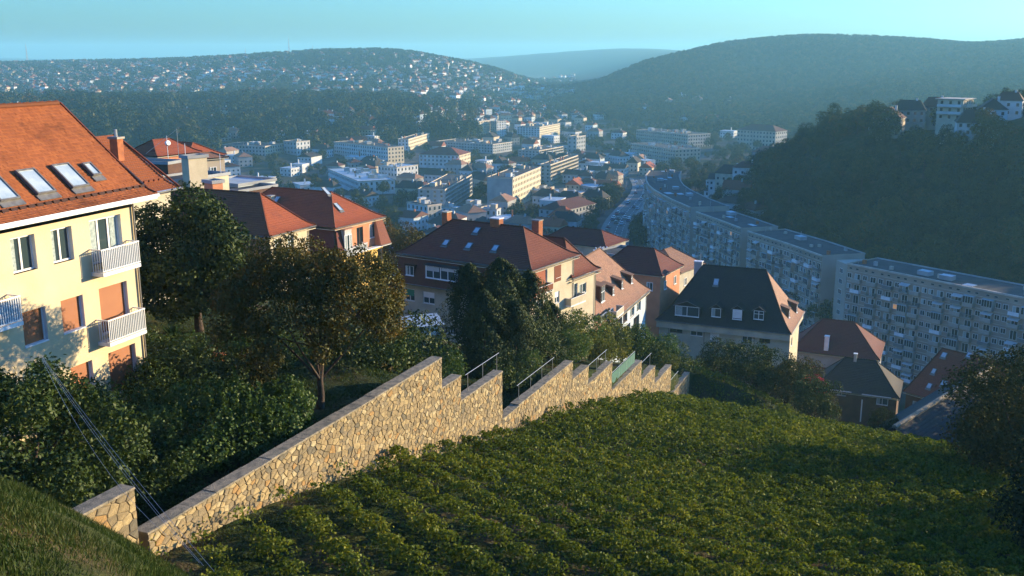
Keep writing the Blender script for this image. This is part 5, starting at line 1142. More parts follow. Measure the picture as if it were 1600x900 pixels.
# ------------------------------------------------------------------ the town in the valley
OCC = []
def occ(x, y, r): OCC.append((x, y, r))
def free(x, y, r): return all((x - a) ** 2 + (y - b) ** 2 > (r + c) ** 2 for a, b, c in OCC)
for q in rs: occ(q[0], q[1], 9)
def flatblock(label, uL, uN, uR, vt, vR, vb, floors, wall, lit=None, roof='dark', name='apartment_building', cat='building', zg=-84.0, bays=None, hip=0.0, group=None, style='win', W_=None, L_=None, roofm='roof_brown'):
    """uN,vt = near top corner, uL = left end of the front, (uR,vR) = far end of the right-hand face, vb = foot of the near corner"""
    P = atz(uN, vb, zg + 1.0); y = P[1]; C = aty(uN, vt, y); zt = C[2]; R_ = atz(uR, vR, zt); d = R_[:2] - C[:2]; L = L_ or float(np.hypot(*d)); hd = math.degrees(math.atan2(d[0], d[1]))
    if L_ is None and (L > 70 or L < 5): L = min(max(L, 5), 70)
    h = math.radians(hd); b = np.array([-math.cos(h), math.sin(h)]); r = ray(uL, vt)
    k = np.linalg.solve(np.array([r[:2], -b]).T, C[:2]); W = W_ or float(np.clip(k[1], 3, 75))
    t = thing(name, label, cat, (C[0], C[1], zg), math.pi / 2 - h, group); H_ = zt - zg
    for i in range(5):
        for j in range(3): q = C[:2] + np.array([math.sin(h), math.cos(h)]) * L * i / 4 + b * W * j / 2; occ(q[0], q[1], 7)
    w = MB(); w.box((0, 0, 0), (L, W, H_), wall, roof); 
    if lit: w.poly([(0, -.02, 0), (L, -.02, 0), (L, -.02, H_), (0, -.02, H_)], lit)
    w.build('wall', t)
    fh = (H_ - 1.5) / floors; m = MB()
    for M, ln in ((TR(0, -.03, 0), L), (TR(-.01, W, 0) @ RZ(-math.pi / 2), W)):
        m.T = M; n = max(1, int(ln / 3.0))
        if style == 'blank' and ln == W: continue
        for k in range(floors):
            z = 1.5 + fh * k
            if style == 'band' and ln == L: m.box((.6, -.05, z + fh * .30), (ln - .6, 0, z + fh * .82), 'glassdark'); m.box((0, -.5, z - .1), (ln, 0, z + fh * .28), wall)
            if style == 'band' and ln == L:
                for i in range(n + 1): m.box((ln * i / (n + .01) - .12, -.5, z - .1), (ln * i / (n + .01) + .12, -.03, z + fh * .82), wall)
                continue
            for i in range(n): x = ln * (i + .5) / n; m.box((x - .6, -.03, z + fh * .28), (x + .6, 0.02, z + fh * .78), 'glassdark'); m.box((x - .72, -.10, z + fh * .22), (x + .72, .0, z + fh * .28), 'whitewall')
    m.T = None; m.build('windows', t, kind='stuff')
    if hip: hiproof(t, 0, 0, L, W, H_ + .02, hip, min(L, W) * .45, min(L, W) * .45, roofm, 'y' if W > L else 'x', .5, 1.2, .1, caps=False, soffit='grey')
    else:
        e = MB(); e.box((-.15, -.15, H_ - .25), (L + .15, 0, H_ + .45), 'panel'); e.box((-.15, W, H_ - .25), (L + .15, W + .15, H_ + .45), 'panel'); e.box((-.15, 0, H_ - .25), (0, W, H_ + .45), 'panel'); e.box((L, 0, H_ - .25), (L + .15, W, H_ + .45), 'panel'); e.build('roof_edge', t)
        for _ in range(int(3 + L * W / 90)):
            rx, ry = random.uniform(.1, .85) * L, random.uniform(.1, .85) * W; c = MB(); kx = random.random()
            if kx < .45: c.box((rx, ry, H_), (rx + 1.0, ry + .8, H_ + random.uniform(1.2, 2.2)), random.choice(['grey', 'whitewall', 'tan', 'brick'])); c.build('chimney', t)
            elif kx < .7: c.box((rx, ry, H_), (min(L, rx + random.uniform(3, 5)), min(W, ry + 3), H_ + random.uniform(1.6, 2.6)), random.choice(['whitewall', 'grey', 'tan']), random.choice(['sheet', 'dark'])); c.build('roof_hut', t)
            elif kx < .85: c.box((rx, ry, H_ + .1), (min(L, rx + 4), min(W, ry + 2.5), H_ + .3), 'sheet'); c.build('roof_sheet', t)
            else: c.tube((rx, ry, H_), (rx, ry, H_ + 2.5), .07, m='metal'); c.build('aerial', t)
    return t, C, L, W
FB = flatblock
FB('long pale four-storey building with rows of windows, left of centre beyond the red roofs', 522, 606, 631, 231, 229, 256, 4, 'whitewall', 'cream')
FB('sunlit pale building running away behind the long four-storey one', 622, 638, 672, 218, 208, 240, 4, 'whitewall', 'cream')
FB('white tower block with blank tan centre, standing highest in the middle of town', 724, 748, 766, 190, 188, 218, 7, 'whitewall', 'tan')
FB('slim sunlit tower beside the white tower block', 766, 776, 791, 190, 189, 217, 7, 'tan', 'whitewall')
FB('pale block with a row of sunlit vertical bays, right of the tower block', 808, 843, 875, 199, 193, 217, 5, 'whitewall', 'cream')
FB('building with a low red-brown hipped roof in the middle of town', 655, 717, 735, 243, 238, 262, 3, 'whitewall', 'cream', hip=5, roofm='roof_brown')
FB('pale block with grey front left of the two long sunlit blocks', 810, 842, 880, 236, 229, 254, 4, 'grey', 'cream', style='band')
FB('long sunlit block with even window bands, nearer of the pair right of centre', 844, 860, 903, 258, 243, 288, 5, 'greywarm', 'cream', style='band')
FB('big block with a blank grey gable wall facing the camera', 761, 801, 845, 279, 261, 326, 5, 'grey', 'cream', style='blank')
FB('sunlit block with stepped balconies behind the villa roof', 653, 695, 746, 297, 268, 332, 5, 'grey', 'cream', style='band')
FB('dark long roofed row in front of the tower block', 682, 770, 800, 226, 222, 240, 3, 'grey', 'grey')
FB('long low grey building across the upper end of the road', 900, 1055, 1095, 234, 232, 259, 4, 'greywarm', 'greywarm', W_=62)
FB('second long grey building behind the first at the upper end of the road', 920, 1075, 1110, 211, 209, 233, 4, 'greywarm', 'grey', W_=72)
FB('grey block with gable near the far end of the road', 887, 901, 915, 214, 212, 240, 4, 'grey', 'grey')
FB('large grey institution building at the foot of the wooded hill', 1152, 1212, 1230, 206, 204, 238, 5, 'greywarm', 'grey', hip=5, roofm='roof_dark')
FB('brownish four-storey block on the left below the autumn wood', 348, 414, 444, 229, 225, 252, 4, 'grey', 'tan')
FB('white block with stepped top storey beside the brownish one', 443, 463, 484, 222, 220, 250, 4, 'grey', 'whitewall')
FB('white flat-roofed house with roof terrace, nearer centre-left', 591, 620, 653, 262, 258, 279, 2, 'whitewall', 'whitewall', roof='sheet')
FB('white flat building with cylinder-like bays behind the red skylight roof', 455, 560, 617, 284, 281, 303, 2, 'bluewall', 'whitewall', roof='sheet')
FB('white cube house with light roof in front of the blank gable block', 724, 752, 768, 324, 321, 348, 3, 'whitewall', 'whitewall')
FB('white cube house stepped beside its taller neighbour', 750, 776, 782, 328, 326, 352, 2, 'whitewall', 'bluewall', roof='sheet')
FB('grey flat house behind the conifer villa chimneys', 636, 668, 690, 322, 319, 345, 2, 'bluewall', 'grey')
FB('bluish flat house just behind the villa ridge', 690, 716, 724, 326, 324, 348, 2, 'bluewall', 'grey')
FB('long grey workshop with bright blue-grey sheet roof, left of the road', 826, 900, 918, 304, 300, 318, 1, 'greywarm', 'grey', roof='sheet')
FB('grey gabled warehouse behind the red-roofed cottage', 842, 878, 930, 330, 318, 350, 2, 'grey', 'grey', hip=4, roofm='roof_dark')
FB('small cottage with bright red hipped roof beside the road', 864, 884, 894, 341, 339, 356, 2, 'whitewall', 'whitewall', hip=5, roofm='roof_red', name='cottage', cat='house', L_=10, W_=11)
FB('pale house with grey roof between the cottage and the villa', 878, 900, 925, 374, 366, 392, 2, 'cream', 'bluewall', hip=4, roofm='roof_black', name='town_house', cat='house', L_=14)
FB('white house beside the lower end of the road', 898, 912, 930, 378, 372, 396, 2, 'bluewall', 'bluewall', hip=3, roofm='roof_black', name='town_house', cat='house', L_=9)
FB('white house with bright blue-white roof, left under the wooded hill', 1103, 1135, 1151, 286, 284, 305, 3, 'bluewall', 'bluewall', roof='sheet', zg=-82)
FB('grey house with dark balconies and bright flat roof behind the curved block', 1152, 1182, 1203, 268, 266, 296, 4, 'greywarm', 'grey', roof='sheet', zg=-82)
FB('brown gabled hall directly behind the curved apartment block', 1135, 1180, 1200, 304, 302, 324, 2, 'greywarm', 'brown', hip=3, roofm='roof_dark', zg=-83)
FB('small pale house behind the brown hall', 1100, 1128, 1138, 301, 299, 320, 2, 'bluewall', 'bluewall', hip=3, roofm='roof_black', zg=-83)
FB('lone grey house in the trees above the second apartment block', 1250, 1296, 1312, 333, 330, 372, 3, 'grey', 'grey', zg=-76, style='blank', W_=12, L_=10)
# houses on the wooded spur, upper right
def spur(label, u, v, y, hd, L_, W, H_, rm, wm, zg=None, flat=False, floors=3):
    L_ *= .82; W *= .82; H_ *= .88
    p = aty(u, v, y); z0 = gz(p[0], p[1]); h = math.radians(hd); t = thing('hill_house', label, 'house', (p[0], p[1], p[2] - H_), math.pi / 2 - h); drop = max(0, p[2] - H_ - z0) + 2
    w = MB(); w.box((0, 0, -drop), (L_, W, H_), wm, 'dark'); w.build('wall', t); m = MB(); fh = H_ / floors
    for k in range(floors):
        for M, ln in ((TR(0, -.03, 0), L_), (TR(-.01, W, 0) @ RZ(-math.pi / 2), W)):
            n = max(1, int(ln / 2.6))
            for i in range(n):
                x = ln * (i + .5) / n; m.T = M; m.box((x - .5, -.03, fh * k + .9), (x + .5, .02, fh * k + 2.2), 'glassdark'); m.box((x - .6, -.08, fh * k + .82), (x + .6, 0, fh * k + .9), 'white')
    m.T = None; m.build('windows', t, kind='stuff')
    if flat:
        MB().box((-.8, -.8, H_ + .003), (L_ + .8, W + .8, H_ + .35), 'panel').build('roof', t)
        for k in range(1, floors):
            b = MB(); b.box((0.3, -1.6, fh * k - .15), (L_ - .3, -.04, fh * k), 'panel'); b.box((.3, -1.6, fh * k), (L_ - .3, -1.52, fh * k + .9), 'tan'); b.build('balcony', t)
            b = MB(); b.box((-1.5, .3, fh * k - .15), (-.04, W - .3, fh * k), 'panel'); b.box((-1.5, .3, fh * k), (-1.42, W - .3, fh * k + .9), 'whitewall'); b.build('balcony', t)
    else: hiproof(t, 0, 0, L_, W, H_ + .02, min(L_, W) * .42, min(L_, W) * .3, min(L_, W) * .3, rm, 'y' if W > L_ else 'x', .4, .6, .1, caps=False, soffit='grey'); chimney(t, L_ * .5, W * .3, H_ + min(L_, W) * .42 - .3, .8, .8, .9, 'whitewall', 'grey')
spur('sunlit modern house with flat roof and stacked balconies on the wooded spur', 1506, 156, 395, 42, 14, 12, 9.5, 'dark', 'tan', flat=True)
spur('white-walled house with dark roof at the top right corner of the spur', 1556, 193, 372, 20, 14, 16, 8.5, 'roof_black', 'whitewall')
spur('tall white house with dark skylit roof, cut by the right edge of the photo', 1575, 172, 380, 20, 14, 12, 10, 'roof_black', 'bluewall')
spur('white gabled house on the crest above the corner houses', 1598, 158, 400, 30, 10, 12, 7, 'roof_dark', 'whitewall', floors=2)
spur('pale gabled house half hidden in trees on the spur', 1408, 186, 410, 30, 14, 13, 8.5, 'roof_dark', 'tan')
spur('dark-roofed house in the middle of the spur', 1446, 173, 425, 25, 12, 16, 6.5, 'roof_black', 'greywarm', floors=2)
spur('small dark house at the left end of the spur houses', 1390, 184, 425, 30, 8, 10, 5, 'roof_black', 'bluewall', floors=2)
spur('long dark-roofed house left of the modern one', 1484, 168, 430, 25, 12, 14, 6, 'roof_dark', 'greywarm', floors=2)
# cream and red-roofed houses behind the yellow house
def near_town(label, u, v, y, hd, L_, W, H_, wm, rm=None, rise=0, floors=2, name='town_house', top='dark', lit=None):
    p = aty(u, v, y); h = math.radians(hd); zg = gz(p[0], p[1]) - 1.5; H2_ = p[2] - zg; t = thing(name, label, 'house', (p[0], p[1], zg), math.pi / 2 - h)
    w = MB(); w.box((0, 0, 0), (L_, W, H2_), wm, top); w.build('wall', t); occ(p[0], p[1] + 5, 9)
    if rise: hiproof(t, 0, 0, L_, W, H2_ + .02, rise, min(L_, W) * .4, min(L_, W) * .4, rm, 'y' if W > L_ else 'x', .5, .4, .2, soffit='cream2')
    else:
        e = MB(); e.box((-.2, -.2, H2_ - .1), (L_ + .2, 0, H2_ + .3), 'grey'); e.box((-.2, W, H2_ - .1), (L_ + .2, W + .2, H2_ + .3), 'grey'); e.box((-.2, 0, H2_ - .1), (0, W, H2_ + .3), 'grey'); e.box((L_, 0, H2_ - .1), (L_ + .2, W, H2_ + .3), 'grey'); e.build('roof_edge', t)
    k = 0
    for M, ln in ((TR(0, 0, 0), L_), (TR(0, W, 0) @ RZ(-math.pi / 2), W)):
        for f in range(floors):
            n = max(1, int(ln / 3.4))
            for i in range(n): x = ln * (i + .5) / n; window(t, M @ TR(x - .55, -.06, H2_ - 2.6 - 3 * f), 1.1, 1.4, 'two')
    return t, H2_
_p = aty(262, 286, 126); _q = atz(357, 272, _p[2]); _h = math.degrees(math.atan2(_q[0] - _p[0], _q[1] - _p[1]))
near_town('cream flat-roofed house, sunlit, directly behind the hipped red roof', 262, 286, 126, _h, float(np.hypot(_q[0] - _p[0], _q[1] - _p[1])), 5, 6, 'cream', floors=1)
near_town('square cream tower-like house above the flat cream one', 294, 247, 127, 40, 2.7, 1.6, 6, 'cream', floors=0, name='tower_house')
near_town('cream house with small balcony behind the square tower', 313, 250, 150, 45, 4, 4, 6, 'tan', 'roof_tan', .8, floors=1)
near_town('dark brown timber pavilion with thin flat roof, left of the cream tower', 262, 256, 134, 18, 3, 8, 4, 'brown', floors=0)
near_town('red tiled roof farthest left behind the orange roof', 246, 246, 152, 30, 8, 7, 4, 'salmon', 'roof_red', 2.3, floors=1)
near_town('red tiled roof behind the dark timber pavilion', 292, 250, 165, 30, 8, 11, 4, 'salmon', 'roof_red', 2.4, floors=1)
near_town('orange block-like annex in front of the flat cream house', 332, 286, 118, 40, 1.4, 1.8, 3, 'salmon', floors=0, top='tan')
near_town('pale low house beside the flat cream one', 372, 290, 150, 30, 8, 8, 3, 'bluewall', floors=1, top='sheet')
near_town('dark flat-roofed house with railings behind the twin red roofs', 372, 300, 145, 30, 8, 14, 3, 'brown', floors=0)
near_town('low house with brown roof behind the terraced house', 945, 388, 185, 32, 9, 14, 5, 'cream2', 'roof_maroon', 2.5, floors=1)
near_town('white box-like house with flat black roof, lit on one side', 975, 402, 172, 42, 8, 6.5, 5, 'cream', floors=1)
near_town('dark red hipped roof between the tan-roofed terrace and the black roof', 1032, 432, 160, 30, 9, 11, 4, 'salmon', 'roof_maroon', 3.6, floors=1)
near_town('tan roofed house with several chimneys behind the black roof', 1062, 428, 178, 35, 10, 10, 4, 'cream2', 'roof_tan', 3.4, floors=1)
for (u, v, y) in ((936, 393, 180), (943, 392, 182)):
    p = aty(u, v, y); t = thing('chimney_stack', 'squat cream chimney stack with pots, ' + ('left' if u < 940 else 'right') + ' one of the pair behind the tan roof', 'chimney', (p[0], p[1], p[2])); b = MB(); b.box((-.9, -.6, -4), (.9, .6, 0), 'cream'); b.build('shaft', t); MB().box((-1.05, -.75, 0), (1.05, .75, .2), 'white').build('cap', t)
    for i in range(3): MB().tube((-.6 + .6 * i, 0, .2), (-.6 + .6 * i, 0, .8), .14, .12, 'white', 8).build('pot', t)
# loose low houses filling the valley floor
def kit_house(seed):
    r2 = random.Random(seed); L_, W, H_ = r2.uniform(8, 13), r2.uniform(9, 17), r2.uniform(4.5, 8); rise = r2.uniform(2.2, 4.2); wm = r2.choice(['whitewall', 'bluewall', 'cream2', 'greywarm', 'grey', 'tan', 'whitewall']); rm = r2.choice(['roof_dark', 'roof_black', 'roof_brown', 'roof_dark', 'roof_red', 'roof_black', 'roof_tan'])
    w = MB(); w.box((0, 0, -2), (L_, W, H_), wm); 
    if seed % 4 == 0: w.box((-.2, -.2, H_), (L_ + .2, W + .2, H_ + .4), wm, 'sheet')
    g = MB(); nf = int(H_ / 2.8)
    for M, ln in ((TR(0, -.03, 0), L_), (TR(-.01, W, 0) @ RZ(-math.pi / 2), W)):
        for k in range(nf):
            n = int(ln / 2.8)
            for i in range(n): x = ln * (i + .5) / n; g.T = M; g.box((x - .5, -.03, 2.8 * k + .9), (x + .5, .02, 2.8 * k + 2.1), 'glassdark')
    ro = MB(); o = .5
    if seed % 4: 
        X0, Y0, X1, Y1 = -o, -o, L_ + o, W + o; ins = 0 if seed % 3 == 0 else min(L_, W) * .4; mx = L_ / 2; r0 = (mx, Y0 + ins, H_ + rise); r1 = (mx, Y1 - ins, H_ + rise); A, B, C, D = (X0, Y0, H_), (X0, Y1, H_), (X1, Y1, H_), (X1, Y0, H_)
        for q in ([B, A, r0, r1], [D, C, r1, r0], [A, D, r0], [C, B, r1]): ro.poly(q, rm, [(p[0] + p[2], p[1]) for p in map(Vector, q)])
    ch = MB(); ch.box((L_ * .4, W * .3, H_), (L_ * .4 + .8, W * .3 + .7, H_ + rise + .9), r2.choice(['brick', 'whitewall', 'grey'])); ch.T = None; ch2 = MB(); ch2.box((L_ * .6, W * .7, H_ + .5), (L_ * .6 + .7, W * .7 + .7, H_ + rise + .4), 'whitewall')
    rn = {'roof_dark': 'dark brown', 'roof_black': 'blackish', 'roof_brown': 'brown', 'roof_red': 'red', 'roof_tan': 'tan'}[rm]; wn = {'whitewall': 'white', 'bluewall': 'pale blue', 'cream2': 'cream', 'greywarm': 'grey-brown', 'grey': 'grey', 'tan': 'tan'}[wm]
    return w.mesh('wall'), g.mesh('windows'), ro.mesh('roof') if seed % 4 else None, ch.mesh('chimney'), rn, wn
KH = [kit_house(i) for i in range(16)]
rr = random.Random(9); nfill = 0
def filler(u, y, k, lab_end, hd=None):
    global nfill
    x, y2, z = upos(u, y)
    if not free(x, y, 6.5): return False
    w_, g_, r_o, c_, rn, wn = KH[k]; hd = rr.choice([20, 28, 35, 110, 60]) if hd is None else hd
    t = thing('town_house', ('low %s house with %s roof ' % (wn, rn) if r_o else 'flat-roofed low %s house ' % wn) + lab_end, 'house', (x, y, z - .3), math.pi / 2 - math.radians(hd), 'low houses crowding the valley floor')
    link('wall', w_, t); link('windows', g_, t, kind='stuff'); link('chimney', c_, t)
    if r_o: link('roof', r_o, t)
    occ(x, y, 6); nfill += 1; return True
ZN = [((330, 600), (600, 900), 'in the left part of town', 38), ((640, 1000), (380, 560), 'near the road behind the big villa', 44), ((880, 1010), (540, 800), 'beyond the bend of the road', 40), ((560, 900), (560, 950), 'in the middle of town', 30), ((700, 1150), (950, 1500), 'at the far end of town', 28), ((380, 640), (380, 560), 'in the near left of town', 16), ((1150, 1215), (420, 620), 'at the foot of the wooded spur', 12)]
for (ua, ub), (ya, yb), lab, n in ZN:
    c = 0
    for _ in range(n * 6):
        if c >= n: break
        c += filler(rr.uniform(ua, ub), ya * (yb / ya) ** rr.random(), rr.randrange(16), lab)
# ------------------------------------------------------------------ houses scattered over the far hillside
def hillhouse_kit(seed):
    r2 = random.Random(100 + seed); m = MB(); L_, W, H_ = r2.uniform(8, 12), r2.uniform(9, 15), r2.uniform(5, 8.5); wm = ['whitewall', 'white', 'cream', 'whitewall', 'bluewall', 'tan'][seed % 6]; rm = ['roof_red', 'roof_brown', 'roof_orange', 'roof_dark', 'roof_red', 'roof_tan'][(seed * 5 + 1) % 6]
    m.box((0, 0, -3), (L_, W, H_), wm); r = r2.uniform(2.5, 4); o = .6; A, B, C, D = (-o, -o, H_), (-o, W + o, H_), (L_ + o, W + o, H_), (L_ + o, -o, H_); r0, r1 = (L_ / 2, 2.5, H_ + r), (L_ / 2, W - 2.5, H_ + r)
    for q in ([B, A, r0, r1], [D, C, r1, r0], [A, D, r0], [C, B, r1]): m.poly(q, rm)
    for M, ln in ((TR(0, -.03, 0), L_), (TR(-.01, W, 0) @ RZ(-math.pi / 2), W)):
        for k in range(int(H_ / 2.8)):
            for i in range(int(ln / 3)): x = ln * (i + .5) / int(ln / 3); m.T = M; m.box((x - .6, -.03, 2.8 * k + .8), (x + .6, .02, 2.8 * k + 2.1), 'glassdark')
    m.T = None; m.box((L_ * .4, W * .4, H_), (L_ * .4 + .9, W * .4 + .9, H_ + r + 1), 'whitewall'); return m
HK = [hillhouse_kit(i) for i in range(12)]; HKM = [k.mesh('hillside_house') for k in HK]
r3 = np.random.default_rng(21)
# chance of a house by where it shows: dense bands as in the photo
def dens(u, v):
    top = np.interp(u, [-50, 400, 560, 640, 700, 740, 800, 860, 880], [92, 90, 86, 84, 93, 100, 116, 136, 150])
    d = np.where((v > top - 2) & (v < 152), 0.55, 0.0)
    d = np.where((u > 400) & (u < 640) & (v < 108), 0.12, d); d = np.where((u > 640) & (v < 150), 0.85, d); d = np.where((u < 420) & (v > 90) & (v < 132), 0.8, d)
    d = np.where((v > 150) & (v < 205) & (u > 640) & (u < 900), 0.3, d); d = np.where((v > 130) & (v < 150) & (u > 330) & (u < 620), 0.25, d); d = np.where((v >= 150) & (v < 200) & (u < 640), np.where(v < 172, 0.2, 0.1), d)
    return d
U = r3.uniform(-40, 900, 7000); Vv = r3.uniform(78, 205, 7000); k = r3.random(7000) < dens(U, Vv) * 0.8; U, Vv = U[k], Vv[k]
hx, hy, hz, ok = hits(U, Vv, 600, 3500, 400); ok &= (hz > -81) & (hy > 850); U, hx, hy, hz, Vv = U[ok], hx[ok], hy[ok], hz[ok], Vv[ok]
order = np.argsort(hy); HH = []
for i in order:
    if free(hx[i], hy[i], 6): occ(hx[i], hy[i], 6); HH.append(i)
HPOS = []; restm = MB(); cnt = 0
for n, i in enumerate(HH):
    if len(HPOS) >= 1500: break
    x, y, z = float(hx[i]), float(hy[i]), float(hz[i]); a = math.pi / 2 - math.radians(rr.choice([15, 25, 40, 60, -20, 5])); kk = rr.randrange(12); HPOS.append((x, y)); S = rr.uniform(.7, 1.05)
    M = TR(x, y, z - .5) @ RZ(a) @ Matrix.Scale(S, 4)
    if cnt < 230:
        o = link('hillside_house', HKM[kk], None, M, None, 'house', 'small houses scattered over the far left hillside'); cnt += 1
        o['label'] = 'small pale house among trees on the lower slope of the far left hillside' if U[i] < 430 else ('small pale house among trees on the middle slope of the far hillside' if U[i] < 660 else 'small pale house on the right-hand slope of the far hillside')
    else:
        src = HK[kk]; n0 = len(restm.v); restm.v += [tuple(M @ Vector(p)) for p in src.v]; restm.f += [tuple(j + n0 for j in f) for f in src.f]; mp = [restm.mi(q) for q in src.mats]; restm.m += [mp[j] for j in src.m]; restm.uv += [None] * len(src.f)
restm.build('distant_houses', kind='stuff', label='hundreds of tiny pale houses covering the upper far hillside')
# landmark long white building on the hill and radio masts on the ridge
def landmark(label, u, v, y, W, H_, wm='white'):
    p = aty(u, v, y); t = thing('hill_building', label, 'building', (p[0], p[1], p[2] - H_), math.radians(70)); MB().box((0, 0, -8), (14, W, H_), wm, 'roof_red').build('wall', t)
    m = MB(); m.T = TR(-.01, W, 0) @ RZ(-math.pi / 2)
    for k in range(int(H_ / 3)):
        for i in range(int(W / 4)): m.box((4 * i + 1, -.1, 3 * k + 1), (4 * i + 3, .05, 3 * k + 2.3), 'glassdark')
    m.T = None; m.build('windows', t, kind='stuff'); r = MB()
    for q in ([(-1, W + 1, H_), (-1, -1, H_), (7, 3, H_ + 4), (7, W - 3, H_ + 4)], [(15, -1, H_), (15, W + 1, H_), (7, W - 3, H_ + 4), (7, 3, H_ + 4)], [(-1, -1, H_), (15, -1, H_), (7, 3, H_ + 4)], [(15, W + 1, H_), (-1, W + 1, H_), (7, W - 3, H_ + 4)]): r.poly(q, 'roof_red')
    r.build('roof', t)
landmark('long white building alone in the woods near the top of the far hill', 476, 99, 2350, 50, 9)
landmark('long white school-like building at the foot of the far hill', 305, 172, 1250, 28, 8)
landmark('white building with red roof in the middle of the far slope', 580, 172, 1250, 14, 9)
landmark('white house with red roof at right of the far slope', 713, 149, 1500, 18, 8)
def mast(label, u, v0, v1, y):
    p = aty(u, v1, y); q = aty(u, v0, y); H_ = q[2] - p[2] + 6; t = thing('radio_mast', label, 'radio mast', (p[0], p[1], p[2] - 6)); m = MB(); w_ = H_ * .035
    for sx in (-1, 1):
        for sy in (-1, 1): m.tube((sx * w_, sy * w_, 0), (sx * .3, sy * .3, H_), .45, .25, 'metal', 4)
    for k in range(8): a = w_ * (1 - k / 8) + .3; z = H_ * k / 8; m.tube((-a, -a, z), (a, -a, z + H_ / 8), .2, m='metal', n=3); m.tube((a, a, z), (-a, a, z + H_ / 8), .2, m='metal', n=3)
    m.build('lattice', t); MB().tube((0, 0, H_), (0, 0, H_ * 1.15), .3, .15, 'metal', 4).build('antenna', t)
mast('tall lattice radio mast on the far ridge above the lone white building', 452, 60, 86, 2500); mast('short radio mast left of the tall one on the far ridge', 384, 77, 90, 2500); mast('thin faint radio mast on the far ridge near the left edge', 43, 70, 97, 2600); mast('small twin-armed mast right of the tall one on the ridge', 489, 72, 84, 2500)
# ------------------------------------------------------------------ trees
def plant(name, label, cat, u, y, crown, trunk=None, group=None, rz=None, xy=None, dz=0.0, s=1.0):
    if xy: x, yy = xy; z = gz(x, yy)
    else: x, yy, z = upos(u, y)
    t = thing(name, label, cat, (x, yy, z + dz), random.uniform(0, 6.28) if rz is None else rz, group); t.scale = (s, s, s)
    if isinstance(crown, (list, tuple)):
        for n, c in crown: link(n, c, t)
    else: link('crown', crown, t)
    if trunk: link('trunk', trunk, t)
    return t
R = np.random.default_rng
# big dark tree beside the yellow house
lb = lobes_round(R(1), 4.3, 3.5, 3.9, 56, 0.95, low=-.9); plant('dark_tree', 'big round dark evergreen tree right of the yellow house', 'tree', 312, 52.5, make_mesh_crown('crown', lb, 50000, .21, 'leaf_dark', 11, shell=.5), make_trunk('trunk', 3.2, .24, lb, 1), rz=0.3)
la = lobes_round(R(2), 4.25, 2.75, 4.6, 90, .64, low=-.6); plant('autumn_tree', 'spreading olive and orange autumn tree with forked trunk on the lawn behind the wall', 'tree', 499, 39.6, make_mesh_crown('crown', la, 74000, .13, 'leaf_autumn', 12, shell=.95), make_trunk('trunk', 2.6, .17, la, 2, limbs=14, lean=.25), rz=0)
ll = lobes_round(R(3), 3.7, 3.7, 2.3, 56, .75, low=-.9, flat=.78); plant('ivy_tree', 'dense ivy-covered tree filling the lower left corner below the yellow house', 'tree', 0, 0, make_mesh_crown('crown', ll, 46000, .15, 'leaf_ivy', 13, shell=.55), make_trunk('trunk', 2.5, .2, ll, 3), xy=(-14.9, 28.6), rz=0)
lm = lobes_round(R(4), 2.1, 1.9, 1.6, 26, .5, low=-.7); plant('leafy_bush', 'loose bush with see-through twigs against the foot of the yellow house', 'bush', 185, 35, make_mesh_crown('crown', lm, 7500, .13, 'leaf_ivy', 14, shell=.9), make_trunk('trunk', 1.2, .06, lm, 4), rz=0)
lm = lobes_round(R(44), 1.5, 1.3, 1.2, 16, .45, low=-.7); plant('leafy_bush', 'small twiggy bush leaning on the lower left corner of the yellow house wall', 'bush', 95, 36, make_mesh_crown('crown', lm, 5000, .13, 'leaf_ivy', 15, shell=.9), make_trunk('trunk', 1.0, .06, lm, 4), rz=0)
# climbing greenery behind the near end of the wall
def shoots(name, seed, rx, rz, n, m, size, nsh, hs):
    r2 = R(seed); L_ = lobes_round(r2, rx, rz, rz * .8, 26, rx * .3, low=-.8); P, N_, tone = crown_pts(r2, L_, n, shell=.7)
    for _ in range(nsh):   # upright leafy shoots
        a = r2.uniform(0, 6.28); rr_ = rx * math.sqrt(r2.random()) * .9; base = np.array([rr_ * math.cos(a), rr_ * math.sin(a), rz * 1.2]); tip = base + np.array([r2.normal() * .2, r2.normal() * .2, hs * r2.uniform(.5, 1.2)]); k = 90
        t = r2.random(k)[:, None]; p = base * (1 - t) + tip * t + r2.normal(size=(k, 3)) * .11 * (1.1 - t); P = np.concatenate([P, p]); N_ = np.concatenate([N_, r2.normal(size=(k, 3)) * .6 + [0, 0, .5]]); tone = np.concatenate([tone, r2.random(k) * .4 + .6])
    N_ /= np.linalg.norm(N_, axis=1, keepdims=True); V, Q = leafquads(P, N_, size, r2, .6); return npmesh(name, V, Q, [MT[m]], tone)
for i, (u, y, rx, rz, n, sh, hs, lab) in enumerate(((238, 32.5, 1.9, 1.5, 9000, 4, .6, 'dark green bush hanging into the gap beside the wall stub'), (318, 35.0, 2.4, 1.7, 15000, 18, .9, 'large leafy bush with upright shoots leaning over the near wall'), (395, 36.0, 2.0, 1.45, 13000, 22, 1.1, 'bright leafy bush with tall shoots behind the wall coping'), (452, 37.6, 1.3, 1.15, 6500, 12, .9, 'smallest sunlit bush with shoots beside the autumn tree'), (275, 40.5, 2.2, 1.2, 9000, 2, .5, 'dark low thicket between the yellow house and the leafy bushes'))):
    plant('leafy_bush', lab, 'bush', u, y, shoots('crown', 30 + i, rx, rz, n, 'leaf_green' if i in (1, 2, 3) else 'leaf_ivy', .135, sh, hs), rz=0, dz=-.2)
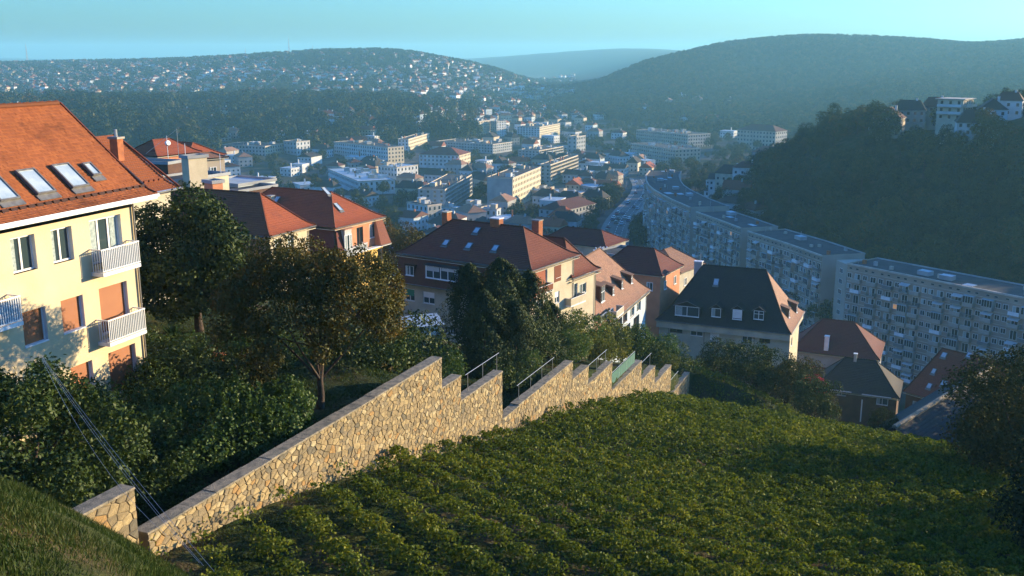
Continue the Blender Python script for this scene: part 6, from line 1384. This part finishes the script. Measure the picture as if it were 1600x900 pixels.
# bushes in the garden
SM = []
for i, m in enumerate(('leaf_green', 'leaf_ivy', 'leaf_brown', 'leaf_dark', 'leaf_yellow')):
    lb = lobes_round(R(60 + i), 1.0, .9, .75, 18, .34, low=-.7); SM.append(make_mesh_crown('crown', lb, 3800, .1, m, 60 + i, shell=.8))
for (u, y, k, s, lab) in ((255, 46, 1, 1.3, 'pale leafy shrub left of the spiky palm'), (300, 45, 0, 1.2, 'grey-green shrub in front of the dark tree trunk'), (345, 47, 2, 1.1, 'brownish shrub beside the terracotta pots'), (385, 45, 0, 1.4, 'green shrub under the left side of the autumn tree'), (330, 42, 3, 1.5, 'long low dark hedge end in the garden'), (285, 42.5, 3, 1.6, 'dark clipped hedge in the middle of the garden'), (250, 42, 3, 1.3, 'dark hedge end beside the yellow house corner'), (400, 43, 2, 1.2, 'rust-tinted shrub beneath the autumn tree'), (425, 46, 1, 1.5, 'shrub at the back of the lawn'),
    (560, 47, 3, 1.9, 'dark bush right of the autumn tree trunk'), (600, 49, 1, 2.0, 'dense bush at the top of the wall near its highest corner'), (640, 52, 3, 2.1, 'dark round bush behind the highest wall corner'), (675, 56, 1, 1.8, 'bush half hidden by the wall corner'), (700, 51, 0, 1.1, 'creeper spilling over the first step of the wall'), (724, 53, 1, 1.2, 'creeper hanging by the second wall step'), (790, 57, 1, 1.4, 'tangled creeper in the deep notch of the wall'), (812, 59, 0, 1.3, 'vines climbing the thin railing'), (835, 62, 1, 1.6, 'dark bush under the conifers beside the wall')):
    plant('shrub', lab, 'shrub', u, y, SM[k], s=s)
# spiky palm
r2 = random.Random(3); pm = MB()
for i in range(90):
    a = r2.uniform(0, 6.28); e = r2.uniform(.1, 1.3); d = Vector((math.cos(a) * math.cos(e), math.sin(a) * math.cos(e), math.sin(e))); s_ = d.cross(Vector((0, 0, 1))).normalized() * .035; q = Vector((0, 0, .9)); l = r2.uniform(.9, 1.4); tip = q + d * l + Vector((0, 0, -.25 * l * l))
    pm.poly([q - s_, q + s_, q + d * l * .6 + s_, q + d * l * .6 - s_], 'leaf_green'); pm.poly([q + d * l * .6 - s_, q + d * l * .6 + s_, tip], 'leaf_green')
x, y, z = upos(272, 48); t = thing('palm', 'small spiky yucca-like palm beside the garden rail', 'palm', (x, y, z)); pm.build('fronds', t, kind='stuff'); MB().tube((0, 0, -.2), (0, 0, .95), .13, .1, 'bark', 8).build('trunk', t)
x, y, z = upos(248, 46); t = thing('garden_rail', 'short metal handrail in the garden by the yellow house corner', 'railing', (x, y, z), .5)
MB().tube((0, 0, .9), (1.5, 0, 1.0), .03).build('handrail', t); MB().tube((1.45, 0, 0), (1.45, 0, 1.0), .03).build('post', t); MB().tube((.05, 0, 0), (.05, 0, .9), .03).build('post', t)
for u, y, lab in ((331, 48, 'round terracotta pot under the big dark tree'), (343, 46.5, 'terracotta pot next to the brown shrub')):
    x, y, z = upos(u, y); t = thing('plant_pot', lab, 'pot', (x, y, z)); MB().tube((0, 0, 0), (0, 0, .5), .2, .32, 'brick', 12).build('body', t); MB().tube((0, 0, .5), (0, 0, .58), .36, .36, 'brick', 12).build('rim', t)
# conifers in front of the villa
def conifer(name, h, r, n, seed, size=.17):
    r2 = R(seed); t = r2.random(n) ** .75; a = r2.uniform(0, 6.28, n); wob = 1 + .34 * np.sin(a * 3 + t * 9 + seed) + .2 * np.sin(a * 7 + t * 23); rad = r * (1 - t) ** .55 * wob * (1 - .55 * r2.random(n) ** 2) + .05
    P = np.stack([np.cos(a) * rad, np.sin(a) * rad, .3 + h * t + r2.normal(size=n) * .08], -1); N_ = np.stack([np.cos(a), np.sin(a), np.full(n, .5)], -1) + r2.normal(size=(n, 3)) * .5; N_ /= np.linalg.norm(N_, axis=1, keepdims=True)
    V, Q = leafquads(P, N_, size, r2, .4); return npmesh(name, V, Q, [MT['leaf_conifer']], r2.random(n))
def ctrunk(h, r=.16): return MB().tube((0, 0, -.5), (0, 0, h * .9), r, .03, 'bark', 7).mesh('trunk')
for i, (u, y, h, r, n, lab) in enumerate(((782, 62, 6.9, 2.5, 16000, 'tallest conifer in front of the brown-roofed villa'), (735, 63, 6.0, 2.3, 12000, 'left conifer of the group in front of the villa'), (826, 64, 6.2, 2.2, 12000, 'right conifer of the group beside the sunlit end wall'), (758, 59, 5.4, 2.2, 9000, 'low conifer in front between the two left ones'), (858, 68, 4.2, 1.7, 7000, 'small conifer lowest at the right of the group'), (805, 60, 4.6, 2.0, 8000, 'dark dense conifer in front of the tallest'))):
    plant('conifer', lab, 'conifer', u, y, conifer('crown', h, r, n, 80 + i), ctrunk(h), 'conifers in front of the villa')
# shrubs behind the far half of the wall
SH = []
for i, m in enumerate(('leaf_yellow', 'leaf_green', 'leaf_ivy', 'leaf_brown')):
    lb = lobes_round(R(90 + i), 1.9, 2.1, 1.9, 26, .6, low=-.8); SH.append((make_mesh_crown('crown', lb, 6500, .17, m, 90 + i, shell=.7), make_trunk('trunk', 1.4, .07, lb, 90 + i)))
for (u, y, k, s, lab) in ((880, 71, 0, 1.1, 'yellow-green shrub right of the conifers'), (905, 74, 1, 1.0, 'green shrub in front of the cream annex'), (928, 80, 0, 1.0, 'sunlit yellow shrub below the pale blue house'), (950, 84, 0, 1.15, 'taller yellow-green shrub above the railings'), (972, 87, 2, 1.15, 'dark shrub above the green mesh panel'), (990, 92, 1, 1.1, 'green shrub at the right corner of the pale blue house'), (1012, 92, 2, 1.0, 'dark narrow shrub beside the black-roofed house'), (1030, 98, 1, 1.1, 'shrub behind the last wall steps'), (1048, 103, 2, 1.2, 'dark shrub at the foot of the cream wall'), (1040, 93, 0, .7, 'bright yellow shrub standing on the far wall steps'), (895, 66, 1, .7, 'low green shrub just behind the wall'), (937, 73, 0, .7, 'low yellow shrub just behind the wall'), (1075, 106, 2, 1.1, 'shrub just past the far end of the wall')):
    plant('shrub', lab, 'shrub', u, y, SH[k][0], SH[k][1], s=s)
# trees below the black-roofed house and along the vineyard's lower edge
BT = []
for i, m in enumerate(('leaf_brown', 'leaf_wooddark', 'leaf_brown', 'leaf_dark')):
    lb = lobes_round(R(120 + i), 3.2, 3.0, 4.0, 40, .85, low=-.8); BT.append((make_mesh_crown('crown', lb, 12000, .21, m, 120 + i, shell=.8), make_trunk('trunk', 2.4, .14, lb, 120 + i)))
for (u, y, k, s, lab) in ((1098, 112, 1, .75, 'dim tree left of the brown ones below the cream wall'), (1130, 110, 0, .7, 'brownish tree in front of the cream wall with the black roof'), (1165, 112, 1, .8, 'olive tree in front of the middle of the cream wall'), (1205, 115, 0, .95, 'rust-brown tree at the right corner of the black-roofed house'), (1246, 118, 2, 1.15, 'tallest brown tree with gaps, right of the black-roofed house'), (1280, 116, 2, .8, 'brown tree above the timber house'), (1130, 98, 3, .75, 'dark bush-like tree just past the vineyard edge'), (1180, 95, 3, .85, 'dark tree below the brown ones'), (1225, 95, 1, .85, 'dark tree left of the red-flowering bush'), (1300, 95, 1, .38, 'dark green tree below the timber house'), (1345, 93, 3, .36, 'dark tree near the barn'), (1378, 82, 1, .42, 'dark tree right at the barn wall'), (1272, 84, 3, .7, 'low dark tree below the red-flowering bush')):
    plant('tree', lab, 'tree', u, y, BT[k][0], BT[k][1], s=s)
lb = lobes_round(R(140), 1.2, .9, 1.0, 16, .35); plant('flowering_bush', 'bush with crimson flowers at the lower edge of the vineyard', 'bush', 1265, 90, [('foliage', make_mesh_crown('foliage', lb, 3000, .15, 'leaf_ivy', 141)), ('blossom', make_mesh_crown('blossom', lb + np.array([0, 0, .35, -.05]), 900, .12, 'leaf_red', 142))], dz=2.6, s=1.1)
k = 0
for s_ in np.arange(-6, 74, 4.2):
    e = 27 + .12 * max(0, s_) + random.uniform(-.6, 1.2); x, y = wall_pt(s_, e); z = gz(x, y); u, v = proj(x, y, z)
    plant('hedge_bush', 'dark hedge bush on the lower border of the vineyard' , 'bush', 0, 0, SH[2][0] if k % 2 else SM[3], None, 'dark bushes bordering the vineyard', xy=(x, y), s=random.uniform(.6, .9) if k % 2 else random.uniform(1.3, 1.8)); k += 1
# big trees at the right edge; those beyond view added to shade the vineyard
for i, (x, y, rx, rz, z0, n, m, lab) in enumerate(((30.5, 56, 4.8, 3.8, 4.6, 30000, 'leaf_wooddark', 'large dark brown-green tree at the right edge'), (24.5, 38, 4.0, 2.9, 2.8, 26000, 'leaf_wooddark', 'dark tree in the lower right corner'), (31, 45, 4.6, 3.2, 3.9, 22000, 'leaf_dark', 'tall dark tree behind the one in the lower right corner'), (32.0, 60, 3.2, 2.4, 2.8, 15000, 'leaf_wooddark', 'smaller dark tree in front of the barn wall'), (37, 66, 4.4, 3.4, 4.4, 12000, 'leaf_wooddark', 'tree beside the barn, outermost at the right edge'), (37, 51, 4.6, 3.6, 4.2, 9000, 'leaf_wooddark', 'tallest tree of the right-hand group, added beyond view to shade the vineyard'), (32, 34, 4.4, 3.6, 4.6, 9000, 'leaf_wooddark', 'unseen tree added beyond the lower right corner to shade the vineyard'), (30, 25, 4, 3.2, 4.0, 7000, 'leaf_dark', 'bushy unseen tree nearest on the right, added to shade the vineyard'))):
    lb = lobes_round(R(150 + i), rx, rz, z0, 48, rx * .24, low=-.8); plant('tree', lab, 'tree', 0, 0, make_mesh_crown('crown', lb, n, .2, m, 150 + i, shell=.8), make_trunk('trunk', z0 * .8, .22, lb, 150 + i), xy=(x, y))
for i, (x, y, s) in enumerate(((54, 78, 1.8), (57, 96, 2.0), (60, 88, 1.9), (66, 100, 1.9), (74, 112, 2.0), (82, 124, 2.0), (92, 138, 2.1), (100, 152, 2.1), (95, 164, 2.1), (108, 176, 2.1), (52, 86, 1.9), (51, 80, 1.7), (57, 91, 2.0), (88, 148, 2.1), (90, 157, 2.1))):  # unseen trees added to keep sun off the barn and the lower right houses
    plant('tree', ('unseen shading tree added beyond the right edge, nearest the barn', 'unseen shading tree added beyond the right edge, behind the far end of the barn', 'tall unseen shading tree added beyond the right edge, beside the barn', 'second tall unseen shading tree added beyond the right edge, past the barn', 'unseen shading tree added beyond the right edge, in front of the red tiled house', 'unseen shading tree added beyond the right edge, level with the red tiled house', 'unseen shading tree added beyond the right edge, below the nearest apartment block', 'tall unseen shading tree far along the row added beyond the right edge', 'unseen shading tree added beyond the right edge, below the apartment windows', 'farthest of the unseen row of shading trees added beyond the right edge', 'broad unseen tree added to shade the middle of the barn roof', 'unseen tree added to shade the near end of the barn roof', 'unseen shading tree added behind the one over the barn roof', 'unseen shading tree added beyond the right edge, level with the timber house', 'unseen shading tree added beyond the right edge, level with the maroon roof')[i], 'tree', 0, 0, BT[i % 4][0], BT[i % 4][1], xy=(x, y), s=s)
# trees behind the twin red roofs
for i, (u, y, rx, m, lab) in enumerate(((607, 150, 4.6, 'leaf_autumn', 'tall autumn-tinted tree behind the mansard house'), (640, 148, 4.0, 'leaf_autumn', 'rounder yellowing tree between the mansard house and the villa'), (665, 152, 3.2, 'leaf_brown', 'small dark autumn tree at the left end of the villa roof'), (585, 160, 3.2, 'leaf_dark', 'dark treetop behind the ridge of the mansard house'))):
    lb = lobes_round(R(170 + i), rx, rx * 1.1, rx * 1.7, 40, rx * .23, low=-.8); plant('tree', lab, 'tree', u, y, make_mesh_crown('crown', lb, 9000, .3, m, 170 + i, shell=.7), make_trunk('trunk', rx * 1.5, .2, lb, 170 + i))
# ------------------------------------------------------------------ woodland
WK = []
for i in range(7):
    m = 'leaf_wooddark' if i < 5 else 'leaf_wood'; rx = (4.2, 4.8, 3.8, 4.4, 4.0, 4.2, 4.6)[i]; rz = (4.4, 4.2, 4.8, 3.8, 5.0, 4.6, 4.4)[i]
    lb = lobes_round(R(200 + i), rx, rz, rz + 1.6, 17, rx * .40, low=-.75); WK.append((make_mesh_crown('crown', lb, 2900, .55, m, 200 + i, shell=.3, nd=1.1, nr=.3, up=.5), MB().tube((0, 0, -1), (0, 0, rz + 1), .3, .12, 'bark', 6, False).mesh('trunk')))
FK = []
for i in range(3):
    lb = lobes_round(R(230 + i), 4.6, 4.4, 5.4, 9, 2.1, low=-.6); FK.append(make_mesh_crown('crown', lb, 380, 1.45, 'leaf_wood', 230 + i, shell=.25, nd=1.1, nr=.3, up=.5))
pr_ = R(77)
# wooded spur: sample ground in front of the sight lines
cand = []
th = np.radians(pr_.uniform(12, 62, 9000)); r_q = np.sqrt(pr_.uniform(225 ** 2, 600 ** 2, 9000)); X = r_q * np.sin(th); Y = r_q * np.cos(th); Zg = ground(X, Y)
ok = (Zg > -80.5) & (Y > 60); X, Y, Zg = X[ok], Y[ok], Zg[ok]
apx = [np.array(q) for q in (a2, a1, a0, b0, b1, c1, dl[0], dl[3], dl[-1])]
sel = []; cell = {}
occh = [o for o in SC.objects if o.parent is None and o.name.startswith(('hill_house', 'apartment_building')) and o.location.x > 60]
hp = [(o.location.x, o.location.y) for o in occh]
hq = [(o.location.x + 4, o.location.y + 4, o.location.z) for o in occh if o.name.startswith('hill_house')]
for i in range(len(X)):
    kx = (int(X[i] // 6.5), int(Y[i] // 6.5))
    if any((kx[0] + a, kx[1] + b) in cell and (cell[kx[0] + a, kx[1] + b][0] - X[i]) ** 2 + (cell[kx[0] + a, kx[1] + b][1] - Y[i]) ** 2 < 6.0 ** 2 for a in (-1, 0, 1) for b in (-1, 0, 1)): continue
    if any((X[i] - a - 6) ** 2 + (Y[i] - b - 7) ** 2 < 11.5 ** 2 for a, b in hp): continue
    u, v = proj(X[i], Y[i], Zg[i]); bad = False
    for hx_, hy_, hz_ in hq:
        r_ = math.hypot(hx_, hy_); al = (X[i] * hx_ + Y[i] * hy_) / r_; ac = abs(X[i] * hy_ - Y[i] * hx_) / r_
        if ac < 12 and 0 < r_ - al < 30 and Zg[i] + 9.5 > hz_ + (r_ - al) * .05 + 6.5: bad = True
    if bad: continue
    cell[kx] = (X[i], Y[i]); sel.append((math.hypot(X[i], Y[i]), X[i], Y[i], Zg[i], u))
sel.sort(); indiv = [q for q in sel if 1190 < q[4] < 1640][:215]; ids = {id(q) for q in indiv}; rest = [q for q in sel if id(q) not in ids]
for q in indiv:
    c, tr = WK[pr_.integers(0, 7)]; s = float(pr_.uniform(.65, 1.45)); t = thing('woodland_tree', 'broad dark tree in the wood on the steep spur at right', 'tree', (q[1], q[2], q[3] - .6), float(pr_.uniform(0, 6.28)), 'trees covering the wooded spur at right'); t.scale = (s, s, s * float(pr_.uniform(.9, 1.2))); link('crown', c, t); link('trunk', tr, t)
    t['label'] = 'broad dark tree low on the wooded spur just above the apartment roofs' if q[0] < 330 else 'broad dark tree on the upper slope of the wooded spur'
def scatter(name, pts, scales, src, label):
    """one object that repeats a crown at many ground points"""
    me = bpy.data.meshes.new(name); me.vertices.add(len(pts)); me.vertices.foreach_set("co", np.asarray(pts, dtype=np.float32).ravel())
    a = me.attributes.new("size", 'FLOAT', 'POINT'); a.data.foreach_set("value", np.asarray(scales, dtype=np.float32)); a = me.attributes.new("turn", 'FLOAT', 'POINT'); a.data.foreach_set("value", pr_.uniform(0, 6.28, len(pts)).astype(np.float32))
    o = link(name, me, kind='stuff', label=label); g = bpy.data.node_groups.new(name, 'GeometryNodeTree')
    g.interface.new_socket('Geometry', in_out='INPUT', socket_type='NodeSocketGeometry'); g.interface.new_socket('Geometry', in_out='OUTPUT', socket_type='NodeSocketGeometry')
    gi = g.nodes.new('NodeGroupInput'); go = g.nodes.new('NodeGroupOutput'); ip = g.nodes.new('GeometryNodeInstanceOnPoints'); oi = g.nodes.new('GeometryNodeObjectInfo'); oi.inputs['Object'].default_value = src; oi.inputs['As Instance'].default_value = True
    n1 = g.nodes.new('GeometryNodeInputNamedAttribute'); n1.data_type = 'FLOAT'; n1.inputs[0].default_value = 'size'; n2 = g.nodes.new('GeometryNodeInputNamedAttribute'); n2.data_type = 'FLOAT'; n2.inputs[0].default_value = 'turn'; cx = g.nodes.new('ShaderNodeCombineXYZ')
    L = g.links.new; L(gi.outputs[0], ip.inputs['Points']); L(oi.outputs['Geometry'], ip.inputs['Instance']); L(n1.outputs[0], ip.inputs['Scale']); L(n2.outputs[0], cx.inputs[2]); L(cx.outputs[0], ip.inputs['Rotation']); L(ip.outputs[0], go.inputs[0])
    md = o.modifiers.new('scatter', 'NODES'); md.node_group = g; return o
srcs = []
for k in (0, 3, 5):   # three standing trees lend their crowns
    t = thing('woodland_tree', 'tree standing apart at the crest of the spur, ' + ('left', 'middle', '', 'right')[0 if k == 0 else (1 if k == 3 else 3)] + ' of three', 'tree', (*upos((1255, 1300, 1345)[k // 2 if k else 0], 470)[:2], upos((1255, 1300, 1345)[k // 2 if k else 0], 470)[2]), 0, 'trees covering the wooded spur at right')
    srcs.append(link('crown', WK[k][0], t)); link('trunk', WK[k][1], t)
rest = np.array([q[1:4] for q in rest])
pick = pr_.integers(0, 3, len(rest))
for k in range(3):
    m_ = pick == k; scatter('spur_wood', rest[m_] - [0, 0, .6], pr_.uniform(.75, 1.25, m_.sum()), srcs[k], 'continuous woodland on the back and far side of the spur')
# valley trees
VT = [((1060, 1200), (430, 640), 34, 'tree in the dark grove behind the curved apartment block'), ((1000, 1110), (590, 760), 16, 'tree beyond the top of the curved apartment block'), ((915, 1000), (410, 600), 40, 'tree lining the left side of the valley road'), ((440, 800), (420, 800), 34, 'tree among the blocks in the middle of town'), ((800, 960), (380, 520), 10, 'tree among the low houses near the road'), ((1150, 1210), (300, 420), 10, 'tree between the curved block and the wooded spur'), ((1085, 1240), (560, 1000), 40, 'tree on the flat ground before the grey institution building'), ((985, 1010), (385, 470), 6, 'dark tree at the foot of the curved block')]
vr = random.Random(4)
for (ua, ub), (ya, yb), n, lab in VT:
    c = 0
    for _ in range(n * 8):
        if c >= n: break
        y = vr.uniform(ya, yb); x, y, z = upos(vr.uniform(ua, ub), y)
        if free(x, y, 2.5):
            cr, tr = WK[vr.randrange(7)]; s = vr.uniform(.65, 1.15); t = thing('valley_tree', lab, 'tree', (x, y, z - .4), vr.uniform(0, 6), 'trees scattered through the valley town'); t.scale = (s, s, s); link('crown', cr, t); link('trunk', tr, t); c += 1; occ(x, y, 3)
# far woods: everything that is hillside and not a house
SPX = np.array([(a, b) for a, b in HPOS] + [(a, b) for a, b, c in OCC]); hgrid = {}
for a, b in SPX: hgrid.setdefault((int(a // 14), int(b // 14)), []).append((a, b))
def nearhouse(x, y, r):
    kx, ky = int(x // 14), int(y // 14)
    for i in (-1, 0, 1):
        for j in (-1, 0, 1):
            for a, b in hgrid.get((kx + i, ky + j), ()):
                # keep the downhill side open so that houses stay in view
                if (x - a) ** 2 + (y - b) ** 2 < r * r or ((x - a - 4) ** 2 < 60 and -2 < b - y < 26): return True
    return False
def wood(name, deg0, deg1, r0, r1, n, label, lowz=-80.8, smin=.8, smax=1.3, keep=None, src=None, hr=8):
    th = np.radians(pr_.uniform(deg0, deg1, n)); rq = np.sqrt(pr_.uniform(r0 ** 2, r1 ** 2, n)); X = rq * np.sin(th); Y = rq * np.cos(th); Z_ = ground(X, Y); ok = Z_ > lowz
    if keep is not None: ok &= keep(X, Y, Z_)
    X, Y, Z_ = X[ok], Y[ok], Z_[ok]; k = np.array([not nearhouse(a, b, hr) for a, b in zip(X, Y)], bool); X, Y, Z_ = X[k], Y[k], Z_[k]
    # clearings
    cl = np.sin(X * .013 + 2) * np.sin(Y * .011) + .35 * np.sin(X * .05) * np.sin(Y * .043); k = cl < .93; X, Y, Z_ = X[k], Y[k], Z_[k]
    pk = pr_.integers(0, len(src), len(X))
    for i in range(len(src)):
        m_ = pk == i; scatter(name, np.stack([X[m_], Y[m_], Z_[m_] - 1.0], -1), pr_.uniform(smin, smax, m_.sum()), src[i], label)
FS = []
for i in range(3):
    u, y = ((150, 980), (270, 960), (450, 1000))[i]; x, y, z = upos(u, y); t = thing('wood_edge_tree', 'autumn tree at the edge of the far wood, ' + ('left', 'middle', 'right')[i] + ' of three', 'tree', (x, y, z - 1), 0, 'trees at the edge of the far wood'); FS.append(link('crown', FK[i], t)); link('trunk', WK[0][1], t)
wood('left_foot_wood', -33, -2, 830, 1350, 2600, 'autumn wood along the foot of the far left hill', src=FS, smin=.9, smax=2.1, hr=13)
wood('far_left_wood', -33, 3.5, 1330, 3000, 27000, 'woods and gardens between the houses of the far left hill', src=FS, smin=.55, smax=1.15)
wood('far_right_wood', 2, 36, 980, 2700, 26000, 'continuous autumn woodland covering the far right hill', src=FS)
wood('slope_trees', -33, -4, 190, 560, 260, 'trees on the slope behind the near houses', src=srcs, keep=lambda x, y, z: (z > -81) & (z < -52), smin=.6, smax=.9)
wood('valley_greenery', -26, 14, 420, 1500, 2600, 'trees scattered singly through the far part of town', lowz=-90, smin=.45, smax=.85, src=FS, keep=lambda x, y, z: (z < -80))
# ------------------------------------------------------------------ small things in the foreground
def cable(label, pts, r=.003):
    mb = MB(); P = [Vector(p) for p in pts]
    for a, b in zip(P[:-1], P[1:]): mb.tube(a, b, r, r, 'metal', 5, False)
    mb.build('cable', label=label, cat='cable', group='thin cables crossing the lower left corner')
def sag(a, b, s=.35, n=10): return [tuple(Vector(a).lerp(Vector(b), t / n) + Vector((0, 0, -s * 4 * (t / n) * (1 - t / n)))) for t in range(n + 1)]
pole = aty(66, 556, 22.5)
for i, (u0, v0, y0, u1, v1, y1, lab) in enumerate(((66, 557, 22.5, 335, 893, 13.5, 'rightmost of the thin pale cables running down to the lower right'), (66, 558, 22.5, 318, 884, 13.8, 'second of the thin pale cables from the right'), (66, 560, 22.5, 312, 880, 14.2, 'third thin pale cable, crossing its neighbour near the wall'), (65, 560, 22.5, 262, 838, 15.5, 'short thin cable ending by the near end of the wall'))):
    cable(lab, sag(aty(u0, v0, y0), aty(u1, v1, y1), .12 + .05 * i) if i < 3 else sag(aty(u0, v0, y0), aty(u1, v1, y1), .5))
cable('thin cable coming in from the left edge to the knot above the ivy tree', sag(aty(-60, 556, 22.5), aty(66, 557, 22.5), .05))
# garden shed with a pale tarpaulin roof below the villa
x, y, z = upos(655, 84); t = thing('garden_shed', 'small shed with pale blue sheet roof in front of the villa', 'shed', (x, y, z), .4)
b = MB(); b.box((-1.6, -1.2, 0), (1.6, 1.2, 2.0), 'bluewall'); b.build('wall', t); b = MB(); b.poly([(-1.9, -1.5, 2.0), (1.9, -1.5, 2.0), (1.7, 0, 2.7), (-1.7, 0, 2.7)], 'sheet'); b.poly([(1.9, 1.5, 2.0), (-1.9, 1.5, 2.0), (-1.7, 0, 2.7), (1.7, 0, 2.7)], 'sheet'); b.build('roof', t)
# rooftop aerial mast with stay wire behind the orange roof
p = aty(276, 201, 150); t = thing('aerial_mast', 'thin bent aerial mast with a long stay wire above the red roofs', 'mast', (p[0], p[1], p[2] - 9)); MB().tube((0, 0, 0), (0, 0, 9), .06, .04).build('mast', t); q = aty(228, 240, 148)
MB().tube((0, 0, 8.9), (q[0] - p[0], q[1] - p[1], q[2] - p[2] + 9), .03, .03).build('stay_wire', t)
for u, v0, v1, yy, lab in ((262, 212, 236, 152, 'rooftop aerial with dish on the red roofs'), (290, 224, 246, 140, 'white pole on the cream tower house'), (345, 240, 268, 135, 'thin pole on the dark terrace of the flat cream house')):
    p = aty(u, v1, yy); q = aty(u, v0, yy); t = thing('aerial', lab, 'aerial', tuple(p)); H_ = q[2] - p[2]; MB().tube((0, 0, -1.5), (0, 0, H_), .06, .04, 'white').build('pole', t)
    if 'dish' in lab: MB().tube((0, 0, H_ * .5), (.3, -.2, H_ * .5 + .1), .4, .38, 'white', 12).build('dish', t)
# ivy branches climbing the yellow house wall
r2 = random.Random(8); b = MB(); lf = []
for i in range(16):
    p = Vector((-7.2 + r2.uniform(-.6, .6), -.03, .8)); d = Vector((r2.uniform(-.6, .9), 0, 1)).normalized()
    for k in range(int(r2.uniform(6, 13))):
        q = p + d * .28; b.tube(p, q, .012, .009, 'bark', 4, False); d = (d + Vector((r2.uniform(-.35, .35), 0, r2.uniform(-.15, .15)))).normalized(); p = q
        if k > 3 or r2.random() < .5: lf.append((p.x, p.y - .03, p.z))
o = b.build('climbing_stems', None, H1.root.matrix_local.copy(), label='bare climbing stems with a few leaves on the yellow house wall', cat='climber'); 
P = np.array(lf).repeat(2, 0) + R(5).normal(size=(len(lf) * 2, 3)) * .05; V, Q = leafquads(P, np.tile([0, -1, .2], (len(P), 1)) + R(6).normal(size=(len(P), 3)) * .3, .1, R(7)); link('leaves', npmesh('leaves', V, Q, [MT['leaf_brown']], R(8).random(len(P))), o)
# light smoke-free air: haze over the whole valley
# ------------------------------------------------------------------ haze
hb_ = MB(); hb_.box((-8200, -8200, -100), (8200, 8200, 78), 'ground'); hm = hb_.mesh('haze'); hm.materials.clear()
m = bpy.data.materials.new('valley_haze'); m.use_nodes = True; m.node_tree.nodes.clear(); o = nod(m, "ShaderNodeOutputMaterial"); v = nod(m, "ShaderNodeVolumePrincipled")
v.inputs["Density"].default_value = 0.000165; v.inputs["Color"].default_value = (0.34, 0.80, 1.0, 1); v.inputs["Anisotropy"].default_value = 0.15
m.node_tree.links.new(v.outputs[0], o.inputs["Volume"]); hm.materials.append(m); link('haze', hm, kind='stuff', label='pale blue haze filling the valley')
